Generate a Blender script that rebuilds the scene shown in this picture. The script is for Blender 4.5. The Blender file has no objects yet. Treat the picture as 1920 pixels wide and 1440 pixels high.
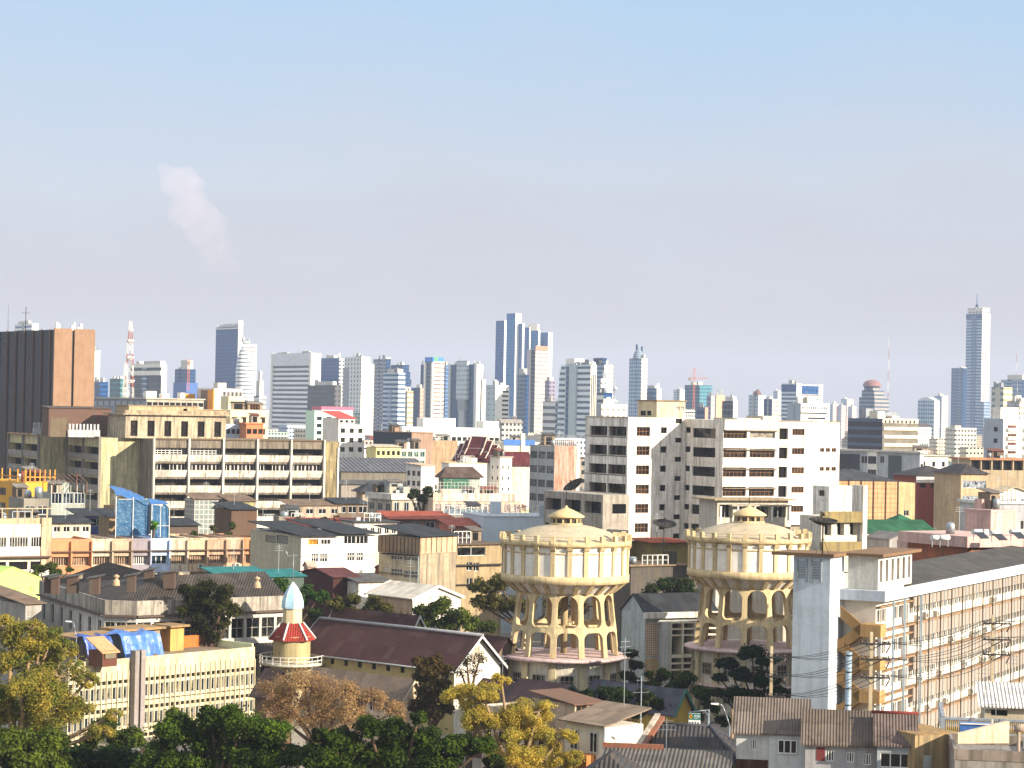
import bpy, math, random
import numpy as np
from mathutils import Vector, Matrix
random.seed(7); rng = np.random.default_rng(7)
S = bpy.context.scene
C = S.collection
rad = math.radians
# ---------------------------------------------------------------- camera model
F, HCAM = 4400.0, 40.0
ROLL = rad(1.1)
PIT = math.atan(50.0 / F)
CAM = Vector((0, 0, HCAM))
fw = Vector((0, math.cos(PIT), math.sin(PIT)))
u0 = Vector((0, -math.sin(PIT), math.cos(PIT)))
r0 = Vector((1, 0, 0))
CR = math.cos(ROLL) * r0 + math.sin(ROLL) * u0
CU = -math.sin(ROLL) * r0 + math.cos(ROLL) * u0
def ray(px, py): return fw + CR * ((px - 960) / F) - CU * ((py - 720) / F)
def pt(px, py, D): return CAM + ray(px, py) * D
def gz(px, py, z):
    r = ray(px, py); return CAM + r * ((z - HCAM) / r.z)
def proj(p):
    v = Vector(p) - CAM; d = v.dot(fw)
    return 960 + F * v.dot(CR) / d, 720 - F * v.dot(CU) / d, d
def solve_px(p, u, px):
    v = Vector(p) - CAM; k = px - 960
    return (k * v.dot(fw) - F * v.dot(CR)) / (F * u.dot(CR) - k * u.dot(fw))
def hz(px): return 770 + (px - 960) * math.tan(ROLL)
# ---------------------------------------------------------------- colours
def hx(h):
    if not isinstance(h, str): return tuple(h)
    o = []
    for i in (0, 2, 4):
        c = int(h[i:i + 2], 16) / 255
        o.append(c / 12.92 if c <= .04045 else ((c + .055) / 1.055) ** 2.4)
    return tuple(o)
def rgba(c): c = hx(c); return (c[0], c[1], c[2], 1)
# ---------------------------------------------------------------- materials
_M = {}
class NT:
    def __init__(s, name):
        m = bpy.data.materials.new(name); m.use_nodes = True
        s.m = m; s.n = m.node_tree.nodes; s.l = m.node_tree.links
        s.b = s.n['Principled BSDF']
    def new(s, t, **k):
        n = s.n.new(t)
        for a, v in k.items(): setattr(n, a, v)
        return n
    def link(s, a, b): s.l.new(a, b)
    def math(s, op, a, b=None):
        n = s.new('ShaderNodeMath', operation=op)
        for i, x in enumerate((a, b)):
            if x is None: continue
            if isinstance(x, (int, float)): n.inputs[i].default_value = x
            else: s.link(x, n.inputs[i])
        return n.outputs[0]
    def mix(s, f, a, b, mode='MIX'):
        n = s.new('ShaderNodeMix', data_type='RGBA', blend_type=mode)
        for i, x in ((0, f), (6, a), (7, b)):
            if isinstance(x, (int, float)): n.inputs[i].default_value = x
            elif isinstance(x, (tuple, str, list)): n.inputs[i].default_value = rgba(x)
            else: s.link(x, n.inputs[i])
        return n.outputs[2]
    def ramp(s, f, p0, p1, a=(0, 0, 0), b=(1, 1, 1)):
        n = s.new('ShaderNodeValToRGB'); e = n.color_ramp.elements
        e[0].position = p0; e[1].position = p1; e[0].color = rgba(a); e[1].color = rgba(b)
        s.link(f, n.inputs[0]); return n.outputs[0]
    def coords(s):
        tc = s.new('ShaderNodeTexCoord'); oi = s.new('ShaderNodeObjectInfo')
        s.rnd = oi.outputs['Random']
        return tc.outputs['Object']
    def noise(s, co, scale, detail=4, rough=.55, sc=None):
        if sc is not None:
            mp = s.new('ShaderNodeMapping'); mp.inputs['Scale'].default_value = sc
            s.link(co, mp.inputs['Vector']); co = mp.outputs[0]
        n = s.new('ShaderNodeTexNoise', noise_dimensions='4D')
        n.inputs['Scale'].default_value = scale; n.inputs['Detail'].default_value = detail
        n.inputs['Roughness'].default_value = rough
        s.link(co, n.inputs['Vector']); s.link(s.math('MULTIPLY', s.rnd, 90.0), n.inputs['W'])
        return n.outputs[0]
    def bump(s, h, st, dist=.05):
        n = s.new('ShaderNodeBump'); n.inputs['Strength'].default_value = st; n.inputs['Distance'].default_value = dist
        s.link(h, n.inputs['Height']); s.link(n.outputs[0], s.b.inputs['Normal'])
    def rough(s, r, spec=.3):
        s.b.inputs['Roughness'].default_value = r; s.b.inputs['Specular IOR Level'].default_value = spec
def wall(col, grime=.4, dirt=(.09, .075, .055), streak=.6, rough=.85, top=None):
    k = ('wall', col, grime, dirt, streak, rough)
    if k in _M: return _M[k]
    t = NT('painted_wall'); co = t.coords()
    base = hx(col)
    n1 = t.noise(co, .35, 5, .65)
    n2 = t.noise(co, 1.0, 5, .7, (1.6, 1.6, .12))
    n3 = t.noise(co, 3.2, 3, .6)
    c = t.mix(t.ramp(n1, .35, .75), base, tuple(x * y for x, y in zip(base, (.86, .83, .77))))
    m = t.math('MULTIPLY', t.ramp(n2, .52 - .1 * streak, .64), min(1, grime * 1.35))
    c = t.mix(m, c, dirt)
    m2 = t.math('MULTIPLY', t.ramp(n1, .5, .66), grime * .75)
    c = t.mix(m2, c, tuple(x * .45 + d * .5 for x, d in zip(base, dirt)))
    c = t.mix(t.math('MULTIPLY', t.ramp(n3, .5, .75), .12 + .3 * grime), c, dirt)
    n4 = t.noise(co, .9, 6, .75, (.5, .5, 1.4)); c = t.mix(t.math('MULTIPLY', t.ramp(n4, .5, .62), .75 * grime), c, tuple(x * .4 + d * .4 for x, d in zip(base, dirt)))
    t.link(c, t.b.inputs['Base Color']); t.rough(rough, .2)
    _M[k] = t.m; return t.m
def plain(col, rough=.6, spec=.3, metal=0, name='paint', var=.15):
    k = ('plain', col, rough, metal, name)
    if k in _M: return _M[k]
    t = NT(name); co = t.coords(); base = hx(col)
    c = t.mix(t.ramp(t.noise(co, 1.5, 4), .3, .75), base, tuple(x * (1 - 2 * var) for x in base))
    t.link(c, t.b.inputs['Base Color']); t.rough(rough, spec); t.b.inputs['Metallic'].default_value = metal
    _M[k] = t.m; return t.m
def glass(col='12161a', col2='2e2d2a', rough=.15, spec=.35):
    k = ('glass', col, col2, rough)
    if k in _M: return _M[k]
    t = NT('window_glass'); co = t.coords()
    f = t.math('MULTIPLY', t.rnd, 1.0)
    c = t.mix(t.ramp(f, .35, .95), col, col2)
    n = t.noise(co, 1.2, 2)
    c = t.mix(t.ramp(n, .45, .6), c, tuple(x * .5 for x in hx(col)))
    t.link(c, t.b.inputs['Base Color']); t.rough(rough, spec)
    _M[k] = t.m; return t.m
def ribs(col, axis='x', pitch=.25, grime=.5, dirt='2a241f', col2=None, rough=.8, amp=.6):
    """corrugated or tiled roof covering, ridges spaced along a local axis"""
    k = ('ribs', col, axis, pitch, grime, dirt, col2)
    if k in _M: return _M[k]
    t = NT('corrugated_roof'); co = t.coords(); base = hx(col)
    sx = t.new('ShaderNodeSeparateXYZ'); t.link(co, sx.inputs[0])
    a = sx.outputs[0 if axis == 'x' else 1]; b = sx.outputs[1 if axis == 'x' else 0]
    w = t.math('SINE', t.math('MULTIPLY', a, 2 * math.pi / pitch))
    cb = t.new('ShaderNodeCombineXYZ'); t.link(t.math('FLOOR', t.math('MULTIPLY', a, 1 / 1.05)), cb.inputs[0]); t.link(t.math('FLOOR', t.math('MULTIPLY', b, 1 / 1.6)), cb.inputs[1]); t.link(t.math('MULTIPLY', t.rnd, 30.0), cb.inputs[2])
    wnz = t.new('ShaderNodeTexWhiteNoise'); t.link(cb.outputs[0], wnz.inputs['Vector'])
    w01 = t.math('MULTIPLY_ADD', w, .5); 
    w01.node.inputs[2].default_value = .5
    row = t.math('FRACT', t.math('MULTIPLY', b, 1 / 1.6))
    n1 = t.noise(co, .5, 5, .65); n2 = t.noise(co, 2.5, 3, .6, (1, .25, 1) if axis == 'x' else (.25, 1, 1))
    c = t.mix(t.ramp(n1, .35, .7), base, hx(col2) if col2 else tuple(x * .6 for x in base))
    c = t.mix(t.math('MULTIPLY', t.ramp(n2, .5, .75), grime), c, dirt)
    c = t.mix(t.math('MULTIPLY', t.ramp(row, .0, .08, (1, 1, 1), (0, 0, 0)), .4), c, dirt)
    c = t.mix(t.math('MULTIPLY', t.ramp(wnz.outputs[0], .55, 1.0), .35), c, tuple(min(1, x * 1.9 + .05) for x in base)); c = t.mix(t.math('MULTIPLY', t.ramp(wnz.outputs[0], .35, .0), .4), c, tuple(x * .45 for x in base))
    t.link(c, t.b.inputs['Base Color']); t.rough(rough, .25); t.bump(w01, amp, pitch * .5)
    _M[k] = t.m; return t.m
def tower_mat(wc, gc, fl=3.5, band=.5, bay=0, bayf=.6, off=0, groughness=.15):
    """storeys of window bands (and bays) for buildings far away"""
    k = ('tower', wc, gc, fl, band, bay, bayf, off)
    if k in _M: return _M[k]
    t = NT('storey_facade'); co = t.coords()
    sx = t.new('ShaderNodeSeparateXYZ'); t.link(co, sx.inputs[0])
    z = t.math('FRACT', t.math('MULTIPLY', t.math('ADD', sx.outputs[2], off), 1 / fl))
    m = t.math('LESS_THAN', z, band)
    if bay:
        h = t.math('ADD', sx.outputs[0], sx.outputs[1])
        hb = t.math('LESS_THAN', t.math('FRACT', t.math('MULTIPLY', h, 1 / bay)), bayf)
        m = t.math('MULTIPLY', m, hb)
    n = t.noise(co, .06, 4)
    wv = t.mix(t.ramp(n, .3, .7), hx(wc), tuple(x * .82 for x in hx(wc)))
    fl_ = t.math('FLOOR', t.math('MULTIPLY', sx.outputs[2], 1 / fl)); 
    gn = t.noise(co, .25, 3)
    gv = t.mix(t.ramp(gn, .35, .65), hx(gc), tuple(x * .55 for x in hx(gc)))
    t.link(t.mix(m, wv, gv), t.b.inputs['Base Color'])
    r = t.math('MULTIPLY_ADD', m, groughness - .7); r.node.inputs[2].default_value = .7
    t.link(r, t.b.inputs['Roughness']); t.b.inputs['Specular IOR Level'].default_value = .16
    _M[k] = t.m; return t.m
def mesh_mat(col, back, pitch=.5, wdt=.12, grime=.4):
    """a grid of thin dark lines on a panel"""
    k = ('mesh', col, back, pitch, wdt)
    if k in _M: return _M[k]
    t = NT('gridded_screen'); co = t.coords()
    sx = t.new('ShaderNodeSeparateXYZ'); t.link(co, sx.inputs[0])
    h = t.math('ADD', sx.outputs[0], sx.outputs[1])
    a = t.math('LESS_THAN', t.math('FRACT', t.math('MULTIPLY', h, 1 / pitch)), wdt)
    b = t.math('LESS_THAN', t.math('FRACT', t.math('MULTIPLY', sx.outputs[2], 1 / pitch)), wdt)
    m = t.math('MAXIMUM', a, b)
    n = t.noise(co, .8, 4)
    c = t.mix(t.ramp(n, .35, .7), hx(back), tuple(x * .7 for x in hx(back)))
    t.link(t.mix(m, c, col), t.b.inputs['Base Color']); t.rough(.8)
    _M[k] = t.m; return t.m
def leaf(c1, c2, c3=None, tr=.35):
    k = ('leaf', c1, c2, c3)
    if k in _M: return _M[k]
    t = NT('foliage'); co = t.coords()
    at = t.new('ShaderNodeAttribute', attribute_name='tint')
    c = t.mix(at.outputs['Fac'], c1, c2)
    n = t.noise(co, .55, 3)
    c = t.mix(t.ramp(n, .4, .65), c, c3 or tuple(x * .6 for x in hx(c1)))
    t.link(c, t.b.inputs['Base Color']); t.rough(.65, .1)
    tl = t.new('ShaderNodeBsdfTranslucent'); t.link(c, tl.inputs[0])
    mx = t.new('ShaderNodeMixShader'); mx.inputs[0].default_value = tr
    t.link(t.b.outputs[0], mx.inputs[1]); t.link(tl.outputs[0], mx.inputs[2])
    t.link(mx.outputs[0], t.n['Material Output'].inputs['Surface'])
    _M[k] = t.m; return t.m
def sheet(col, col2, tr=.3):
    k = ('sheet', col, col2)
    if k in _M: return _M[k]
    t = NT('plastic_sheet'); co = t.coords()
    n = t.noise(co, .9, 4)
    c = t.mix(t.ramp(n, .35, .7), col, col2)
    t.link(c, t.b.inputs['Base Color']); t.rough(.35, .5); t.bump(t.noise(co, 1.6, 3), .5, .3)
    tl = t.new('ShaderNodeBsdfTranslucent'); t.link(c, tl.inputs[0])
    mx = t.new('ShaderNodeMixShader'); mx.inputs[0].default_value = tr
    t.link(t.b.outputs[0], mx.inputs[1]); t.link(tl.outputs[0], mx.inputs[2])
    t.link(mx.outputs[0], t.n['Material Output'].inputs['Surface'])
    _M[k] = t.m; return t.m
# ---------------------------------------------------------------- mesh builder
class MB:
    def __init__(s): s.v = []; s.f = []; s.m = []; s.sm = []
    def face(s, pts, mi=0, sm=False):
        i = len(s.v); s.v.extend([tuple(p) for p in pts]); s.f.append(tuple(range(i, i + len(pts)))); s.m.append(mi); s.sm.append(sm); return s
    def box(s, x0, y0, z0, x1, y1, z1, mi=0):
        i = len(s.v)
        s.v += [(x0, y0, z0), (x1, y0, z0), (x1, y1, z0), (x0, y1, z0), (x0, y0, z1), (x1, y0, z1), (x1, y1, z1), (x0, y1, z1)]
        for q in ((0, 3, 2, 1), (4, 5, 6, 7), (0, 1, 5, 4), (1, 2, 6, 5), (2, 3, 7, 6), (3, 0, 4, 7)):
            s.f.append(tuple(i + a for a in q)); s.m.append(mi); s.sm.append(False)
        return s
    def hexa(s, b, t, mi=0):
        """solid between two quads"""
        i = len(s.v); s.v += [tuple(p) for p in b] + [tuple(p) for p in t]
        for q in ((0, 3, 2, 1), (4, 5, 6, 7), (0, 1, 5, 4), (1, 2, 6, 5), (2, 3, 7, 6), (3, 0, 4, 7)):
            s.f.append(tuple(i + a for a in q)); s.m.append(mi); s.sm.append(False)
        return s
    def prism(s, poly, z0, z1, mi=0, top=None):
        n = len(poly); i = len(s.v)
        s.v += [(x, y, z0) for x, y in poly] + [(x, y, z1) for x, y in poly]
        for a in range(n):
            b = (a + 1) % n
            s.f.append((i + a, i + b, i + n + b, i + n + a)); s.m.append(mi); s.sm.append(False)
        s.f.append(tuple(i + n + a for a in range(n))); s.m.append(mi if top is None else top); s.sm.append(False)
        s.f.append(tuple(i + n - 1 - a for a in range(n))); s.m.append(mi); s.sm.append(False)
        return s
    def tube(s, p0, p1, r0, r1=None, n=6, mi=0, cap=True):
        if r1 is None: r1 = r0
        p0 = Vector(p0); p1 = Vector(p1); d = (p1 - p0)
        if d.length < 1e-6: return s
        d.normalize(); a = d.orthogonal().normalized(); b = d.cross(a)
        i = len(s.v)
        for p, r in ((p0, r0), (p1, r1)):
            for k in range(n):
                t = 2 * math.pi * k / n
                s.v.append(tuple(p + a * (r * math.cos(t)) + b * (r * math.sin(t))))
        for k in range(n):
            j = (k + 1) % n
            s.f.append((i + k, i + j, i + n + j, i + n + k)); s.m.append(mi); s.sm.append(n > 4)
        if cap:
            s.f.append(tuple(i + n + k for k in range(n))); s.m.append(mi); s.sm.append(False)
            s.f.append(tuple(i + n - 1 - k for k in range(n))); s.m.append(mi); s.sm.append(False)
        return s
    def path(s, pts, r, n=5, mi=0):
        for a, b in zip(pts, pts[1:]): s.tube(a, b, r, r, n, mi)
        return s
    def lathe(s, prof, n=48, cx=0, cy=0, mi=0, smooth=True, ph=0):
        i = len(s.v); m = len(prof)
        for r, z in prof:
            for k in range(n):
                t = 2 * math.pi * k / n + ph
                s.v.append((cx + r * math.cos(t), cy + r * math.sin(t), z))
        for a in range(m - 1):
            for k in range(n):
                j = (k + 1) % n
                s.f.append((i + a * n + k, i + a * n + j, i + (a + 1) * n + j, i + (a + 1) * n + k)); s.m.append(mi); s.sm.append(smooth)
        return s
    def build(s, name, mats, parent=None, loc=None):
        me = bpy.data.meshes.new(name)
        me.from_pydata(s.v, [], s.f)
        if not isinstance(mats, (list, tuple)): mats = [mats]
        for m in mats: me.materials.append(m)
        if len(mats) > 1: me.polygons.foreach_set('material_index', s.m)
        if any(s.sm): me.polygons.foreach_set('use_smooth', s.sm)
        me.update()
        return link(name, me, parent, loc)
def link(name, data, parent=None, loc=None, rz=None):
    o = bpy.data.objects.new(name, data); C.objects.link(o)
    if parent is not None: o.parent = parent
    if loc is not None: o.location = loc
    if rz is not None: o.rotation_euler = (0, 0, rz)
    return o
LABELS = {}
def tag(o, label, cat, group=None, kind=None):
    o['label'] = label; o['category'] = cat
    if group: o['group'] = group
    if kind: o['kind'] = kind
    LABELS.setdefault(label, []).append(o.name)
    return o
FOOT = []     # footprints (x, y, r) of what already stands
LAND = []     # landmarks for wording: phrase, px, depth
# ---------------------------------------------------------------- buildings
class Thing:
    def __init__(s, name, label, cat, xc, yc, D, b, group=None, mark=None, z=None):
        P = pt(xc, yc, D); s.ztop = P.z if z is None else z; s.b = rad(b); s.D = D
        s.root = link(name, None, loc=(P.x, P.y, 0), rz=s.b)
        s.root.empty_display_size = 1
        tag(s.root, label, cat, group)
        s.o = Vector((P.x, P.y, 0)); s.u = Vector((math.cos(s.b), math.sin(s.b), 0)); s.v = Vector((-math.sin(s.b), math.cos(s.b), 0))
        if mark: LAND.append((mark, xc, D))
    def w(s, x, y, z): return s.o + s.u * x + s.v * y + Vector((0, 0, z))
    def xpx(s, px, y=0, z=None): return solve_px(s.w(0, y, s.ztop if z is None else z), s.u, px)
    def ypx(s, px, x=0, z=None): return solve_px(s.w(x, 0, s.ztop if z is None else z), s.v, px)
    def R(s, px, py, y=0):
        """pixel on the plane local y -> (x, z)"""
        r = ray(px, py); n = s.v; k = (s.w(0, y, 0) - CAM).dot(n) / r.dot(n)
        p = CAM + r * k - s.o; return p.dot(s.u), p.z
    def L(s, px, py, x=0):
        r = ray(px, py); n = s.u; k = (s.w(x, 0, 0) - CAM).dot(n) / r.dot(n)
        p = CAM + r * k - s.o; return p.dot(s.v), p.z
    def G(s, px, py, z):
        p = gz(px, py, z) - s.o; return p.dot(s.u), p.dot(s.v)
    def vol(s, xr=None, xl=None, W=None, Dp=None, z1=None, z0=0, x0=0, y0=0):
        z1 = s.ztop if z1 is None else z1
        if W is None: W = s.xpx(xr, y0, z1) - x0
        if Dp is None: Dp = s.ypx(xl, x0, z1) - y0
        return Vol(s, x0, y0, z0, W, Dp, z1)
    def part(s, name, mb, mats, parent=None): return mb.build(name, mats, parent or s.root)
class Vol:
    def __init__(s, T, x0, y0, z0, W, Dp, z1):
        s.T = T; s.x0 = x0; s.y0 = y0; s.z0 = z0; s.W = W; s.Dp = Dp; s.z1 = z1
        n = max(1, int(round(max(W, Dp) / max(3, min(W, Dp)))))
        for i in range(n):
            f = (i + .5) / n
            c = T.w(x0 + W * (f if W >= Dp else .5), y0 + Dp * (f if Dp > W else .5), 0)
            FOOT.append((c.x, c.y, .55 * max(min(W, Dp), max(W, Dp) / n)))
    def mp(s, face):
        if face == 'R': return lambda a, d, z: (s.x0 + a, s.y0 + d, z)
        if face == 'L': return lambda a, d, z: (s.x0 + d, s.y0 + a, z)
        if face == 'B': return lambda a, d, z: (s.x0 + a, s.y0 + s.Dp - d, z)
        return lambda a, d, z: (s.x0 + s.W - d, s.y0 + a, z)
    def len(s, f): return s.W if f in 'RB' else s.Dp
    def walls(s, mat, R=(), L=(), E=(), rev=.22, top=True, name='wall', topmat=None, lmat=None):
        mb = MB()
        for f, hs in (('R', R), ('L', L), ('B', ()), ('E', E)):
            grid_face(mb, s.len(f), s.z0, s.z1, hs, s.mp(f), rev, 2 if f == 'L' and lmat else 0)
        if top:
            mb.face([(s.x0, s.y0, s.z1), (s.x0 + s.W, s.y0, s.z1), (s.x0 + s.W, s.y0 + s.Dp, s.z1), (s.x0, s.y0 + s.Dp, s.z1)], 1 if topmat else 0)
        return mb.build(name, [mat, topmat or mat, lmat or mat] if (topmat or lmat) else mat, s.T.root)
    def cells(s, face, nx, z0, z1, nz, fwid=.6, fhgt=.5, a=None, b=None, sill=.3):
        """rectangles of an even grid of openings"""
        a = 0 if a is None else a; b = s.len(face) if b is None else b
        cw = (b - a) / nx; ch = (z1 - z0) / nz; o = []
        for j in range(nz):
            for i in range(nx):
                x = a + cw * (i + .5); z = z0 + ch * j + ch * sill
                o.append((x - cw * fwid / 2, x + cw * fwid / 2, z, z + ch * fhgt))
        return o
    def pxcells(s, face, rects, off=0):
        o = []
        for (xa, ya, xb, yb) in rects:
            f = s.T.R if face == 'R' else s.T.L
            c = s.y0 if face == 'R' else s.x0; d = s.x0 if face == 'R' else s.y0
            xm = (xa + xb) / 2; ym = (ya + yb) / 2
            p = [f(xa, ym, c)[0] - d, f(xb, ym, c)[0] - d]; q = [f(xm, ya, c)[1], f(xm, yb, c)[1]]
            o.append((max(.06, min(p)), min(s.len(face) - .06, max(p)), max(s.z0 + .05, min(q)), min(s.z1 - .05, max(q))))
        return o
    def wins(s, face, hs, nx=2, nz=1, gl=None, fr=None, rev=.2, name='window', bar=.07, sub=True, sill=None):
        for h in hs: s.win(face, *h, nx=nx, nz=nz, gl=gl, fr=fr, rev=rev, name=name, bar=bar, sub=sub, sill=sill)
    def win(s, face, a, b, z0, z1, nx=2, nz=1, gl=None, fr=None, rev=.2, name='window', bar=.07, sub=True, sill=None):
        w = round(b - a, 2); h = round(z1 - z0, 2)
        if w <= .05 or h <= .05: return
        gl = gl or glass(); 
        p = s.mp(face)((a + b) / 2, rev - .01, (z0 + z1) / 2)
        rz = {'R': 0, 'L': -math.pi / 2, 'B': math.pi, 'E': math.pi / 2}[face]
        o = link(name, pane_mesh(w, h, gl), s.T.root, p, rz)
        if fr is not None:
            fm = frame_mesh(w, h, nx, nz, bar, fr, sill)
            link('frame', fm, o)
        return o
    def gable(s, mat, rise, along='x', over=.5, wallmat=None, name='roof', trim=None, thick=.12):
        """two pitched planes, ridge along local x or y"""
        mb = MB(); x0, x1, y0, y1 = s.x0 - over, s.x0 + s.W + over, s.y0 - over, s.y0 + s.Dp + over; z = s.z1
        T3 = (lambda a, b, c: (a, b, c)) if along == 'x' else (lambda a, b, c: (b, a, c))
        if along == 'y': x0, x1, y0, y1 = y0, y1, x0, x1
        g0, g1, h0, h1 = (s.x0, s.x0 + s.W, s.y0, s.y0 + s.Dp) if along == 'x' else (s.y0, s.y0 + s.Dp, s.x0, s.x0 + s.W)
        ym = (h0 + h1) / 2; k = rise / ((h1 - h0) / 2); zl = z - over * k
        for ya in (y0, y1):
            mb.hexa([T3(x0, ya, zl), T3(x1, ya, zl), T3(x1, ym, z + rise), T3(x0, ym, z + rise)], [T3(x0, ya, zl + thick), T3(x1, ya, zl + thick), T3(x1, ym, z + rise + thick), T3(x0, ym, z + rise + thick)])
        r = mb.build(name, mat, s.T.root)
        if wallmat:
            for xa in (g0, g1): MB().face([T3(xa, h0, z), T3(xa, h1, z), T3(xa, ym, z + rise - .01)]).build('gable', wallmat, s.T.root)
        if trim:
            for xa in (x0 - .06, x1):
                t = MB()
                for ya in (y0, y1): t.hexa([T3(xa, ya, zl - .2), T3(xa + .06, ya, zl - .2), T3(xa + .06, ym, z + rise - .2), T3(xa, ym, z + rise - .2)], [T3(xa, ya, zl + thick + .06), T3(xa + .06, ya, zl + thick + .06), T3(xa + .06, ym, z + rise + thick + .06), T3(xa, ym, z + rise + thick + .06)])
                t.build('bargeboard', trim, r)
        return r
    def hip(s, mat, rise, over=.5, name='roof', frac=.5):
        x0, x1, y0, y1 = s.x0 - over, s.x0 + s.W + over, s.y0 - over, s.y0 + s.Dp + over; z = s.z1 - .05
        mb = MB(); W = x1 - x0; Dp = y1 - y0
        if W >= Dp:
            i = min(Dp * frac, W * .5 - .01); ym = (y0 + y1) / 2; a, b = (x0 + i, ym, z + rise), (x1 - i, ym, z + rise)
            mb.face([(x0, y0, z), (x1, y0, z), b, a]); mb.face([(x1, y1, z), (x0, y1, z), a, b])
            mb.face([(x0, y1, z), (x0, y0, z), a]); mb.face([(x1, y0, z), (x1, y1, z), b])
        else:
            i = min(W * frac, Dp * .5 - .01); xm = (x0 + x1) / 2; a, b = (xm, y0 + i, z + rise), (xm, y1 - i, z + rise)
            mb.face([(x0, y1, z), (x0, y0, z), a, b]); mb.face([(x1, y0, z), (x1, y1, z), b, a])
            mb.face([(x0, y0, z), (x1, y0, z), a]); mb.face([(x1, y1, z), (x0, y1, z), b])
        mb.face([(x0, y0, z), (x0, y1, z), (x1, y1, z), (x1, y0, z)])
        return mb.build(name, mat, s.T.root)
    def shed(s, mat, dz_front=0, dz_back=.8, over=.5, name='roof', thick=.12, axis='y'):
        x0, x1, y0, y1 = s.x0 - over, s.x0 + s.W + over, s.y0 - over, s.y0 + s.Dp + over; z = s.z1 + .01
        if axis == 'y': zz = [dz_front, dz_front, dz_back, dz_back]
        else: zz = [dz_front, dz_back, dz_back, dz_front]
        pts = [(x0, y0), (x1, y0), (x1, y1), (x0, y1)]
        mb = MB().hexa([(p[0], p[1], z + d) for p, d in zip(pts, zz)], [(p[0], p[1], z + d + thick) for p, d in zip(pts, zz)])
        return mb.build(name, mat, s.T.root)
    def parapet(s, mat, h=.9, t=.2, out=.05, name='parapet'):
        mb = MB(); x0, x1, y0, y1 = s.x0 - out, s.x0 + s.W + out, s.y0 - out, s.y0 + s.Dp + out; z = s.z1 + .005
        mb.box(x0, y0, z, x1, y0 + t, z + h).box(x0, y1 - t, z, x1, y1, z + h)
        mb.box(x0, y0 + t, z, x0 + t, y1 - t, z + h).box(x1 - t, y0 + t, z, x1, y1 - t, z + h)
        return mb.build(name, mat, s.T.root)
    def slab(s, mat, z, h, out=.4, name='floor_slab'):
        return MB().box(s.x0 - out, s.y0 - out, z, s.x0 + s.W + out, s.y0 + s.Dp + out, z + h).build(name, mat, s.T.root)
    def strip(s, face, a, b, z0, z1, out, mat, name, back=0, parent=None):
        """a slab standing proud of a face"""
        f = s.mp(face); p = f(a, -out, z0); q = f(b, back, z1)
        lo = [min(m, n) for m, n in zip(p, q)]; hi = [max(m, n) for m, n in zip(p, q)]
        return MB().box(*lo, *hi).build(name, mat, parent or s.T.root)
    def strips(s, face, lst, out, mat, name):
        mb = MB(); f = s.mp(face)
        for a, b, z0, z1 in lst:
            p = f(a, -out, z0); q = f(b, 0, z1)
            mb.box(*[min(m, n) for m, n in zip(p, q)], *[max(m, n) for m, n in zip(p, q)])
        return mb.build(name, mat, s.T.root)
def grid_face(mb, W, z0, z1, holes, mp, rev, mi=0):
    hs = [(max(0, a), min(W, b), max(z0, c), min(z1, d)) for a, b, c, d in holes]
    hs = [h for h in hs if h[1] - h[0] > .03 and h[3] - h[2] > .03]
    rnd = lambda v: round(v, 4)
    xs = sorted({0, rnd(W)} | {rnd(h[0]) for h in hs} | {rnd(h[1]) for h in hs})
    zs = sorted({rnd(z0), rnd(z1)} | {rnd(h[2]) for h in hs} | {rnd(h[3]) for h in hs})
    # merge the cells of one row where the wall is whole
    for zi in range(len(zs) - 1):
        za, zb = zs[zi], zs[zi + 1]; zm = (za + zb) / 2; start = None
        row = [h for h in hs if h[2] < zm < h[3]]
        for xi in range(len(xs) - 1):
            xa, xb = xs[xi], xs[xi + 1]; xm = (xa + xb) / 2
            solid = not any(h[0] < xm < h[1] for h in row)
            if solid and start is None: start = xa
            if start is not None and (not solid): mb.face([mp(start, 0, za), mp(xa, 0, za), mp(xa, 0, zb), mp(start, 0, zb)], mi); start = None
        if start is not None: mb.face([mp(start, 0, za), mp(xs[-1], 0, za), mp(xs[-1], 0, zb), mp(start, 0, zb)], mi)
    for a, b, c, d in hs:
        mb.face([mp(a, 0, c), mp(a, 0, d), mp(a, rev, d), mp(a, rev, c)], mi); mb.face([mp(b, 0, c), mp(b, rev, c), mp(b, rev, d), mp(b, 0, d)], mi)
        mb.face([mp(a, 0, c), mp(a, rev, c), mp(b, rev, c), mp(b, 0, c)], mi); mb.face([mp(a, 0, d), mp(b, 0, d), mp(b, rev, d), mp(a, rev, d)], mi)
_P = {}
def pane_mesh(w, h, gl):
    k = ('p', w, h, gl.name)
    if k not in _P:
        me = bpy.data.meshes.new('window_pane')
        me.from_pydata([(-w / 2 - .01, 0, -h / 2 - .01), (w / 2 + .01, 0, -h / 2 - .01), (w / 2 + .01, 0, h / 2 + .01), (-w / 2 - .01, 0, h / 2 + .01)], [], [(0, 1, 2, 3)])
        me.materials.append(gl); _P[k] = me
    return _P[k]
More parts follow.
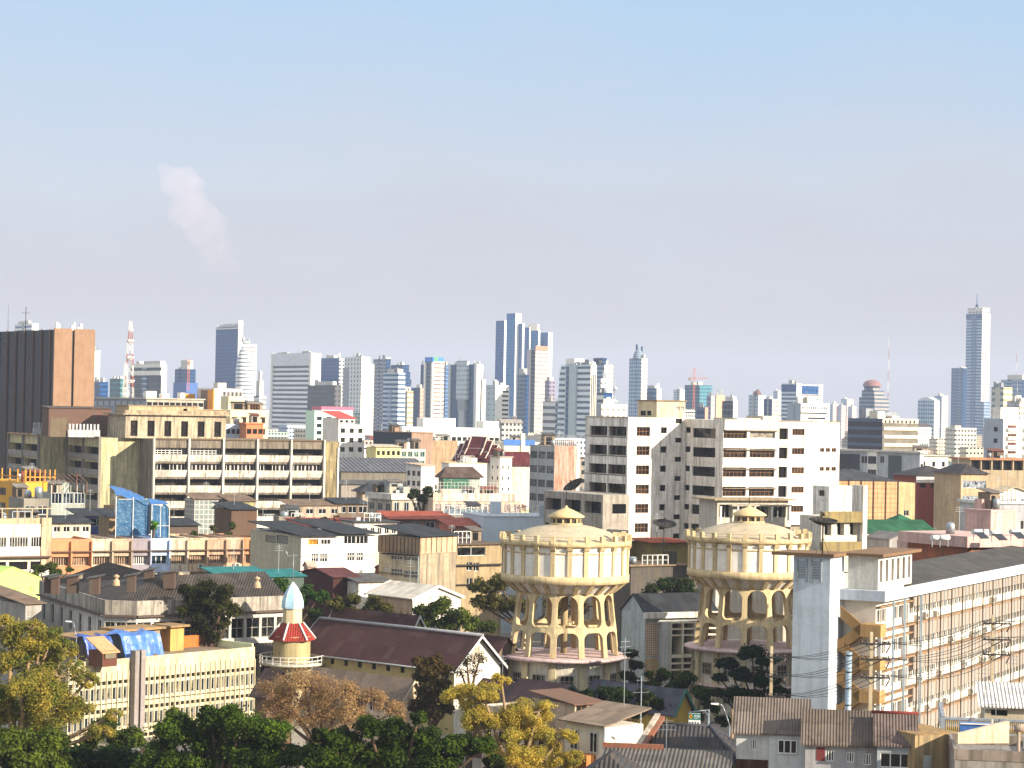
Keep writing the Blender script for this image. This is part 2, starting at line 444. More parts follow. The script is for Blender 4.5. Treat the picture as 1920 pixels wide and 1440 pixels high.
def frame_mesh(w, h, nx, nz, bar, fr, sill=None):
    k = ('f', w, h, nx, nz, bar, fr.name, sill)
    if k not in _P:
        mb = MB(); y0, y1 = -.07, -.012; a = w / 2 - .004; c = h / 2 - .004
        mb.box(-a, y0, c - bar, a, y1, c).box(-a, y0, -c, a, y1, -c + bar)
        mb.box(-a, y0, -c + bar, -a + bar, y1, c - bar).box(a - bar, y0, -c + bar, a, y1, c - bar)
        for i in range(1, nx):
            x = -a + 2 * a * i / nx; mb.box(x - bar / 2, y0, -c + bar, x + bar / 2, y1, c - bar)
        for j in range(1, nz):
            z = -c + 2 * c * j / nz; mb.box(-a + bar, y0 + .01, z - bar / 2, a - bar, y1 - .005, z + bar / 2)
        if sill: mb.box(-a - .1, -sill, -c - .1, a + .1, -.01, -c - .005)
        me = bpy.data.meshes.new('window_frame'); me.from_pydata(mb.v, [], mb.f); me.materials.append(fr); _P[k] = me
    return _P[k]
# shared finishes
WHITE_FR = plain('d8d8d4', .5, name='white_frame'); BROWN_FR = plain('8a5a30', .6, name='brown_frame'); DARK_FR = plain('2a2622', .6, name='dark_frame')
CONC = wall('8a8278', .5); DARKGL = glass('0a0c0f', '2e2b27'); BLUEGL = glass('101c2a', '26343e')
VOID = plain('060505', .9, name='shade_black')  # near-black paint standing for the shade inside openings and grooves
STEEL = plain('9aa0a2', .45, .5, .6, name='galvanised_steel'); DKSTEEL = plain('2c2c2c', .6, .4, .3, name='dark_steel')
# ================================================================ camera, light, air
cam = bpy.data.cameras.new('camera'); cam.sensor_width = 36; cam.lens = F / 1920 * 36; cam.clip_start = 1; cam.clip_end = 60000
co = bpy.data.objects.new('camera', cam); C.objects.link(co)
m = Matrix((CR, CU, -fw)).transposed().to_4x4(); m.translation = CAM; co.matrix_world = m; S.camera = co
SUN_AZ, SUN_EL = rad(60), rad(21)
sdir = Vector((math.sin(SUN_AZ) * math.cos(SUN_EL), -math.cos(SUN_AZ) * math.cos(SUN_EL), math.sin(SUN_EL)))
sl = bpy.data.lights.new('sun', 'SUN'); sl.energy = 5.0; sl.angle = rad(.5); sl.color = (1, .88, .72)
so = bpy.data.objects.new('sun', sl); C.objects.link(so); so.rotation_euler = (-sdir).to_track_quat('-Z', 'Y').to_euler(); so.location = (200, -100, 400)
wd = bpy.data.worlds.new('World'); S.world = wd; wd.use_nodes = True
wn = wd.node_tree; bg = wn.nodes['Background']
sk = wn.nodes.new('ShaderNodeTexSky'); sk.sky_type = 'NISHITA'; sk.sun_disc = False
sk.sun_elevation = SUN_EL; sk.sun_rotation = rad(120); sk.air_density = 1.0; sk.dust_density = 1.2; sk.ozone_density = 2.0
wn.links.new(sk.outputs[0], bg.inputs['Color']); bg.inputs['Strength'].default_value = .10
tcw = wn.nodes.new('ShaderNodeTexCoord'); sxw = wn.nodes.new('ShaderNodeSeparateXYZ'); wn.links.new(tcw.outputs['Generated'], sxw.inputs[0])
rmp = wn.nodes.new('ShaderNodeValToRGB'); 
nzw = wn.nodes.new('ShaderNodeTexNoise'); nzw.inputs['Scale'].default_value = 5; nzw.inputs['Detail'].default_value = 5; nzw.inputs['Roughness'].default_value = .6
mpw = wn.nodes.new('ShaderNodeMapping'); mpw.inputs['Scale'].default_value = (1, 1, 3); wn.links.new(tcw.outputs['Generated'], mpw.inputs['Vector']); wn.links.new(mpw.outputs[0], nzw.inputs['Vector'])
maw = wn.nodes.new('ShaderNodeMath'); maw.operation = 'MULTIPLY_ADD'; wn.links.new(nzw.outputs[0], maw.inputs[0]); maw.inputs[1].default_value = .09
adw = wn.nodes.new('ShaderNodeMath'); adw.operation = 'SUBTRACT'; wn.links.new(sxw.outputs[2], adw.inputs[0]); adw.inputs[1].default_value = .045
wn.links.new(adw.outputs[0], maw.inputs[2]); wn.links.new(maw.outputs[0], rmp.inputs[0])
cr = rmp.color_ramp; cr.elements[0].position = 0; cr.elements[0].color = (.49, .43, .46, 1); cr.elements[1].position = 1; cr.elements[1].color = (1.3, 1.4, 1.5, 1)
for pos, c in ((.05, (.54, .50, .56)), (.10, (.59, .62, .72)), (.175, (.43, .63, .85)), (.30, (.85, .98, 1.12)), (.5, (1.2, 1.3, 1.4))):  # upper sky, out of view, brightened to lift the fill in shade
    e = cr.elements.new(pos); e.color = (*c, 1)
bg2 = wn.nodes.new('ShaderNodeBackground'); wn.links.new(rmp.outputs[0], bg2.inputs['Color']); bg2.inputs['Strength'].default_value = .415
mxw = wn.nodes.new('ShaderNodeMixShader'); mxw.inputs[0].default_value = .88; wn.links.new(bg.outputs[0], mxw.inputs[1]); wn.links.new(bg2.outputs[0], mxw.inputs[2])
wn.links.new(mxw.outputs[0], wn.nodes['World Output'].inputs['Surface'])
S.view_settings.view_transform = 'Standard'; S.view_settings.look = 'None'; S.view_settings.exposure = 1.25; S.view_settings.gamma = 1
S.cycles.max_bounces = 6; S.cycles.diffuse_bounces = 4; S.cycles.glossy_bounces = 2; S.cycles.transmission_bounces = 3; S.cycles.volume_bounces = 1
S.cycles.transparent_max_bounces = 8; S.cycles.caustics_reflective = False; S.cycles.caustics_refractive = False
S.cycles.use_denoising = True
S.cycles.sample_clamp_indirect = 8
# ground
t = NT('city_ground'); cc = t.coords(); n = t.noise(cc, .02, 6, .7)
t.link(t.mix(t.ramp(n, .35, .65), '968c7e', '6a645a'), t.b.inputs['Base Color']); t.rough(.9, .2)
g = MB(); g.face([(-7800, -80, 0), (7800, -80, 0), (7800, 11900, 0), (-7800, 11900, 0)]); go = g.build('ground', t.m); go['kind'] = 'structure'
# air
hb = MB().box(-7900, -100, -1.0, 7900, 12000, 330)
ho = hb.build('haze', plain('ffffff')); ho['kind'] = 'stuff'
hm = bpy.data.materials.new('haze_air'); hm.use_nodes = True; nt = hm.node_tree; nt.nodes.remove(nt.nodes['Principled BSDF'])
pv = nt.nodes.new('ShaderNodeVolumePrincipled'); pv.inputs['Color'].default_value = (.50, .58, .73, 1); pv.inputs['Density'].default_value = .85e-4; pv.inputs['Anisotropy'].default_value = .0
nt.links.new(pv.outputs[0], nt.nodes['Material Output'].inputs['Volume'])
ho.data.materials.clear(); ho.data.materials.append(hm)
# the one cloud, wholly above the haze
def cloud():
    D0 = 15000
    mb = MB()
    blobs = [(308, 318, 15), (328, 330, 20), (352, 332, 22), (370, 345, 17), (340, 352, 26), (318, 345, 22), (368, 372, 22), (352, 385, 34), (385, 400, 28), (402, 418, 28), (372, 425, 36), (415, 445, 26), (392, 455, 36), (428, 470, 26), (405, 490, 34), (442, 498, 22), (340, 400, 30)]
    for px, py, r in blobs:
        p = pt(px, py, D0 + random.uniform(-60, 60)); R = r / F * D0; f = max(.12, min(1, 1.15 - (py - 320) / 130)); i0 = len(mb.v)
        mb.lathe([(max(1, R * math.sin(a)), p.z - R * math.cos(a)) for a in [math.pi * i / 9 for i in range(10)]], 16, p.x, p.y)
        mb.v[i0:] = [(a, p.y + (b - p.y) * f, c) for a, b, c in mb.v[i0:]]
    cm = bpy.data.materials.new('cloud_vapour'); cm.use_nodes = True; q = cm.node_tree; q.nodes.remove(q.nodes['Principled BSDF'])
    cv = q.nodes.new('ShaderNodeVolumePrincipled'); cv.inputs['Color'].default_value = (1, .80, .80, 1); cv.inputs['Density'].default_value = .0012
    q.links.new(cv.outputs[0], q.nodes['Material Output'].inputs['Volume'])
    o = mb.build('cloud', cm); o['kind'] = 'stuff'
    r = o.modifiers.new('join', 'REMESH'); r.mode = 'VOXEL'; r.voxel_size = 12
    s2 = o.modifiers.new('soft', 'SMOOTH'); s2.factor = .8; s2.iterations = 12
    d = bpy.data.textures.new('puffs', 'CLOUDS'); d.noise_scale = 45
    dm = o.modifiers.new('puff', 'DISPLACE'); dm.texture = d; dm.strength = 28; dm.texture_coords = 'GLOBAL'
    return o
cloud()
# ================================================================ skyline towers, 1.4 to 4.5 km away
SKY = 'towers on the hazy skyline'
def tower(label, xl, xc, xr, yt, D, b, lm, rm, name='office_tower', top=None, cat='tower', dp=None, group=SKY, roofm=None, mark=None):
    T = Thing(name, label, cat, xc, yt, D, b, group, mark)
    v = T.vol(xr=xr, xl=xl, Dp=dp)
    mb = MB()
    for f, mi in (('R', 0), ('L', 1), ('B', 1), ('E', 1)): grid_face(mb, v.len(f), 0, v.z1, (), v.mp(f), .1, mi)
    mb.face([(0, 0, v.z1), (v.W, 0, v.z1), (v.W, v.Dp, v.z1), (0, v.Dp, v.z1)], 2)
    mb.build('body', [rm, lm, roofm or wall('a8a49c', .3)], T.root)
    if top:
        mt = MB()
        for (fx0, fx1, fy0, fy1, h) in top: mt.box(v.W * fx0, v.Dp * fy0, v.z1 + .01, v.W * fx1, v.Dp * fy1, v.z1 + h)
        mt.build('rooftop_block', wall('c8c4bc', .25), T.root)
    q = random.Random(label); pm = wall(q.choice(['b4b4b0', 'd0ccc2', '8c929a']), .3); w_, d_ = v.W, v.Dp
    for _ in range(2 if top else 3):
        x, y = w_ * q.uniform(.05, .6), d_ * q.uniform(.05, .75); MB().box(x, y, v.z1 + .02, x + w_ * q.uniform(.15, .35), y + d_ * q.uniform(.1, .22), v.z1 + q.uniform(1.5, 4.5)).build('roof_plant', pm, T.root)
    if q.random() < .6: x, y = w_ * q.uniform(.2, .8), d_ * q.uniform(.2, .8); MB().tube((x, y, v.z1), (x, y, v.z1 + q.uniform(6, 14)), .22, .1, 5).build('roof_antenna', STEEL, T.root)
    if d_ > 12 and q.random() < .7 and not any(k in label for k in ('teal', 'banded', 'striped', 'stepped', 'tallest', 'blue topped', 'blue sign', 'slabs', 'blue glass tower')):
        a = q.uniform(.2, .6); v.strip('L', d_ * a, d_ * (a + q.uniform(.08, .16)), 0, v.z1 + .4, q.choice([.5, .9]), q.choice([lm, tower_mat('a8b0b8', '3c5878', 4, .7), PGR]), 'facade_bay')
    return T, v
W_ = 'e6e4de'; G_ = '145488'; DG = '0c3460'; GR = '8a8e92'
BAND = tower_mat(W_, '24507c', 4.4, .5)
BANDF = tower_mat('dcdad4', '4a5a6a', 5.2, .45)
BLUE = tower_mat('135490', '0a3c6c', 4.0, .8)
BLUEV = tower_mat('185a94', '0a3e74', 4.0, .85, 3, .8)
PWH = wall('e8e4da', .12, streak=.2); PGR = wall('9aa0a4', .2, streak=.2); NAVY = tower_mat('1a4470', '0e2a4c', 4, .7, 3, .7)
GRIDW = tower_mat('dedad0', '5a5e62', 3.8, .5, 4, .6); GRIDG = tower_mat('8c9298', '3a4656', 3.8, .55, 3.4, .65)
# 1 dark slab with the orange end walls
T = Thing('office_slab', 'dark brown office slab with sheer orange end wall and vertical fins', 'office block', 101, 618, 750, 36, None, 'the dark slab with the orange end wall')
v = T.vol(xr=174, xl=-75)
g0 = T.xpx(134.5); g1 = T.xpx(138.8)
mb = MB(); grid_face(mb, v.Dp, 0, v.z1, (), v.mp('L'), .1); mb.face([(0, 0, v.z1), (v.W, 0, v.z1), (v.W, v.Dp, v.z1), (0, v.Dp, v.z1)]); grid_face(mb, v.W, 0, v.z1, (), v.mp('B'), .1)
mb.build('dark_facade', tower_mat('241c1c', '0a0a0e', 3.4, .97, 1.6, .8), T.root)
mb = MB(); mb.box(-.02, -.6, 0, g0, -.01, v.z1 + .5).box(g1, -.6, 0, v.W, -.01, v.z1 + .5).box(v.W + .02, -.6, 0, v.W + .6, v.Dp, v.z1 + .4)
mb.build('end_wall', wall('8e7058', .22), T.root)
MB().box(g0 + .01, -.1, 0, g1 - .01, .0, v.z1 - .3).build('groove', VOID, T.root)
ORF = wall('5c463c', .2)
for i in range(10):
    y = T.ypx(101 - 16 * (i + .35))
    if y < v.Dp: MB().box(-.45, y - .22, 0, -.02, y + .22, v.z1 + .2).build('fin', ORF, T.root)
mt = MB()
for px in (112, 116, 141, 145, 152, 158): x = T.xpx(px); mt.box(x - .35, 2, v.z1, x + .35, 2.8, v.z1 + random.uniform(1, 2.6))
mt.build('roof_vent', PWH, T.root)
mm = MB(); p = (2, 26, v.z1); mm.tube(p, (2, 26, v.z1 + 8), .12); mm.tube((2, 40, v.z1), (2, 40, v.z1 + 9), .08, .03); mm.tube((.6, 26, v.z1 + 6), (3.4, 26, v.z1 + 6), .07); mm.build('roof_mast', DKSTEEL, T.root)
# left group
tower('pale hotel block just showing over the roof of the dark slab', 28, 60, 72, 606, 2500, 30, BAND, PWH, top=[(0, .4, .2, .8, 3)])
tower('slim white tower right behind the orange end wall', 170, 173, 188, 657, 2300, 30, PGR, tower_mat('e4e0d6', '9a9a98', 4, .4, 4, .5), top=[(0, .5, .2, .8, 3)])
tower('low blue glass block with sloping top behind the orange end wall', 160, 188, 203, 716, 2000, 30, BLUE, BLUE, cat='office block')
tower('teal glass office block left of the lattice mast', 206, 226, 238, 710, 2200, 35, tower_mat('4c7c80', '28585e', 5, .7), tower_mat('5a888c', '346468', 5, .7), cat='office block')
T, v = tower('dark glass hotel block with white top storeys and white right flank', 244, 303, 313, 684, 1800, 32, tower_mat('5c626a', '2a3644', 4, .75, 3, .8), wall('f0ead8', .1), top=[(.0, 1, .05, .5, 3), (0, 1, .7, .8, 3)], name='hotel_block', cat='hotel')
v.strip('L', -.1, v.Dp, v.z1 - 2, v.z1 + .8, .8, PWH, 'top_band'); v.strip('L', -.1, v.Dp, v.z1 - 8, v.z1 - 4.5, .8, PWH, 'top_band')
T, v = tower('unfinished dark blue block under a tower crane', 328, 352, 367, 692, 2600, 35, BLUE, NAVY, top=[(.1, .8, .1, .6, 10)], cat='office block', name='unfinished_block')
v2 = T.vol(xr=371, xl=325, z1=v.z1 - 15, x0=-3, y0=-3); mb = MB(); 
for f in 'RLBE': grid_face(mb, v2.len(f), 0, v2.z1, (), v2.mp(f), .1)
mb.build('podium', plain('2c5a9c', .6, name='blue_netting'), T.root)
def crane(label, px, yt, yj, D, jl, jr, zb=0, col='c8683c'):
    P = pt(px, yt, D); o = link('tower_crane', None, loc=(P.x, P.y, 0)); tag(o, label, 'crane', 'tower cranes')
    zt = P.z; zj = pt(px, yj, D).z; k = D / F; cm = plain(col, .6, name='crane_paint')
    w = .9; mb = MB()
    for a in (-w, w):
        for b in (-w, w): mb.tube((a, b, zb), (a, b, zt), .25, n=4)
    z = zb
    while z < zt - 3: mb.tube((-w, -w, z), (w, -w, z + 3), .15, n=4); mb.tube((w, -w, z + 3), (-w, -w, z + 6 if z + 6 < zt else zt), .15, n=4); z += 6
    mb.build('mast', cm, o)
    MB().tube((-jl * k, 0, zj), (jr * k, 0, zj), .5, n=4).tube((0, 0, zt), (jr * k * .8, 0, zj), .15, n=4).tube((0, 0, zt), (-jl * k, 0, zj), .15, n=4).build('jib', cm, o)
    MB().box(-jl * k, -1, zj - 3, -jl * k + 3, 1, zj).build('counterweight', CONC, o)
crane('rust coloured tower crane above the unfinished dark blue block', 354, 674, 679, 2590, 3, 8, 55)
# lattice mast
def mast(name, label, px, yt, D, wb, cols, guy=False, platforms=()):
    P = pt(px, yt, D); o = link(name, None, loc=(P.x, P.y, 0)); tag(o, label, 'mast', 'lattice masts'); h = P.z
    n = 14 if not guy else 10
    for i in range(n):
        z0, z1 = h * i / n, h * (i + 1) / n; w0 = wb * (1 - i / n) ** .8 * .5 + wb * .1; w1 = wb * (1 - (i + 1) / n) ** .8 * .5 + wb * .1
        mb = MB(); r = wb * .013 + .02
        c0 = [(-w0, -w0), (w0, -w0), (w0, w0), (-w0, w0)]; c1 = [(-w1, -w1), (w1, -w1), (w1, w1), (-w1, w1)]
        for a in range(4):
            b = (a + 1) % 4
            mb.tube((*c0[a], z0), (*c1[a], z1), r * 1.5, n=4); mb.tube((*c0[a], z0), (*c1[b], z1), r, n=4); mb.tube((*c0[b], z0), (*c1[a], z1), r, n=4); mb.tube((*c1[a], z1), (*c1[b], z1), r, n=4)
        mb.build('mast_segment', cols[i % len(cols)], o)
    for z, k in platforms:
        mb = MB(); mb.lathe([(0.01, z * h), (k, z * h), (k, z * h + .3), (0.01, z * h + .3)], 8)
        for a in range(6):
            t = a * 1.05; mb.lathe([(.05, z * h + .4), (.5, z * h + .6), (.7, z * h + 1.6), (.05, z * h + 1.7)], 7, k * math.cos(t), k * math.sin(t))
        mb.build('antenna_platform', PWH, o)
    return o
RED = plain('a4604c', .6, name='red_paint'); WHT = plain('d8d4cc', .6, name='white_paint')
mast('radio_mast', 'red and white lattice radio mast hung with white dishes', 245, 602, 1300, 6.0, [RED, WHT], platforms=((.45, 2.6), (.6, 2.2), (.75, 1.6), (.86, 1.2), (.93, .9)))
mast('radio_mast', 'short pale lattice mast close beside the tall red and white mast', 236, 680, 1260, 4.5, [WHT], platforms=((.5, 1.8), (.7, 1.3)))
mast('guyed_mast', 'very thin red and white mast rising alone from the right skyline', 1667, 633, 3300, 2.6, [RED, WHT], guy=True)
mast('guyed_mast', 'thin mast on top of the grey blue tower at the right edge', 1906, 662, 3400, 2.2, [WHT, RED], guy=True)
# 6 blue tower + 7 banded tower
T, v = tower('tall blue glass tower with white crown and white right edge', 405, 446.5, 455, 613, 2600, 34, BLUEV, PWH, mark='the blue tower with the white crown')
for dz, h, i in ((0, 1.2, .6), (2.4, .7, .3), (4, 1.0, .0)): v.strip('L', -.1, v.Dp * (1 - .03 * dz), v.z1 + dz - 2, v.z1 + dz - 2 + h, i, PWH, 'crown_ring', back=6)
mb = MB(); 
for i in range(9): y = v.Dp * (i + .5) / 9; mb.box(.2, y - .5, v.z1 - 1, 1.2, y + .5, v.z1 + 4)
mb.box(2, 2, v.z1, v.W, v.Dp * .8, v.z1 + 4).build('crown', tower_mat('b8c0c8', '5a6c80', 2, .5, 3, .5), T.root); v.strip('R', 0, v.W, 0, v.z1 + 7, .8, PWH, 'edge_fin')
def round_tower(label, px, hw, yt, D, mat, prof, extra=None, name='office_tower', mark=None):
    P = pt(px, yt, D); k = D / F; o = link(name, None, loc=(P.x, P.y, 0)); tag(o, label, 'tower', SKY)
    if mark: LAND.append((mark, px, D))
    mb = MB().lathe([(hw * k * r, P.z * z if z <= 1 else P.z + (z - 1) * 100) for r, z in prof], 24); mb.build('body', mat, o); FOOT.append((P.x, P.y, hw * k))
    return o, P.z, k
o, zt, k = round_tower('white round tower ringed by balconies with stepped shoulder beside the blue tower', 461, 18, 641, 2450, tower_mat('eeece6', '7c868e', 4, .42), [(1, 0), (1, .70), (.9, .8), (.72, .9), (.4, .95), (.3, .95), (.3, 1), (.01, 1)])
MB().box(-2, -20 * k * .5, zt * .3, 20 * k, 3, zt * .98).build('stair_core', tower_mat('f4f0e6', 'b0aca4', 4, .3), o)
MB().tube((-3, 0, zt), (-3, 0, zt + 5), 1.8, n=8).tube((3, 0, zt - 4), (3, 0, zt + 3), 1.3, n=8).build('chimney', PGR, o)
tower('small white building topped by a round antenna drum', 476, 486, 499, 742, 1900, 30, BANDF, tower_mat('eae6dc', '8c9298', 4, .45), top=[(.1, .7, .1, .7, 12), (.25, .55, .25, .55, 20)], name='telecom_block', cat='office block')
# 9 banded block
T, v = tower('broad white banded slab with blank white right end', 511, 585, 602, 662, 2300, 30, tower_mat('eceae6', '3e4e62', 4.6, .48), wall('f4f0e8', .06), name='banded_slab', mark='the broad banded slab')
v.strip('L', -.1, v.Dp, v.z1 - 12, v.z1 + .3, .9, wall('d8dade', .1), 'blank_top_band'); v.strip('L', v.Dp - 3, v.Dp + 1, 0, v.z1 + 1, 1.2, PWH, 'edge_fin'); v.strip('L', -1, 3.5, 0, v.z1 + 1, 1.3, PWH, 'edge_fin')
T, v = tower('dark blue glass tower right of the broad banded slab', 602, 636, 645, 671, 2500, 32, BLUEV, tower_mat('c8c2b4', '44566c', 4, .5, 4, .6), top=[(.0, .8, .3, .7, 3)])
MB().tube((2, 4, v.z1), (2, 4, v.z1 + 5), 1.2, n=8).build('roof_tank', PWH, T.root)
tower('squat dark grey brown block in front of the dark blue glass tower', 577, 628, 640, 722, 1900, 25, tower_mat('54565a', '34383e', 4, .5, 3, .5), tower_mat('5c5c5c', '40444a', 4, .5, 3, .5), name='dark_block', cat='office block', top=[(.1, .7, .1, .7, 3)])
T, v = tower('white tower of vertical slabs with one taller white core', 647, 678, 694, 669, 2200, 28, tower_mat('dcdcd8', '5a6470', 4, .6, 7, .35), wall('f2ead8', .08))
v.strip('R', v.W * .9, v.W * 1.5, 0, v.z1 - 6.5, .0, wall('f2ead8', .08), 'side_wing', back=12); v.strip('L', v.Dp * .75, v.Dp + 3, 0, v.z1 - 10, .4, PGR, 'side_wing', back=8)
tower('charcoal glass tower with a flat framed top', 700, 724, 733, 673, 2400, 28, GRIDG, NAVY, top=[(0, 1, 0, .12, 1.5)])
T, v = tower('navy tower with a roofline stepping down to the right', 731, 755, 767, 684, 2700, 30, NAVY, NAVY)
for i in range(4): v.strip('R', v.W * (1 + .22 * i), v.W * (1.22 + .22 * i), 0, v.z1 - 8 - 9 * i, 0, NAVY, 'stepped_wing', back=14)
T, v = tower('pale blue and white banded tower with rounded front', 719, 747, 760, 699, 2050, 35, tower_mat('c8d2dc', '3a5c80', 4, .5), tower_mat('dce0e4', '5a7088', 4, .5), top=[(.1, .9, .1, .8, 3.5)])
v.strip('L', v.Dp * .42, v.Dp * .62, 0, v.z1 * .8, 1, tower_mat('aab8c6', '7c92ac', 4, .4), 'mid_bay')
v.strip('R', v.W, v.W * 1.5, 0, v.z1 - 12, 0, tower_mat('e2dcd0', '8a8c8c', 4, .45), 'side_wing', back=10)
tower('cream yellow apartment tower right of the banded tower', 760, 764, 775, 733, 1850, 30, PGR, tower_mat('e8d8a8', 'a89878', 4, .4), name='apartment_tower', cat='apartment block')
tower('slate blue block in the gap left of the blue topped tower', 774, 788, 796, 727, 2300, 30, NAVY, tower_mat('d0a08c', 'b08878', 4, .3), cat='office block', top=[(.1, .6, .1, .6, 3)])
# 18 tower with the blue top
T, v = tower('white gridded tower with bright blue sign box on top', 797, 812, 833, 678, 2200, 36, tower_mat('5a6e84', '30486a', 4, .8), tower_mat('f0e8da', '8a7060', 3.9, .4, 10, .96), mark='the tower with the blue top')
MB().box(-.3, 0, v.z1, v.W * .95, v.Dp, v.z1 + 4.2).build('sign_box', plain('2c78d0', .5, name='blue_sign'), T.root)
MB().box(v.W * .15, -.2, v.z1 + .6, v.W * .4, -.05, v.z1 + 4.6).build('emblem', plain('58b848', .5, name='green_emblem'), T.root)
v.strip('L', v.Dp * .8, v.Dp, 0, v.z1 - 1, 1.2, PWH, 'edge_fin'); v.strip('L', -1, v.Dp * .12, 0, v.z1 - 1, 1.2, PWH, 'edge_fin')
tower('narrow slate tower squeezed left of the blue topped tower', 789, 794, 798, 684, 2400, 30, NAVY, NAVY)
tower('slim blue grey tower between the blue topped tower and the teal twin', 829, 836, 846, 685, 2450, 20, tower_mat('7c94b4', '4c6c94', 4, .7), tower_mat('7890b0', '486890', 4, .7))
# 20 teal twin
T, v = tower('teal glass slab split by a pale key shaped core', 843, 895, 906, 683, 1950, 26, tower_mat('0e5078', '0a406c', 4, .8), wall('f0ece2', .08), mark='the teal slab with the pale core')
kk = v.Dp
v.strip('L', kk * .93, kk, 0, v.z1 + .6, .8, wall('c4c8c8', .1), 'edge_fin'); v.strip('L', -.8, kk * .08, 0, v.z1 + .6, .8, wall('d8dad8', .1), 'edge_fin')
v.strip('L', kk * .28, kk * .66, v.z1 * .62, v.z1 + 3.2, 2.2, tower_mat('c0c8ca', 'aab4ba', 4, .4), 'core'); v.strip('L', kk * .33, kk * .60, v.z1 * .5, v.z1 * .62, 2.2, PGR, 'core'); v.strip('L', kk * .36, kk * .56, 0, v.z1 * .5, 2.2, wall('b8bec0', .15), 'core')
mb = MB()
for f in (.15, .22, .7, .8, .9): mb.lathe([(.1, v.z1), (1.3, v.z1), (1.3, v.z1 + 1.5), (.1, v.z1 + 2.2)], 8, 3, kk * f)
mb.build('roof_tank', PWH, T.root)
tower('lower white annexe against the right side of the teal slab', 901, 904, 911, 712, 1900, 26, PGR, wall('f4ecdc', .08), cat='office block')
T, v = tower('white office block with a column of dark slit windows', 911, 929, 955, 722, 1750, 40, tower_mat('b0bcc0', '8c9ca4', 4, .2, 6, .5), wall('f2ece0', .08), name='slit_window_block', cat='office block')
mb = MB()
for i in range(9): z = v.z1 - 4 - i * 3.4; mb.box(v.W * .5, -.12, z - 1.4, v.W * .95, -.02, z)
mb.build('slit_window', DARKGL, T.root)
# 23 the stepped glass cluster
T = Thing('office_tower', 'tallest stepped cluster of blue glass prisms with white edges', 'tower', 958, 590, 3000, 38, SKY, 'the stepped blue glass cluster')
BG1 = tower_mat('2c74a4', '1a64a4', 4, .85); BG2 = tower_mat('20649c', '125494', 4, .85)
def prism_(xl, xc, xr, yt, y0, wm, lm=None, xr_white=True):
    z1 = pt(xc, yt, 3000).z; x0 = T.xpx(xc, y0, z1)
    vv = T.vol(xr=xr, xl=xl, z1=z1, x0=x0, y0=y0)
    mb = MB()
    for f, mi in (('R', 0), ('L', 1), ('B', 1), ('E', 0)): grid_face(mb, vv.len(f), 0, z1, (), vv.mp(f), .1, mi)
    mb.face([(x0, y0, z1), (x0 + vv.W, y0, z1), (x0 + vv.W, y0 + vv.Dp, z1), (x0, y0 + vv.Dp, z1)], 0); mb.build('glass_prism', [wm, lm or BG1], T.root)
prism_(950, 967, 978, 587, 0, wall('ece8de', .05), BG1)
prism_(930, 946, 950, 601, 6, wall('dfe6ea', .05), BG2); prism_(966, 980, 983.5, 606, -8, wall('ecebe6', .05), BG2)
prism_(982, 993, 995, 613, -4, wall('e8e8e4', .05), BG2); prism_(990, 1008, 1011, 606, 4, wall('e8e2d4', .05), wall('e6dfd0', .05))
prism_(994, 1010, 1013, 619, -12, wall('ecebe6', .05), BG1); prism_(1011, 1028, 1036, 622, -10, wall('ece4d6', .05), BG2)
T, v = tower('grey tower with pinkish flank and a slanting right edge', 989, 1004, 1028, 655, 2300, 40, wall('b0aab0', .1), tower_mat('a8a4a2', '98948f', 4, .3))
v.strip('R', 0, v.W, v.z1 - 1, v.z1 + 3.5, .5, plain('b08068', .7, name='orange_top'), 'top_band'); v.strip('L', 0, v.Dp * .45, 0, v.z1 - .5, .4, tower_mat('4c5660', '303c4a', 4, .6), 'glass_strip'); v.strip('L', v.Dp * .5, v.Dp, 0, v.z1 - .4, .5, wall('b8b0b4', .1), 'edge_fin')
MB().hexa([(v.W, -.1, 0), (v.W + 5, -.1, 0), (v.W + 5, 8, 0), (v.W, 8, 0)], [(v.W, -.1, v.z1), (v.W + .1, -.1, v.z1), (v.W + .1, 8, v.z1), (v.W, 8, v.z1)]).build('slanting_wing', wall('a8a09e', .1), T.root)
tower('slate gridded tower in front of the stepped cluster', 970, 985, 992, 702, 2000, 30, tower_mat('7c8894', '4c5a70', 3.6, .5, 3.4, .6), NAVY, top=[(.0, .9, .2, .8, 5)], group=SKY)
tower('small purple grey gridded block right of the slanting grey tower', 1022, 1030, 1042, 713, 2100, 25, tower_mat('8c8494', '5a5a72', 3.6, .5, 3.4, .6), tower_mat('8c8494', '5a5a72', 3.6, .5, 3.4, .6), cat='office block', top=[(.1, .7, .1, .7, 3)])
T, v = tower('wide blue grey podium with striped storeys below the stepped cluster', 1018, 1042, 1058, 753, 1750, 25, BANDF, tower_mat('b0bcc4', '5a7088', 4, .5), name='striped_podium', cat='office block')
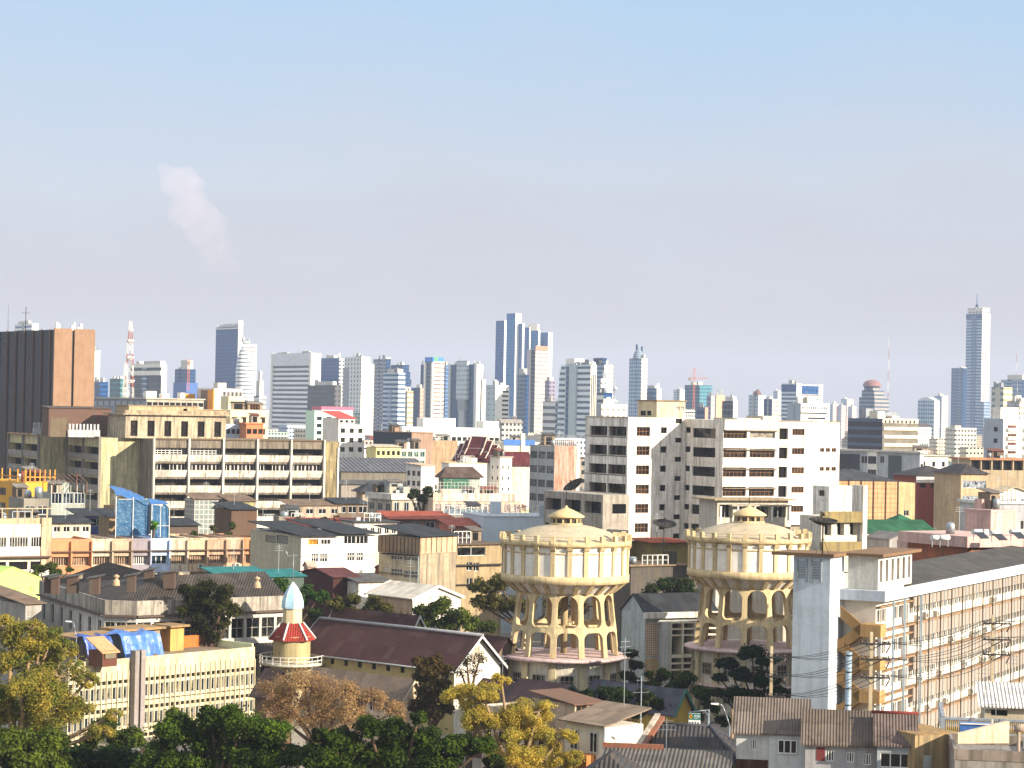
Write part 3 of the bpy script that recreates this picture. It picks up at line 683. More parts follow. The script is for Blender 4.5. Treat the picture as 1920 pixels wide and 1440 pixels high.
# 27 striped hotel with the curved left shoulder
T, v = tower('large pale blue striped hotel with curved left shoulder and dark vertical slot', 1052, 1108, 1119, 684, 1700, 26, tower_mat('d8dee0', '4e687e', 4.2, .45), wall('f0e8d8', .08), name='hotel_tower', cat='hotel', mark='the large striped hotel')
kd = v.Dp
v.strip('L', kd * .44, kd * .8, 0, v.z1 + 1, 1.2, wall('b4c2c6', .12), 'core'); v.strip('L', kd * .68, kd * .76, 0, v.z1 - 1, 1.5, tower_mat('4c6684', '3a5474', 4, .6), 'slot')
for i in range(6): z = v.z1 - 3 - 5.0 * i * (1 + .12 * i); v.strip('L', kd + 1.2 * math.sqrt(i) * 1.6, kd + 1.2 * math.sqrt(i + 1) * 1.6, 0, z, 0, tower_mat('d8dee0', '5e768a', 4.2, .45), 'curved_shoulder', back=8)
mb = MB()
for i in range(7): mb.lathe([(.1, v.z1), (2.2, v.z1), (1.6, v.z1 + 1.8), (.1, v.z1 + 2.6)], 8, 4, kd * (.08 + .13 * i))
mb.box(2, kd * .62, v.z1, 10, kd * .92, v.z1 + 5); mb.build('roof_dome', PWH, T.root)
mb = MB()
for i in range(3): x = v.W * (.2 + .3 * i); mb.box(x - .35, -.15, v.z1 * .1, x + .35, -.02, v.z1 - 7)
mb.build('slit_window', DARKGL, T.root)
T, v = tower('stepped beige tower with framed blue penthouse behind the large striped hotel', 1113, 1133, 1150, 683, 2200, 30, tower_mat('8ca0b4', '3e5c80', 4, .6), tower_mat('d4ccbc', '9c9a94', 4, .4, 4, .6))
MB().box(-.5, 2, v.z1 + 3.5, v.W * .4, v.Dp, v.z1 + 6).box(0, v.Dp * .8, v.z1, 4, v.Dp, v.z1 + 3.5).box(0, 2, v.z1, 3, 4, v.z1 + 3.5).build('penthouse_frame', NAVY, T.root)
tower('small white block with two rows of dark windows right of the large striped hotel', 1124, 1127, 1140, 709, 1900, 30, PGR, tower_mat('f0eee8', '5a5c60', 4.2, .35, 3.4, .55), cat='office block')
T, v = tower('tiny blue glass block below the two row white block', 1120, 1132, 1148, 736, 1650, 30, BANDF, BLUE, cat='office block')
tower('low white block with long red roof at the foot of the striped hotel', 1118, 1128, 1176, 757, 1200, 24, PGR, tower_mat('e4ded2', '98948c', 3.4, .4, 3, .5), name='red_roofed_block', cat='building', roofm=plain('a83c34', .7, name='red_roof'))
o, zt, k = round_tower('thin pole tower with stacked discs like a pagoda', 1153, 2, 700, 2300, PGR, [(.3, 0), (.3, .62), (3.2, .63), (3.4, .66), (.5, .68), (.4, .78), (2.4, .79), (2.6, .82), (.4, .84), (.2, 1), (.01, 1.02)])
# 32 domed tower
T, v = tower('slender blue grey tower with domed crown and twin finials', 1180, 1203, 1214, 672, 2500, 36, tower_mat('98acbe', '5a7a9a', 4, .55, 3.6, .6), tower_mat('ece6da', 'a8a098', 4, .4), mark='the slender domed tower')
cx, cy = v.W * .5, v.Dp * .5
MB().lathe([(v.W * .75, v.z1), (v.W * .7, v.z1 + 3), (v.W * .52, v.z1 + 7), (v.W * .25, v.z1 + 10), (.01, v.z1 + 11)], 16, cx, cy).build('dome', tower_mat('8c98a4', '6a7c90', 2, .5), T.root)
MB().box(cx - 2.5, cy, v.z1 + 8, cx - 1, cy + 1.5, v.z1 + 15).box(cx + 2, cy - 3, v.z1 + 6, cx + 3.4, cy - 1.6, v.z1 + 13).build('finial', NAVY, T.root)
T, v = tower('blue block with white right fin right of the slender domed tower', 1212, 1232, 1240, 728, 2500, 30, tower_mat('5a7aa0', '38608e', 5, .6), PWH, cat='office block', top=[(0, .5, .2, .9, 3)])
v.strip('R', -.5, 2.4, 0, v.z1 + 5, .6, PWH, 'edge_fin')
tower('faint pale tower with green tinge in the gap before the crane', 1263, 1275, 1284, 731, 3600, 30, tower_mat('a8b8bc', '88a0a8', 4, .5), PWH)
T, v = tower('teal netted tower under construction with a crane', 1284, 1312, 1336, 722, 2700, 35, tower_mat('3c6680', '2a5470', 4, .6), tower_mat('4c8490', '3a7080', 4, .6), name='unfinished_tower')
crane('tall rust coloured crane standing before the teal netted tower', 1302, 690, 709, 2650, 11, 26)
tower('salmon pink block beside the dark glass box', 1341, 1343, 1359, 741, 1700, 30, PGR, wall('e0a088', .1), cat='office block', name='pink_block')
tower('dark glass box with white right flank behind the white office building', 1354, 1375, 1383, 752, 1600, 28, tower_mat('5a6068', '2c343e', 4, .7, 4, .8), wall('f0ece4', .06), cat='office block', name='glass_box', top=[(.0, 1, .1, .7, 3)])
tower('grey lavender block left of the salmon pink block', 1325, 1333, 1342, 742, 2000, 30, tower_mat('8c8ca0', '6a6c84', 4, .5), PGR, cat='office block')
tower('low blue slab with one pink flank behind the roof of the white office building', 1306, 1322, 1328, 764, 1450, 30, tower_mat('5c6a80', '34506e', 4, .6), wall('d89484', .1), cat='office block')
T, v = tower('pale grey block with small cupola', 1404, 1422, 1435, 741, 2500, 30, tower_mat('a8b4bc', '7088a0', 4, .5, 4, .6), PWH, cat='office block')
MB().lathe([(4, v.z1), (4, v.z1 + 2), (2.4, v.z1 + 4.5), (.01, v.z1 + 7)], 10, v.W * .3, v.Dp * .3).build('cupola', plain('6a4a48', .7, name='cupola_roof'), T.root)
tower('small slate and beige block right of the cupola block', 1432, 1448, 1461, 748, 2200, 34, BLUE, tower_mat('d8ccb8', 'a8a094', 4, .4), cat='office block')
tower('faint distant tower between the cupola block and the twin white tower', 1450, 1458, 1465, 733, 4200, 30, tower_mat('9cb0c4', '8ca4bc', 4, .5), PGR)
T, v = tower('white twin tower with blue glazed top floors', 1466, 1494, 1503, 719, 2300, 28, tower_mat('ccd4da', '44607e', 4, .5), wall('f2eee6', .06), mark='the white twin tower')
v.strip('L', 0, v.Dp, v.z1 - 8, v.z1 - 1, .5, BLUEV, 'glazed_top')
T2v = T.vol(xr=1542, xl=None, Dp=v.Dp, x0=v.W + 2, y0=3, z1=v.z1 - 1); mb = MB()
for f in 'RLBE': grid_face(mb, T2v.len(f), 0, T2v.z1, (), T2v.mp(f), .1)
mb.build('second_body', tower_mat('ece6dc', '8c9098', 4, .4), T.root); T2v.strip('R', .5, T2v.W * .8, T2v.z1 - 9, T2v.z1 - 1, .5, BLUEV, 'glazed_top')
for i in (.84, .97): T2v.strip('R', T2v.W * i - .8, T2v.W * i + .8, 0, T2v.z1 + 1, .9, PWH, 'edge_fin')
T, v = tower('white civic block with a row of small round openings and a blank grey flank', 1476, 1502, 1556, 756, 1350, 22, wall('9aa6b4', .1), wall('f4f2ee', .06), cat='office block', name='civic_block')
mb = MB()
for i in range(12): x = v.W * (.06 + .075 * i); mb.box(x - .35, -.1, v.z1 - 3.2, x + .35, -.01, v.z1 - 2)
mb.box(0, -.1, v.z1 - 6, v.W * .9, -.02, v.z1 - 5.2).box(v.W * .25, -.1, v.z1 - 9, v.W * .85, -.02, v.z1 - 8).build('slit_window', DARKGL, T.root)
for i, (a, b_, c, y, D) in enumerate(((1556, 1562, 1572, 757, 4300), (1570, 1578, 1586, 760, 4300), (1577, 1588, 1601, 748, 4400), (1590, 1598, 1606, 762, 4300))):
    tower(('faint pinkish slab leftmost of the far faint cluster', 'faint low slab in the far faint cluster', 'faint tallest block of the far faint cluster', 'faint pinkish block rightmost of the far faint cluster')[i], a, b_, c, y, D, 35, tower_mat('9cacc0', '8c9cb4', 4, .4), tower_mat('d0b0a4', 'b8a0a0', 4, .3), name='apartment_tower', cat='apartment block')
# 42 stepped domed tower
T = Thing('office_tower', 'broad slate tower stepping up to a rust red domed top', 'tower', 1640, 735, 2500, 38, SKY, 'the slate tower with the rust red dome')
SL = tower_mat('7c8694', '44566e', 4.2, .6); SL2 = tower_mat('98928c', '5c6878', 4.2, .5)
for xl, xc, xr, yt, y0 in ((1611, 1640, 1667, 745, 0), (1616, 1639, 1658, 732, 3), (1620, 1637, 1650, 724, 6)):
    z1 = pt(xc, yt, 2500).z; x0 = T.xpx(xc, y0, z1); vv = T.vol(xr=xr, xl=xl, z1=z1, x0=x0, y0=y0); mb = MB()
    for f, mi in (('R', 0), ('L', 1), ('B', 1), ('E', 0)): grid_face(mb, vv.len(f), 0, z1, (), vv.mp(f), .1, mi)
    mb.face([(x0, y0, z1), (x0 + vv.W, y0, z1), (x0 + vv.W, y0 + vv.Dp, z1), (x0, y0 + vv.Dp, z1)], 0); mb.build('body', [SL2, SL], T.root)
MB().lathe([(10, z1), (9.6, z1 + 2.2), (7.5, z1 + 5), (4, z1 + 6.5), (.01, z1 + 7)], 14, x0 + vv.W * .5, y0 + vv.Dp * .5).build('dome', plain('86605c', .7, name='rust_dome'), T.root)
vv.strip('L', vv.Dp * .4, vv.Dp * .6, 0, z1, 1, BLUEV, 'glass_bay')
T, v = tower('pale blue office block with shallow arched top', 1721, 1752, 1762, 752, 2500, 28, tower_mat('a8bccc', '5c7c9c', 4.4, .55, 4, .7), wall('dcd6cc', .08), cat='office block')
mb = MB()
for i in range(8):
    a = -1 + 2 * i / 8; c = -1 + 2 * (i + 1) / 8; mb.box(0, v.Dp * (a + 1) / 2, v.z1, 6, v.Dp * (c + 1) / 2, v.z1 + .5 + 3.4 * (1 - ((a + c) / 2) ** 2))
mb.build('arched_top', wall('c8d0d4', .1), T.root)
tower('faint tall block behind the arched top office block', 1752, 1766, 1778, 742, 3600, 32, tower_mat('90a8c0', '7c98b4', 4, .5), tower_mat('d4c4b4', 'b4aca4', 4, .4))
# 45 tallest right tower
tower('dark blue slab standing left of the tall right tower', 1784, 1806, 1813, 690, 3300, 30, tower_mat('4c6c90', '34557c', 5, .6, 5, .7), NAVY, mark='the tall right tower', top=[(0, 1, 0, .1, 1)])
T, v = tower('tallest tower at the right with pinnacled crown and spire', 1812, 1842, 1857, 588, 3500, 36, tower_mat('a0b2c6', '4a6c94', 4.6, .55), tower_mat('f0e8da', 'b0a094', 4.6, .4))
v.strip('L', v.Dp * .36, v.Dp * .62, 0, v.z1 - 3, 1.5, tower_mat('6484a8', '446890', 4.6, .7), 'glass_bay'); v.strip('L', 0, v.Dp, v.z1 - 7, v.z1 - .5, .8, BLUE, 'glazed_top')
mb = MB()
for i in range(5): mb.box(1, v.Dp * (.02 + .2 * i), v.z1, 4, v.Dp * (.02 + .2 * i) + 4.4, v.z1 + 9)
for i in range(4): mb.box(v.W * (.05 + .25 * i), 1, v.z1, v.W * (.05 + .25 * i) + 2.8, 4, v.z1 + 9)
mb.box(4, 4, v.z1, v.W - 2, v.Dp - 3, v.z1 + 6).build('pinnacle_crown', tower_mat('e0d8cc', 'a09c98', 5, .3), T.root)
MB().lathe([(2.5, v.z1 + 6), (2, v.z1 + 14), (.7, v.z1 + 15), (.4, v.z1 + 30), (.01, v.z1 + 31)], 8, v.W * .3, v.Dp * .5).build('spire', NAVY, T.root)
v.strip('R', v.W * .0, v.W * .75, 0, v.z1 * .34, 6, tower_mat('8c98a8', '5a7694', 4.6, .5), 'lower_wing')
tower('beige tower with leaning light flank right of the tall right tower', 1859, 1882, 1898, 726, 1900, 36, tower_mat('b8b4a4', '6c7c84', 5, .5, 9, .4), tower_mat('ecdcb4', 'b4a078', 4.6, .4), name='apartment_tower', cat='apartment block')
T, v = tower('grey blue tower with the thin mast at the right edge', 1877, 1917, 1940, 712, 2900, 30, tower_mat('8496ac', '627c9c', 5, .5), NAVY, top=[(0, .8, 0, .7, 6)])
tower('grey beige block at the right edge in front of the grey blue tower', 1888, 1912, 1940, 752, 1600, 32, tower_mat('a8a8a4', '8c9494', 4, .4, 6, .5), tower_mat('d8ccb8', 'a49c90', 4, .4), cat='office block', name='grey_block')
# 47 / 48 and the low long slabs of the left
T, v = tower('long slab of shaded and sunlit storeys in bands with punched attic', 1590, 1655, 1722, 785, 950, 34, tower_mat('545e74', '2a3142', 3.3, .6), tower_mat('dccfb8', '7a7468', 3.3, .5), name='banded_office', cat='office block', group=None, mark='the long slab of banded storeys')  # left storeys coloured dark and bluish as the shaded side
mb = MB()
for i in range(8): x = v.W * (.08 + .115 * i); mb.box(x - .45, -.1, v.z1 - 1.6, x + .45, -.02, v.z1 - .6)
mb.build('attic_opening', VOID, T.root); v.strip('R', 0, v.W, v.z1 - .3, v.z1 + .1, .3, wall('dccfb8', .3), 'cornice')
for i in range(4): z = v.z1 - 4.6 - 3.3 * i; v.strip('R', .2, v.W, z, z + 1.3, .9, wall('e2d6c0', .3), 'balcony_band')
MB().box(1, 4, v.z1, 5, 9, v.z1 + 3).box(8, 3, v.z1, 12, 7, v.z1 + 1.2).build('rooftop_block', wall('d8d0c0', .3), T.root)
# ================================================================ water towers
CRM = wall('ccb88e', .5, (.2, .14, .08), .9); CRMP = wall('e6e1d7', .28, (.26, .2, .14), .9); PINKC = wall('c0a8a4', .4, (.16, .1, .09)); DOMEM = wall('b5a58a', .45, (.2, .17, .13), .2)
def water_tower(label, px, py, D, mark, ph):
    """py: pixel row of the lantern eaves on the tower's axis"""
    P = pt(px, py, D); dz = P.z - 26.6
    o = link('water_tower', None, loc=(P.x, P.y, 0)); tag(o, label, 'water tower', 'pair of old water towers'); LAND.append((mark, px, D))
    FOOT.append((P.x, P.y, 10)); Z = lambda z: z + dz
    N = 24
    # shell: cone, drum, rims
    MB().lathe([(6.2, Z(17.2)), (7.1, Z(18.0)), (8.0, Z(18.75))], 72).build('cone', CRMP, o)
    mb = MB()
    for i in range(N):
        t = 2 * math.pi * (i + .5) / N + ph; c, s = math.cos(t), math.sin(t); q = .28
        def at(r, z, k): return (r * c - k * s, r * s + k * c, Z(z))
        mb.hexa([at(6.0, 17.2, -q), at(6.0, 17.2, q), at(7.9, 18.7, q), at(7.9, 18.7, -q)], [at(6.45, 17.1, -q), at(6.45, 17.1, q), at(8.12, 18.5, q), at(8.12, 18.5, -q)])
    mb.build('cone_rib', CRM, o)
    MB().lathe([(7.9, Z(18.5)), (8.15, Z(18.5)), (8.15, Z(19.35)), (7.95, Z(19.4)), (7.95, Z(23.3))], 72, smooth=False).build('drum', [CRMP], o)
    mb = MB().lathe([(8.12, Z(18.44)), (8.22, Z(18.46)), (8.22, Z(19.38)), (7.96, Z(19.45))], 72)
    mb.lathe([(7.96, Z(22.2)), (8.02, Z(22.2)), (8.02, Z(22.4)), (7.96, Z(22.4))], 72)
    mb.lathe([(7.96, Z(23.0)), (8.3, Z(23.15)), (8.42, Z(23.25)), (8.42, Z(23.75)), (8.1, Z(23.8)), (7.9, Z(23.8))], 72)
    mb.build('rim_band', CRM, o)
    for i in range(N):
        t = 2 * math.pi * i / N + ph; c, s = math.cos(t), math.sin(t); q = .27
        def at(r, z, k): return (r * c - k * s, r * s + k * c, Z(z))
        m2 = MB().hexa([at(7.9, 19.4, -q), at(8.14, 19.4, -q), at(8.14, 19.4, q), at(7.9, 19.4, q)], [at(7.9, 23.1, -q), at(8.14, 23.1, -q), at(8.14, 23.1, q), at(7.9, 23.1, q)])
        m2.hexa([at(7.9, 22.5, -q * 1.3), at(8.3, 22.7, -q * 1.3), at(8.3, 22.7, q * 1.3), at(7.9, 22.5, q * 1.3)], [at(7.9, 23.1, -q * 1.3), at(8.5, 23.1, -q * 1.3), at(8.5, 23.1, q * 1.3), at(7.9, 23.1, q * 1.3)])
        m2.build('pilaster', CRM, o)
        q = .26
        MB().hexa([at(8.02, 23.5, -q), at(8.47, 23.5, -q), at(8.47, 23.5, q), at(8.02, 23.5, q)], [at(8.02, 24.5, -q), at(8.47, 24.5, -q), at(8.47, 24.5, q), at(8.02, 24.5, q)]).build('merlon', CRM, o)
    mb = MB()
    for z in (24.0, 24.35):
        pts = [(8.25 * math.cos(2 * math.pi * k / 48 + ph), 8.25 * math.sin(2 * math.pi * k / 48 + ph), Z(z)) for k in range(49)]; mb.path(pts, .025, 4)
    mb.build('railing', plain('6a5a44', .7, name='old_rail'), o)
    # dome and lantern
    MB().lathe([(7.9, Z(23.78)), (7.3, Z(23.95)), (6.3, Z(24.45)), (4.8, Z(25.05)), (3.4, Z(25.4)), (2.1, Z(25.62))], 64).build('dome', DOMEM, o)
    l = MB().lathe([(2.1, Z(25.5)), (2.1, Z(25.85)), (1.95, Z(25.85))], 36).lathe([(1.95, Z(26.4)), (1.95, Z(26.62)), (0.1, Z(26.62))], 36)
    for i in range(12):
        t = 2 * math.pi * i / 12 + ph; l.tube((1.88 * math.cos(t), 1.88 * math.sin(t), Z(25.8)), (1.88 * math.cos(t), 1.88 * math.sin(t), Z(26.5)), .17, n=4)
    lo = l.build('lantern', CRM, o); MB().lathe([(1.7, Z(25.7)), (1.7, Z(26.5))], 24).build('glazing', glass('4a4438', '8a7e68'), lo)
    MB().lathe([(2.35, Z(26.58)), (2.35, Z(26.72)), (1.6, Z(27.15)), (.9, Z(27.5)), (.3, Z(27.72)), (.12, Z(28.0)), (.01, Z(28.1))], 36).build('lantern_roof', wall('c9b284', .25, (.3, .22, .12)), o)
    MB().tube((0, 0, Z(28)), (0, 0, Z(31.4)), .05, .03).tube((0, 0, Z(29.6)), (5.2, 3.2, Z(24.6)), .02, n=4).build('lightning_rod', DKSTEEL, o)
    # hatch boxes and ladder on the dome
    MB().box(7.0, -2.6, Z(24.1), 7.6, -2.0, Z(25.0)).build('vent_box', CRM, o); MB().box(5.8, -5.0, Z(24.2), 6.4, -4.4, Z(25.0)).build('vent_box', CRM, o)
    mb = MB()
    for k in range(14): r = 7.2 - .36 * k; z = 24.1 + 1.5 * (1 - (r / 7.6) ** 2) - .05; mb.box(-r * .8 - .2, r * .6 - .3, Z(z), -r * .8 + .2, r * .6 + .3, Z(z) + .14)
    mb.build('dome_stair', CRMP, o)
    # arcade of twelve legs
    rad_o = lambda z: 6.15 + (17.2 - z) / 8.0 * .95
    NL = 12; hb = math.pi / NL; lw = .052
    zt = 16.95; rt = (hb - lw) * 6.2
    rows = []
    def op(z):
        """half opening angle at height z (0: solid)"""
        r = rad_o(z); w = (hb - lw * 6.3 / r * (1 + (17 - z) * .02)) * r
        if z >= zt or 12.35 <= z <= 12.95: return 0
        if z > 12.95:
            if z > zt - w: k = (z - (zt - w)) / w; return w * math.sqrt(max(0, 1 - k * k)) / r
            if z < 12.95 + .8: k = (12.95 + .8 - z) / .8; return (w - .8 + .8 * math.sqrt(max(0, 1 - k * k))) / r
            return w / r
        if z > 12.35 - .9: k = (z - (12.35 - .9)) / .9; return (w - .9 + .9 * math.sqrt(max(0, 1 - k * k))) / r
        return w / r
    zs = [9.2, 10, 11.4, 11.45] + [11.45 + .9 * math.sin(a * math.pi / 16) for a in range(1, 9)] + [12.351, 12.949] + [13.75 - .8 * math.cos(a * math.pi / 16) for a in range(0, 9)] + [14.3, 14.9] + [zt - 1.08 + 1.08 * math.sin(a * math.pi / 20) for a in range(0, 11)] + [zt + .001, 17.3]
    zs = sorted(set(round(z, 3) for z in zs))
    for i in range(NL):
        a0 = 2 * math.pi * i / NL + ph; mb = MB(); th = .5
        for sgn in (-1, 1):
            def P3(ang, z, dr): r = rad_o(z) - dr; t = a0 + sgn * ang; return (r * math.cos(t), r * math.sin(t), Z(z))
            for za, zb in zip(zs, zs[1:]):
                ea, eb = hb - op(za), hb - op(zb)
                if op(za) == 0 and op((za + zb) / 2) > 0: ea = hb
                mb.face([P3(0, za, 0), P3(ea, za, 0), P3(eb, zb, 0), P3(0, zb, 0)]); mb.face([P3(0, za, th), P3(ea, za, th), P3(eb, zb, th), P3(0, zb, th)])
                mb.face([P3(ea, za, 0), P3(ea, za, th), P3(eb, zb, th), P3(eb, zb, 0)])
        mb.build('leg', CRM, o)
    # inner pipe, cross beams
    MB().tube((0, 0, Z(9)), (0, 0, Z(17.5)), .42, .5, 12).build('riser_pipe', wall('9a8a66', .3), o)
    mb = MB()
    for k in range(3): t = k * math.pi / 3 + ph; c, s = math.cos(t) * 6.1, math.sin(t) * 6.1; mb.tube((-c, -s, Z(12.6)), (c, s, Z(12.6)), .22, n=4)
    mb.build('tie_beam', CRM, o)
    MB().lathe([(.01, Z(17.25)), (6.2, Z(17.25))], 36).build('tank_floor', CRM, o)
    # platform, base storeys
    MB().lathe([(.01, Z(9.2)), (8.1, Z(9.15)), (8.4, Z(9.05)), (8.45, Z(8.85)), (8.1, Z(8.65)), (7.2, Z(8.6))], 64).build('platform', PINKC, o)
    BW = wall('b6a888', .45); BP = wall('cbc4b4', .4)
    MB().lathe([(7.0, 0), (7.0, Z(8.65))], 48, smooth=True).build('base_wall', BP, o)
    for i in range(NL):
        t = 2 * math.pi * i / NL + ph; c, s = math.cos(t), math.sin(t); q = .45
        def at(r, z, k): return (r * c - k * s, r * s + k * c, z)
        MB().hexa([at(6.8, 0, -q), at(7.9, 0, -q), at(7.9, 0, q), at(6.8, 0, q)], [at(6.8, Z(8.6), -q), at(7.3, Z(8.6), -q), at(7.3, Z(8.6), q), at(6.8, Z(8.6), q)]).build('buttress', BW, o)
        t += hb; c, s = math.cos(t), math.sin(t)
        for zb in (5.6, 2.0):
            wz = link('window', pane_mesh(1.7, 1.5, DARKGL), o, (7.04 * c, 7.04 * s, Z(zb) + .75), t + math.pi / 2); link('frame', frame_mesh(1.7, 1.5, 3, 2, .09, plain('8c8474', .7, name='old_frame')), wz)
    MB().lathe([(7.0, Z(4.3)), (8.0, Z(4.3)), (8.1, Z(4.1)), (7.0, Z(4.0))], 48).build('lower_canopy', PINKC, o)
    return o
water_tower('nearer cream water tower on arched legs, right of the long brown roofed hall', 1061.5, 969, 300, 'the nearer water tower', rad(-90 - 12.5))
water_tower('cream water tower half hidden by the grey stair tower, with dark open lantern', 1404.5, 966, 316, 'the half hidden water tower', rad(-90 - 9))
# ================================================================ white office building
OW = wall('ece6dc', .52, (.16, .12, .08), .8); OWL = wall('bcb4a6', .45, (.2, .16, .12), .6)
T = Thing('office_building', 'large stained white office building behind the water towers with brown framed windows', 'office building', 1178, 782, 400, 30, None, 'the large white office building')
zt = T.ztop; fh = 3.27
va = T.vol(xr=1284, xl=1098)
# north wing: open balconies on the left face
rowsL = [(816, 823 + 0)]
balc = []
for i in range(9):
    z1 = zt - 1.65 - i * fh; 
    if z1 - 1.6 > 1: balc += [(.5, va.Dp * .45, z1 - 1.9, z1), (va.Dp * .48, va.Dp - 1.5, z1 - 1.9, z1)]
pxr = []
for i in range(8):
    y = 800.5 + 36.1 * i; sh = -.85 * i * .9
    pxr.append((1194 + sh, y, 1219 + sh, y + 17))
hA = va.pxcells('R', pxr)
hB = va.pxcells('R', [(1239.5 - .8 * i, 801 + 36.1 * i, 1250.5 - .8 * i, 812.5 + 36.1 * i) for i in range(8)])
hC = va.pxcells('R', [(1267 - .8 * i, 785 + 35.9 * i, 1279 - .8 * i, 794 + 35.9 * i) for i in range(9)])
va.walls(OW, R=hA + hB + hC, L=balc, rev=.35)
va.wins('R', hA, 4, 2, DARKGL, BROWN_FR, .3, bar=.055); va.wins('R', hB, 2, 1, DARKGL, DARK_FR, .3); va.wins('R', hC, 2, 1, DARKGL, DARK_FR, .3)
BRG = glass('0c0a0a', '3a2c22')
va.wins('L', balc, 5, 1, BRG, DARK_FR, 1.3, bar=.1)
va.strips('L', [(-.1, va.Dp + .1, zt - .12, zt + .05)] + [(0, va.Dp, zt - 3.4 - i * fh, zt - 3.25 - i * fh) for i in range(8)], .12, OWL, 'ledge')
# stair head on the roof
xs0 = T.xpx(1232, 0, zt + 3); xs1 = T.xpx(1285, 0, zt + 3); zst = T.R(1240, 752.5)[1]
yl = T.ypx(1196, xs0, zst)
vs = Vol(T, xs0, 0.004, zt + .01, xs1 - xs0, yl, zst)
hs = vs.pxcells('R', [(1267.5, 762, 1274.5, 769), (1276, 762, 1283, 769)]); hl = vs.pxcells('L', [(1201, 770, 1211, 779), (1213, 770, 1221, 779)])
vs.walls(wall('d0c0a0', .5, (.3, .2, .1), .7), R=hs, L=hl, name='stair_head'); vs.wins('R', hs, 2, 2, DARKGL, WHITE_FR, .2); vs.wins('L', hl, 2, 1, DARKGL, DARK_FR, .2)
vs.slab(wall('8a7a66', .6), zst + .005, .25, .2, 'roof_slab')
# front block: stands forward by Lr
Lr = 11.6; xq = va.W
yf = -Lr
xf = T.xpx(1344, yf, zt)
# recessed link between stair wing and front block
zb1 = zt - .15
vb = Vol(T, xq - .02, yf, 0, 0, Lr + 14, zb1)
vb.x0 = xq; vb.W = T.xpx(1575, yf, zb1) - xq
# openings on its left return wall
hl = []
for i in range(7): hl += vb.pxcells('L', [(1285.5 - .8 * i, 801 + 36 * i, 1295 - .8 * i, 811.5 + 36 * i), (1299.5 - .8 * i, 803 + 36 * i, 1342 - .8 * i, 821 + 36 * i)])
hr = []
for i in range(5):
    y = 804 + 36.1 * i
    hr += vb.pxcells('R', [(1350 - .8 * i, y, 1401 - .8 * i, y + 18), (1406 - .8 * i, y + 1, 1454 - .8 * i, y + 18)])
hd = vb.pxcells('R', [(1461.5 - .8 * i, 803 + 36 * i, 1477.5 - .8 * i, 824 + 36 * i) for i in range(6)])
hw = vb.pxcells('R', [(1485.5 - .6 * i, 804 + 36 * i, 1508.5 - .6 * i, 816 + 36 * i) for i in range(6)])
hk = []
for i in range(1, 4): hk += vb.pxcells('R', [(1538 - .6 * i, 804.5 + 35.5 * i, 1546 - .6 * i, 812 + 35.5 * i), (1549 - .6 * i, 804.5 + 35.5 * i, 1557 - .6 * i, 812 + 35.5 * i), (1560 - .6 * i, 804.5 + 35.5 * i, 1568.5 - .6 * i, 812 + 35.5 * i)])
broken = hr[1]
vb.walls(OW, R=hr + hd + hw + hk, L=hl, rev=.5)
vb.wins('R', hr[:1] + hr[2:], 6, 2, DARKGL, BROWN_FR, .45, bar=.05); vb.win('R', *broken, nx=1, gl=glass('8a8478', 'b0a898'), fr=WHITE_FR, rev=.45)
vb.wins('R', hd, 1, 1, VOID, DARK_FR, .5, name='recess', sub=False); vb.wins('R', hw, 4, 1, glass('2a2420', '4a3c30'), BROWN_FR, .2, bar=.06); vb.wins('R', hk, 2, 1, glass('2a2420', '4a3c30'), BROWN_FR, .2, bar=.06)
vb.wins('L', hl, 3, 1, DARKGL, DARK_FR, .3)
a0, a1 = 0.05, vb.pxcells('R', [(1344, 800, 1458, 810)])[0][1]
led = MB()
for i in range(6):
    for z, h, o_ in ((zt - 1.95 - i * fh, .13, .45),):
        pts = [(xq + a0, yf), (xq + a0, yf - o_ * .4), (xq + a0 + .25, yf - o_), (xq + a1 - .25, yf - o_), (xq + a1, yf - o_ * .4), (xq + a1, yf)]
        led.prism(pts, z, z + h)
led.build('ledge', wall('8a7c6a', .5), T.root)
vb.strip('R', a0, a1, zt - 1.8, zt - .1, .35, OW, 'fascia')
MB().box(xq + vb.W * .45, yf + 4, zb1, xq + vb.W * .6, yf + 9, zb1 + .8).box(xq + vb.W * .2, yf + 3, zb1, xq + vb.W * .4, yf + 10, zb1 + .35).build('rooftop_block', OWL, T.root)
vb.strips('R', [(0, vb.W, zb1 - .1, zb1 + .06)], .1, wall('9a8a74', .6), 'coping')
# low annexes in front of the building's right part
A = Thing('annexe', 'low white annexe with an open concrete balcony and flat canopy before the white office building', 'annexe', 1345, 938, 372, 24)
z = A.ztop; v = A.vol(xr=1478, Dp=6)
hs = v.cells('R', 4, z - 3.6, z - .8, 1, .75, .75); v.walls(OWL, R=hs, rev=1.5); v.wins('R', hs, 3, 1, DARKGL, WHITE_FR, 1.2); v.slab(wall('a08c6c', .6), z + .01, .22, .9)
MB().box(2, -1.2, z - .9, v.W, -.05, z - .7).build('canopy', wall('a8a090', .5), A.root)
for i in range(5): v.strip('R', v.W * i / 4.2, v.W * i / 4.2 + .25, z - 3.2, z - .9, 1.1, WHT, 'post', back=-.85)
v.strip('R', 0, v.W + 6, z - 6, z - 4.2, .8, wall('9c9484', .7), 'balcony_front')
A = Thing('annexe', 'small white cubic annexe with dark doorway under the right end of the white office building', 'annexe', 1555, 912, 365, 24)
z = A.ztop; v = A.vol(xr=1617, xl=1524); hs = v.pxcells('L', [(1535, 919, 1546, 930)]); v.walls(OW, L=hs); v.wins('L', hs, 1, 1, DARKGL, None)
v2 = Vol(A, v.W - .2, -3, 0, A.xpx(1640, -3, z - 4.6) - v.W, 6, z - 4.6); 
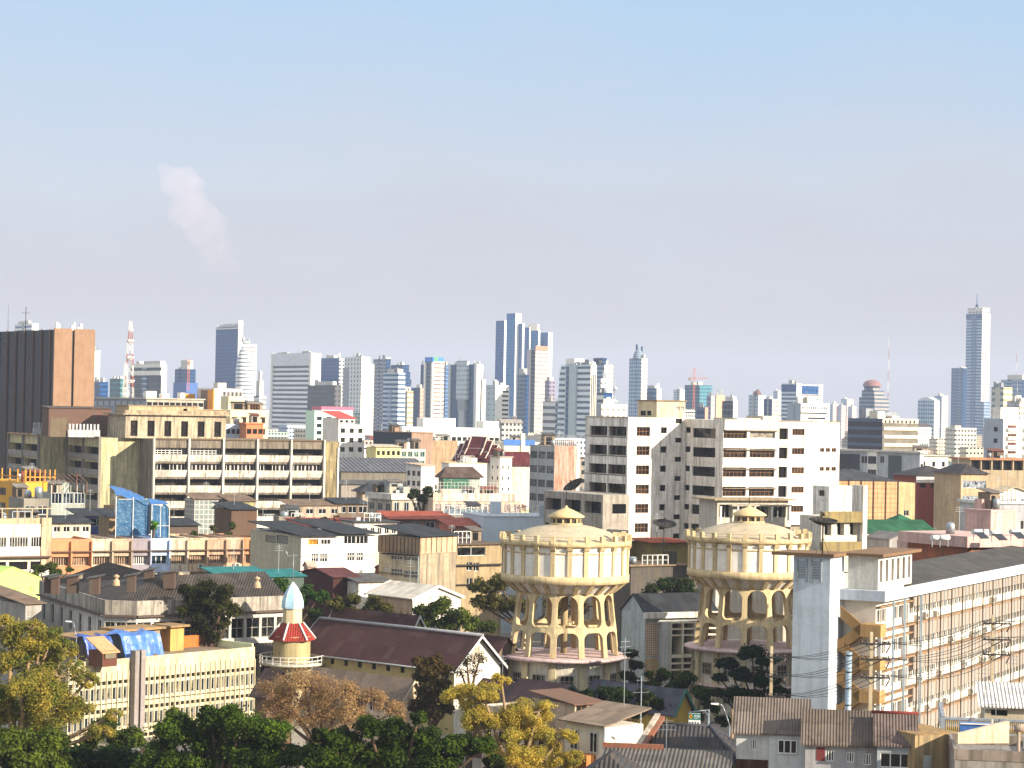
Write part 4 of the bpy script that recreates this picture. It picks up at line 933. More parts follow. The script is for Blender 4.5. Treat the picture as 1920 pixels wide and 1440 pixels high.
A2 = Thing('yellow_balcony_block', 'white block with two yellow balcony fronts below the annexe, beside the large black dish', 'building', 1540, 968, 340, 28)
z = A2.ztop; v = A2.vol(xr=1612, xl=1500); hs = v.cells('R', 3, z - 3.6, z - .9, 1, .6, .8) + v.cells('R', 3, z - 7.4, z - 4.6, 1, .6, .8); v.walls(wall('cfc7b8', .4), R=hs, rev=1.0); v.wins('R', hs, 2, 1, DARKGL, WHITE_FR, .9)
YB = wall('8c7c50', .5)
v.strip('R', -.2, v.W + .2, z - .9, z + .7, .7, YB, 'balcony_front'); v.strip('R', -.2, v.W + .2, z - 5.2, z - 3.7, .7, YB, 'balcony_front')
v.strip('R', v.W, v.W + .8, 0, z + 4.5, .75, OW, 'pier', back=2)
# left lower wing of the white building (open gallery)
A = Thing('gallery_wing', 'low grey wing with deep open galleries at the left foot of the white office building', 'building wing', 1131, 928, 385, 30)
z = A.ztop; v = A.vol(xr=1180, xl=1020); hs = v.cells('L', 3, z - 4.0, z - 1.2, 1, .8, .7) + v.cells('L', 3, z - 8, z - 5.4, 1, .8, .7); hr = v.pxcells('R', [(1148, 945, 1174, 963)])
v.walls(wall('a39b90', .5), R=hr, L=hs, rev=1.6); v.wins('L', hs, 2, 1, BLUEGL, DARK_FR, 1.5); v.wins('R', hr, 2, 1, DARKGL, None)
# ================================================================ long slab office with stair tower (right)
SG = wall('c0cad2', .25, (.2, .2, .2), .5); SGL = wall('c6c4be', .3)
T = Thing('office_slab', 'long office slab with grey stair tower and many air conditioner boxes along its storeys', 'office building', 1643, 1112, 236, 63, None, 'the long grey office slab')
zf = T.ztop; b0 = T
v = Vol(T, 0, 0, 0, 95, 0, zf); v.Dp = T.ypx(1581, 0, zf)
fhh = 3.3; SW = wall('dcd6ca', .14, (.4, .32, .22), 0); PAN = wall('958a80', .14, (.25, .2, .15), 0); LEDGE = wall('8e7258', .3, (.2, .15, .1), .2)
nb = 22; bw = 4.15; x_bays = T.xpx(1706, 0, zf)
hs = []
fl = [zf - 2.2 - i * fhh for i in range(7)]
left = []
for z in fl:
    if z - 1 < .3: continue
    left += [(.25, 1.7, z - .9, z + .45), (1.9, 3.2, z - .9, z + .45), (x_bays * .5, x_bays * .5 + 1.6, z - .9, z + .45), (x_bays * .5 + 1.8, x_bays * .5 + 3.2, z - .9, z + .45), (x_bays - 2.6, x_bays - .5, z - 2.2, z + .45)]
    for i in range(nb):
        x = x_bays + bw * i
        hs += [(x + .15, x + 1.35, z - .75, z + .07), (x + 1.5, x + 2.75, z - .75, z + .07), (x + 2.9, x + 4.0, z - .75, z + .07)]
v.walls(SW, R=hs + left, rev=.3, top=False)
near = [h for h in hs if h[0] < x_bays + bw * 6.5]; far_ = [h for h in hs if h[0] >= x_bays + bw * 6.5]
OFG = glass('16191a', '4a463c')
v.wins('R', left, 2, 1, OFG, WHITE_FR, .25)
for h in near[:100]: v.win('R', *h, nx=2, gl=OFG, fr=WHITE_FR, rev=.25)
mb = MB()
for a, b_, c, d in near[100:] + far_: mb.face([(a, .26, c), (b_, .26, c), (b_, .26, d), (a, .26, d)])
mb.build('window', OFG, T.root)['kind'] = 'stuff'
for k, z in enumerate(fl):
    if z < 1: continue
    if k: v.strip('R', x_bays, 95, z + .1, z + 1.6, .5, PAN, 'sunshade_panel')
    else: v.strip('R', x_bays, 95, z + .1, z + 1.2, .4, PAN, 'sunshade_panel')
    v.strip('R', 0, 95, z - 1.68, z - 1.52, .8, LEDGE, 'ledge')
    v.strip('R', 0, x_bays, z - 1.9 + 2.6, z - 1.85 + 2.7, .5, LEDGE, 'ledge')
    v.strip('R', .1, x_bays - 3, z - 2.2, z - 1.0, .12, SW, 'apron')
# fins / downpipes
FIN = plain('5c564e', .6, name='fin'); PIPE = plain('7c8a92', .5, name='blue_pipe')
xs = [x_bays + bw * i for i in range(nb)]
for i, x in enumerate(xs): v.strip('R', x - .07, x + .07, 0, zf - .9, .95, FIN, 'fin', back=-.83); 
for x in (1.75, 2.05, x_bays * .5 - .2, x_bays * .5 + .15, x_bays - .2, x_bays + .3):
    MB().tube((x, -1.25, 0), (x, -1.25, zf - .8), .065, n=6).build('downpipe', PIPE, T.root)
for x in xs[1:]: MB().tube((x + .22, -1.2, 0), (x + .22, -1.2, zf - .8), .045, n=6).build('downpipe', PIPE, T.root)
# air conditioner boxes
ACM = plain('b8b2a4', .6, name='air_conditioner'); acm = None
mb = MB().box(-.42, -.35, -.32, .42, 0, .32); me_ac = bpy.data.meshes.new('air_conditioner'); me_ac.from_pydata(mb.v, [], mb.f); me_ac.materials.append(ACM)
mb = MB().lathe([(.01, 0), (.24, 0), (.24, .03)], 12); me_fan = bpy.data.meshes.new('fan'); me_fan.from_pydata([(x, -.36, y) for x, y, z in mb.v], [], mb.f); me_fan.materials.append(plain('4a4844', .7, name='fan_grille'))
def ac(parent, loc, rz=0, s=1):
    o = link('air_conditioner', me_ac, parent, loc, rz); o.scale = (s, s, s); f = link('fan', me_fan, o); return o
for k, z in enumerate(fl):
    for i in range(9):
        for q in (.75, 2.1, 3.4):
            if random.random() < .22 and z > 3: ac(T.root, (x_bays + bw * i + q, -.05, z - 1.12 + random.uniform(-.1, .06)), 0, random.uniform(.9, 1.2))
# roof fascia, roof
MB().box(-.3, -1.3, zf - .75, 95.5, -.9, zf + .3).box(-.3, -.9, zf - .05, 95.5, v.Dp + .6, zf + .15).build('roof_fascia', wall('cdd0d2', .12, (.3, .3, .3), .6), T.root)
MB().box(-1.2, -1.3, zf - .75, -.3, v.Dp + .4, zf + .3).build('end_fascia', wall('b4bcc8', .15), T.root)
MB().hexa([(8.5, -.7, zf + .16), (95, -.7, zf + .16), (95, 5.5, zf + 1.4), (8.5, 5.5, zf + 1.4)], [(8.5, -.7, zf + .26), (95, -.7, zf + .26), (95, 5.5, zf + 1.5), (8.5, 5.5, zf + 1.5)]).hexa([(8.5, 5.5, zf + 1.4), (95, 5.5, zf + 1.4), (95, 12, zf + .1), (8.5, 12, zf + .1)], [(8.5, 5.5, zf + 1.5), (95, 5.5, zf + 1.5), (95, 12, zf + .2), (8.5, 12, zf + .2)]).build('pitched_roof', ribs('4a4642', 'x', .5, .4), T.root)
# head block above the roof
xh = T.xpx(1707, 0, zf + 3); zh = T.R(1650, 1043)[1]
vh = Vol(T, -.1, -.2, zf + .16, xh, v.Dp - .3, zh)
hh = vh.cells('R', 6, zf + .9, zh - .3, 1, .45, .9, sill=.05); vh.walls(SGL, R=hh, rev=.35, name='head_block'); vh.wins('R', hh, 1, 1, glass('8a7c6c', 'b0a090'), None, .34, name='louvre', sub=False)
RS = wall('7a5c40', .5, (.1, .08, .06))
MB().box(-.8, -.9, zh, xh + 1, vh.Dp + .6, zh + .3).build('head_roof', RS, T.root)
# stair tower in front of the end wall
yt0 = T.ypx(1572, -3.4, zf); 
vt = Vol(T, -4.2, T.ypx(1556, -4.2, zf), 0, 4.2, 0, zh - .05); vt.Dp = T.ypx(1487, -4.2, zf) - vt.y0
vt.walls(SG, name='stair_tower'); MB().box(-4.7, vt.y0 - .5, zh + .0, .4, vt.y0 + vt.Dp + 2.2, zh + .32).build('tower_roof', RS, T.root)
for (a, b_) in ((1497, 1511), (1524, 1538)):
    q = T.L(a, 1050, -4.2)[0]; w_ = T.L(b_, 1050, -4.2)[0]; q, w_ = min(q, w_), max(q, w_)
    lv = MB()
    lv.box(-4.35, q - .2, zh - 2.6, -4.21, q - .02, zh - .3).box(-4.35, w_ + .02, zh - 2.6, -4.21, w_ + .2, zh - .3)
    for k in range(7): lv.box(-4.3, q, zh - 2.2 + .26 * k, -4.21, w_, zh - 2.08 + .26 * k)
    lv.build('louvre', wall('8f989e', .3), T.root)
# zig zag stair in the recess
OC = wall('86683f', .35, (.2, .13, .07)); yr0, yr1 = .4, vt.y0 - .3  # stair brown dulled, the shade of the recess put into its colour
LAN = wall('b08a58', .3)
zz = zf - 1.6
k = 0
st = None
while zz > 1:
    za, zb = zz, zz - 1.65
    ya, yb = (yr1, yr0 + .6) if k % 2 == 0 else (yr0 + .6, yr1)
    MB().hexa([(-1.7, ya, za - 1.0), (-1.5, ya, za - 1.0), (-1.5, yb, zb - 1.0), (-1.7, yb, zb - 1.0)], [(-1.7, ya, za + .25), (-1.5, ya, za + .25), (-1.5, yb, zb + .25), (-1.7, yb, zb + .25)]).hexa([(-1.5, ya, za - 1.0), (-.02, ya, za - 1.0), (-.02, yb, zb - 1.0), (-1.5, yb, zb - 1.0)], [(-1.5, ya, za - .8), (-.02, ya, za - .8), (-.02, yb, zb - .8), (-1.5, yb, zb - .8)]).build('stair_flight', OC, T.root)
    if k % 2 == 0: MB().box(-1.75, -1.1, zb - 1.05, .0, yr0 + .65, zb + .2).build('stair_landing', LAN, T.root)
    else: MB().box(-1.75, yr1 - .4, zb - 1.05, .0, yr1 + .28, zb + .25).build('stair_landing', OC, T.root)
    zz -= 1.65; k += 1
MB().box(-1.3, -1.0, 0, -.9, -.6, zf - 4).build('stair_post', SGL, T.root)
# ================================================================ decayed concrete building on the left (saw-tooth plan)
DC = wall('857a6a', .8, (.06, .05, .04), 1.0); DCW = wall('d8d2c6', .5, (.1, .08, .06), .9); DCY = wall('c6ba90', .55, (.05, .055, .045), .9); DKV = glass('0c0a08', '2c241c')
T = Thing('concrete_building', 'decayed saw-tooth concrete building with stained balcony panels and blank mossy walls', 'concrete building', 288, 823, 546, 27, None, 'the decayed concrete building')
zt = T.ztop; fhm = 3.62
v1 = T.vol(xr=636, Dp=30)
L1 = T.ypx(263, 0, zt)
xb = T.xpx(607, 0, zt); nb = 5; bw = xb / nb
ho = []
for k in range(8):
    z1 = zt - 2.05 - k * fhm
    for i in range(nb): ho.append((bw * i + .25, bw * (i + 1) - .25, z1 - 1.75, z1))
v1.walls(DC, R=ho, rev=2.2, L=[])
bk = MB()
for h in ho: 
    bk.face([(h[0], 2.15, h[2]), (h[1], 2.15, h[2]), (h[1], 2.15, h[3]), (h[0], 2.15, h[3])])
bk.build('back_wall', wall('1e1a16', .4), T.root)  # near-black colour deepens the shade inside the balcony bays
for k in range(8):
    z1 = zt - 2.05 - k * fhm
    for i in range(nb):
        for j in range(2):
            a = bw * (i + j * .5) + (.28 if j == 0 else .06); b_ = bw * (i + .5 + j * .5) - (.06 if j == 0 else .28); q = random.uniform(0, .12)
            MB().hexa([(a, -.15, z1 - 3.15), (b_, -.15, z1 - 3.15), (b_, 0, z1 - 3.15), (a, 0, z1 - 3.15)], [(a, -.55 - q, z1 - 1.55), (b_, -.55 - q, z1 - 1.55), (b_, -.35 - q, z1 - 1.5), (a, -.35 - q, z1 - 1.5)]).build('balcony_panel', DCW, T.root)
        if k < 2:
            n = 4 if k else 2
            for j in range(n):
                if k == 0 and i == 2 and j == 1: continue
                a = bw * i + .35 + (bw - .7) * j / n; b_ = a + (bw - .7) / n - .1
                if (k == 0 and i < 2) or (k == 1 and random.random() < .85): v1.win('R', a, b_, z1 - 1.7, z1 - .05, 4 if k == 0 else 2, 3 if k == 0 else 1, DKV, WHITE_FR, .9, bar=.12)
cols = [bw * i for i in range(nb)] + [xb]
for x in cols: v1.strip('R', x - .22, x + .22, 0, zt + .3, .85, DCW, 'column')
v1.strip('R', v1.W - .5, v1.W - .1, 0, zt - 1.5, .4, DCW, 'column')
v1.strip('R', xb + .3, v1.W, 0, zt - .3, .1, wall('a3936a', .85, (.06, .05, .035), 1.0), 'end_wall')
v1.strip('R', 0, xb, zt - 2.0, zt - .15, .25, DC, 'fascia'); v1.strip('R', -.2, xb + .4, zt - .1, zt + .25, .6, wall('6a5844', .7), 'cornice')
# second and third teeth
x2 = T.xpx(190, L1, zt); v2 = Vol(T, x2, L1, 0, -x2 - .01, 0, zt); y2 = T.ypx(128, x2, zt); v2.Dp = y2 - L1
def toothL(v):
    hs = []; n = 2; w = v.Dp / n
    for k in range(7):
        z1 = v.z1 - 2.3 - k * fhm
        for i in range(n): hs.append((w * i + .3, w * (i + 1) - .3, z1 - 1.8, z1))
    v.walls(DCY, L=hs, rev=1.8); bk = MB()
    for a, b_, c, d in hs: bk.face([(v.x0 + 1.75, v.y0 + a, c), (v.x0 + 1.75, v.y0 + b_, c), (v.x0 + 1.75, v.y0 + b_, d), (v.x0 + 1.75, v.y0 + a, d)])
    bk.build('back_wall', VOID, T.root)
    for a, b_, c, d in hs: v.strip('L', a + .05, b_ - .05, c - 1.3, c + .15, .4, wall('928c84', .5), 'balcony_panel')
    for i in range(n + 1): v.strip('L', w * i - .2, w * i + .2, 0, v.z1 + .2, .6, wall('8a847c', .5), 'column')
    v.strip('L', 0, v.Dp, v.z1 - .1, v.z1 + .25, .7, wall('9a7c58', .6), 'cornice')
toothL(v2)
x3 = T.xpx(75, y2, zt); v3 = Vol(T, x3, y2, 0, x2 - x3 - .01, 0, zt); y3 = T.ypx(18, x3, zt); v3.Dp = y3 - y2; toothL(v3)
# crumbling parapets, attic and roof house
RB = wall('b3a184', .7, (.1, .08, .06), .9)
for nm, xl, xr, yt, yb, y0, dp, hol in (('attic', 236, 424, 779, 820, 8, 14, 1), ('roof_house', 242, 372, 762, 783, 10, 10, 0), ('roof_house', 296, 424, 768, 783, 14, 8, 0)):
    za = T.R(330, yt, y0)[1]; zb_ = zt + .02 if hol else T.R(330, 783, y0)[1]
    x0 = T.xpx(xl, y0, za); va_ = Vol(T, x0, y0, zb_, T.xpx(xr, y0, za) - x0, dp, za)
    hh = va_.cells('R', 6, zb_, za - .6, 1, .42, .75, sill=.1) if hol else [(va_.W * .78, va_.W * .84, zb_ + .1, za - .5)]
    va_.walls(wall('bda380', .55, (.14, .1, .07), .9) if not hol else wall('b5a78e', .65), R=hh, name=nm, rev=.6); va_.wins('R', hh, 2, 1, DKV, None, .55, sub=False)
    va_.slab(RB, za + .005, .3 if hol else .15, .9 if hol else .25, 'roof_slab')
    if hol: va_.strip('R', -.5, va_.W + .5, za + .3, za + 1.1, .8, RB, 'parapet', back=-.6)
# toothed low walls at the back left
for (xa, xb_, yt_) in ((62, 104, 787), (128, 188, 790)):
    y0 = y2 + 1 if xa < 100 else L1 + 2.5
    z0 = zt + .02; x0, x1 = T.xpx(xa, y0, zt + 3), T.xpx(xb_, y0, zt + 3); mb = MB().box(x0, y0, z0, x1, y0 + .3, z0 + 1.7)
    n = 9
    for i in range(n): q = x0 + (x1 - x0) * (i + .2) / n; mb.box(q, y0 + .02, z0 + 1.7, q + (x1 - x0) / n * .5, y0 + .28, z0 + 3.1)
    mb.build('toothed_wall', wall('b4b8bc', .4), T.root)
x0 = T.xpx(96, 24, zt + 5); v5 = Vol(T, x0, 26, zt + .01, T.xpx(208, 26, zt + 5) - x0, 6, T.R(150, 766, 26)[1]); v5.walls(wall('64483e', .55), name='roof_house'); v5.shed(ribs('5a4a40', 'x', .4), 0, .4, .3)
MB().box(T.xpx(96, 12, zt), 13, zt + .01, T.xpx(128, 12, zt), 13.4, zt + 4.5).build('stub_wall', wall('6a5c48', .8), T.root)
# ================================================================ the older town in front
GRROOF = ribs('57534f', 'x', .3, .5); GRROOFY = ribs('57534f', 'y', .3, .5); DKROOF = ribs('282b2f', 'x', .35, .5); DKROOFY = ribs('282b2f', 'y', .35, .5)
BRROOF = ribs('42221f', 'y', .3, .35); BRROOFX = ribs('4d2c26', 'x', .3, .35); REDROOF = ribs('8c3a28', 'x', .3, .45); ORROOF = ribs('a0482c', 'x', .3, .5); TANROOF = ribs('7a6450', 'x', .3, .6)
WW = wall('d9d3c8', .5, (.15, .12, .08), .8); WWC = wall('e6e1d8', .26, (.24, .2, .15), .6)
def ant(T_, loc, h=3.5, parent=None):
    x, y, z = loc; mb = MB().tube((x, y, z), (x, y, z + h), .035, n=4)
    for k, w in ((.95, .55), (.8, .75), (.88, .65)): mb.tube((x - w, y, z + h * k), (x + w, y, z + h * k), .02, n=4)
    mb.tube((x, y - .6, z + h * .9), (x, y + .6, z + h * .9), .02, n=4); return mb.build('antenna', STEEL, T_)
def dish(label, px, py, D, r, tilt=(0, -.25, 1), col='3a3632', pole=3.0, cat='satellite dish', grp='mesh satellite dishes'):
    P = pt(px, py, D); o = link('satellite_dish', None, loc=(P.x, P.y, P.z - pole)); tag(o, label, cat, grp)
    dm = plain(col, .7, .2, name='dish_mesh'); up = Vector(tilt).normalized(); a = up.orthogonal().normalized(); b_ = up.cross(a); mb = MB()
    def q(rr, t): return Vector((0, 0, pole)) + a * (rr * math.cos(t)) + b_ * (rr * math.sin(t)) + up * (.38 * rr * rr / r)
    n = 24
    for i in range(n):
        t0, t1 = 2 * math.pi * i / n, 2 * math.pi * (i + 1) / n
        for r0_, r1_ in ((.05, .35 * r), (.35 * r, .7 * r), (.7 * r, r)): mb.face([q(r0_, t0), q(r1_, t0), q(r1_, t1), q(r0_, t1)])
        mb.tube(q(r, t0), q(r, t1), .03 * r, n=4)
        if i % 2 == 0: mb.tube(q(.05, t0), q(r, t0), .022 * r, n=4)
    mb.build('reflector', dm, o)
    mb = MB(); top = Vector((0, 0, pole)) + up * (.8 * r)
    for t in (0, 2.1, 4.2): mb.tube(q(r * .9, t), top, .018 * r, n=4)
    mb.tube(top - up * .2, top + up * .15, .07 * r, n=6); mb.build('feed_horn', dm, o)
    MB().tube((0, 0, 0), (0, 0, pole), .07, n=8).tube((-.7, 0, 0), (0, 0, pole * .6), .03, n=4).tube((.7, .3, 0), (0, 0, pole * .6), .03, n=4).build('stand', DKSTEEL, o)
    return o
def tank(T_, x, y, z, r=.55, h=1.3, mat=None):
    return MB().lathe([(.01, z), (r, z), (r, z + h * .85), (r * .6, z + h), (.01, z + h * 1.03)], 14, x, y).build('water_tank', mat or STEEL, T_)
CLUT = random.Random(5)
SHW = [wall(c, .6) for c in ('8c7a68', 'a89c8c', '6a5a4c', 'b8b0a4', '7c6048', '9aa0a0')]; SHR = [ribs(c, 'x', .3, .5) for c in ('4c4c4e', '6c645c', '7c4634', '8c8478', '3c3e42')]
def clutter(T, v, z, n):
    """small makeshift sheds, screens and plants on a flat roof"""
    for _ in range(n):
        w, d, h = CLUT.uniform(2, min(5, v.W * .5)), CLUT.uniform(1.6, min(3.5, v.Dp * .5)), CLUT.uniform(1.6, 2.6)
        x, y = v.x0 + CLUT.uniform(.2, v.W - w - .2), v.y0 + CLUT.uniform(.3, max(.4, v.Dp - d - .3)); q = CLUT.random()
        if q < .6:
            s = MB().box(x, y, z, x + w, y + d, z + h).build('roof_shed', CLUT.choice(SHW), T.root)
            MB().hexa([(x - .3, y - .5, z + h - .1), (x + w + .3, y - .5, z + h - .1), (x + w + .3, y + d + .2, z + h + .5), (x - .3, y + d + .2, z + h + .5)], [(x - .3, y - .5, z + h), (x + w + .3, y - .5, z + h), (x + w + .3, y + d + .2, z + h + .6), (x - .3, y + d + .2, z + h + .6)]).build('shed_roof', CLUT.choice(SHR), s)
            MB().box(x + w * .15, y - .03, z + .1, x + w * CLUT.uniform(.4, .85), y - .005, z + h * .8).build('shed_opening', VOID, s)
        else:
            m = MB(); k = max(3, int(w / .8))
            for i in range(k + 1): m.box(x + w * i / k - .05, v.y0 + .15, z, x + w * i / k + .05, v.y0 + .25, z + h * .75)
            m.box(x, v.y0 + .15, z + h * .75, x + w, v.y0 + .25, z + h * .75 + .1).box(x, v.y0 + .15, z + h * .35, x + w, v.y0 + .25, z + h * .35 + .06).build('roof_railing', CLUT.choice([WHT, STEEL, BROWN_FR]), T.root)
def house(name, label, cat, xc, yc, D, b, xl, xr, dp=None, wm=None, roof=('flat',), R=None, L=None, fr=WHITE_FR, gl=None, group=None, mark=None, W=None, par=None, rev=.18, nxf=2, fmul=True, z=None, nzf=1, Rpx=None, Lpx=None, sill=None, lmat=None):
    T = Thing(name, label, cat, xc, yc, D, b, group, mark, z); v = T.vol(xr=xr, xl=xl, Dp=dp, W=W)
    zt = v.z1; wm = wm or WW
    hr = []; hl = []
    if R:
        for (nx, top, fh_, nz, fw_, fhh_) in ([R] if isinstance(R, tuple) else R): hr += [h for h in v.cells('R', nx, zt - top - fh_ * nz, zt - top, nz, fw_, fhh_)]
    if L:
        for (nx, top, fh_, nz, fw_, fhh_) in ([L] if isinstance(L, tuple) else L): hl += [h for h in v.cells('L', nx, zt - top - fh_ * nz, zt - top, nz, fw_, fhh_)]
    if Rpx: hr += v.pxcells('R', Rpx)
    if Lpx: hl += v.pxcells('L', Lpx)
    hr = [h for h in hr if h[2] > .3]; hl = [h for h in hl if h[2] > .3]
    v.walls(wm, R=hr, L=hl, rev=rev, top=True, lmat=lmat)
    v.wins('R', hr, nxf, nzf, gl or DARKGL, fr, rev - .02, sub=fmul, sill=sill); v.wins('L', hl, nxf, nzf, gl or DARKGL, fr, rev - .02, sub=fmul, sill=sill)
    k = roof[0]
    if k == 'gable': v.gable(roof[1], roof[2], roof[3], roof[4] if len(roof) > 4 else .5, wm, trim=roof[5] if len(roof) > 5 else None)
    elif k == 'hip': v.hip(roof[1], roof[2], roof[3] if len(roof) > 3 else .6)
    elif k == 'shed': v.shed(roof[1], roof[2], roof[3], roof[4] if len(roof) > 4 else .5)
    elif k == 'slab': v.slab(roof[1], zt + .005, roof[2], roof[3] if len(roof) > 3 else .3, 'roof')
    if par: v.parapet(par if not isinstance(par, float) else wm, .8 if not isinstance(par, float) else par)
    if k in ('flat', 'slab') and 250 < D < 900 and v.W > 4 and v.Dp > 4:
        for _ in range(CLUT.choice([2, 3, 3, 4])):
            x, y = v.x0 + v.W * CLUT.uniform(.15, .8), v.y0 + v.Dp * CLUT.uniform(.2, .8); q = CLUT.random(); zz = zt + (roof[2] if k == 'slab' else 0) + .02
            if q < .35: tank(T.root, x, y, zz, CLUT.uniform(.4, .7), CLUT.uniform(1, 1.8))
            elif q < .6: ant(T.root, (x, y, zz), CLUT.uniform(2.5, 5))
            elif q < .8: MB().box(x - .9, y - .7, zz, x + .9, y + .7, zz + CLUT.uniform(1, 2.2)).build('roof_box', wm, T.root)
            else: MB().box(x - .4, y - .3, zz, x + .4, y + .3, zz + .7).build('roof_unit', STEEL, T.root)
        if D > 330: clutter(T, v, zt + (roof[2] if k == 'slab' else 0) + .02, CLUT.choice([1, 2, 2, 3]) if v.W * v.Dp > 60 else 1)
    elif D < 700 and v.W > 4 and CLUT.random() < .6: ant(T.root, (v.x0 + v.W * .5, v.y0 + v.Dp * .6, zt), CLUT.uniform(3.5, 5.5))
    return T, v, zt
# ---- curved-corner old house with wide grey roof
P0 = pt(255, 1150, 296); zt = 14.2
o = link('old_house', None, loc=(P0.x, P0.y, 0)); tag(o, 'long old whitewashed house with chamfered corner, stained parapet and many roof sheds', 'house'); LAND.append(('the chamfered old house', 255, 296))
wl = [gz(75, 1098, zt), gz(197, 1136, zt), gz(256, 1138, zt), gz(545, 1127, zt)]
pl = [(p.x - P0.x, p.y - P0.y) for p in wl]
def off(p, q, d): t = Vector((q[0] - p[0], q[1] - p[1], 0)).normalized(); n = Vector((-t.y, t.x, 0)); return n * d
pl2 = pl + [(pl[3][0] - 9, pl[3][1] + 19), (pl[0][0] + 19, pl[0][1] + 9)]
OHW = wall('c9c5bd', .45, (.16, .13, .1), .8)
mb = MB()
EDG = [(pl[0], pl[1], 7, 1.5), (pl[1], pl[2], 3, 1.55), (pl[2], pl[3], 10, 1.9)]
wins_ = []
for p, q, n, ww in EDG:
    d = Vector((q[0] - p[0], q[1] - p[1], 0)); ln = d.length; d.normalize(); nn = Vector((-d.y, d.x, 0))
    hs = [(ln * (i + .5) / n - ww / 2, ln * (i + .5) / n + ww / 2, zt - 4.6, zt - 2.0) for i in range(n)] + [(ln * (i + .5) / n - ww / 2, ln * (i + .5) / n + ww / 2, zt - 9.6, zt - 7.0) for i in range(n)]
    mp = lambda a, dd, z, p=p, d=d, nn=nn: (p[0] + d.x * a + nn.x * dd, p[1] + d.y * a + nn.y * dd, z)
    grid_face(mb, ln, 0, zt, hs, mp, .3)
    for h in hs: wins_.append((mp((h[0] + h[1]) / 2, .28, (h[2] + h[3]) / 2), math.atan2(d.y, d.x), h[1] - h[0], h[3] - h[2]))
for p, q in ((pl2[3], pl2[4]), (pl2[4], pl2[5]), (pl2[5], pl2[0])): mb.face([(*p, 0), (*q, 0), (*q, zt), (*p, zt)])
mb.face([(*p, zt - .02) for p in pl2]); mb.build('wall', OHW, o)
for loc, az, w_, h_ in wins_:
    wo = link('window', pane_mesh(round(w_, 2), round(h_, 2), glass('0e1214', '3a3834')), o, loc, az); link('frame', frame_mesh(round(w_, 2), round(h_, 2), 2, 2, .09, plain('8c8a80', .7, name='grey_frame')), wo)
led = MB(); para = MB(); low = MB()
for p, q, n, ww in EDG:
    e = off(p, q, -.55); s_ = off(p, q, -.12)
    led.hexa([(p[0] + e.x, p[1] + e.y, zt - 1.35), (q[0] + e.x, q[1] + e.y, zt - 1.35), (*q, zt - 1.35), (*p, zt - 1.35)], [(p[0] + e.x, p[1] + e.y, zt - 1.15), (q[0] + e.x, q[1] + e.y, zt - 1.15), (*q, zt - 1.15), (*p, zt - 1.15)])
    para.hexa([(p[0] + s_.x, p[1] + s_.y, zt - 1.1), (q[0] + s_.x, q[1] + s_.y, zt - 1.1), (q[0] - s_.x, q[1] - s_.y, zt - 1.1), (p[0] - s_.x, p[1] - s_.y, zt - 1.1)], [(p[0] + s_.x, p[1] + s_.y, zt + .75), (q[0] + s_.x, q[1] + s_.y, zt + .75), (q[0] - s_.x, q[1] - s_.y, zt + .75), (p[0] - s_.x, p[1] - s_.y, zt + .75)])
    e = off(p, q, -2.6)
    low.hexa([(p[0] + e.x, p[1] + e.y, zt - 6.4), (q[0] + e.x, q[1] + e.y, zt - 6.4), (*q, zt - 5.5), (*p, zt - 5.5)], [(p[0] + e.x, p[1] + e.y, zt - 6.25), (q[0] + e.x, q[1] + e.y, zt - 6.25), (*q, zt - 5.35), (*p, zt - 5.35)])
led.build('ledge', wall('5a4a42', .6), o); para.build('parapet', wall('aaa295', .75, (.07, .06, .05), 1.0), o); low.build('awning', ribs('3c3836', 'x', .4, .5), o)
# roof: ridge line following the plan
ri = [(pl[0][0] + 8.5, pl[0][1] + 5), (pl[1][0] + 5.5, pl[1][1] + 10.5), (pl[3][0] - 4.5, pl[3][1] + 9.5)]
zr = zt + 3.2
mb = MB()
mb.face([(*pl[0], zt), (*pl[1], zt), (*ri[1], zr), (*ri[0], zr)]); mb.face([(*pl[1], zt), (*pl[2], zt), (*ri[1], zr)]); mb.face([(*pl[2], zt), (*pl[3], zt), (*ri[2], zr), (*ri[1], zr)])
mb.face([(*pl[3], zt), (*pl2[4], zt), (*ri[2], zr)]); mb.face([(*pl2[4], zt), (*pl2[5], zt), (*ri[1], zr), (*ri[2], zr)]); mb.face([(*pl2[5], zt), (*pl[0], zt), (*ri[0], zr), (*ri[1], zr)])
ROOFM = ribs('40372f', 'x', .35, .6); mb.build('roof', ROOFM, o)
for px, py in ((92, 1080), (104, 1082), (137, 1080), (178, 1082), (247, 1078), (280, 1068), (318, 1072)):
    p = gz(px, py + 8, zr + .2); x, y = p.x - P0.x, p.y - P0.y; w_ = random.uniform(.7, 1.1)
    w_ *= .66; sh = MB().box(x - w_, y - w_, zr - 1.4, x + w_, y + w_, zr + .75).build('roof_shed', wall('54423a', .6), o)
    MB().hexa([(x - w_ - .4, y - w_ - .3, zr + .5), (x + w_ + .5, y - w_ - .3, zr + .9), (x + w_ + .5, y + w_ + .3, zr + 1.0), (x - w_ - .4, y + w_ + .3, zr + .6)], [(x - w_ - .4, y - w_ - .3, zr + .6), (x + w_ + .5, y - w_ - .3, zr + 1.0), (x + w_ + .5, y + w_ + .3, zr + 1.1), (x - w_ - .4, y + w_ + .3, zr + .7)]).build('shed_roof', GRROOF, sh)
for px, py in ((104, 1092), (218, 1088), (338, 1084), (482, 1092)):
    p = gz(px, py, zr - .5); x, y = p.x - P0.x, p.y - P0.y
    MB().lathe([(.5, zr - 1.2), (.42, zr - .5), (.2, zr - .35), (.2, zr - .2), (.4, zr - .1), (.4, zr + .1), (.01, zr + .3)], 10, x, y).build('roof_ventilator', wall('b8a080', .4), o)
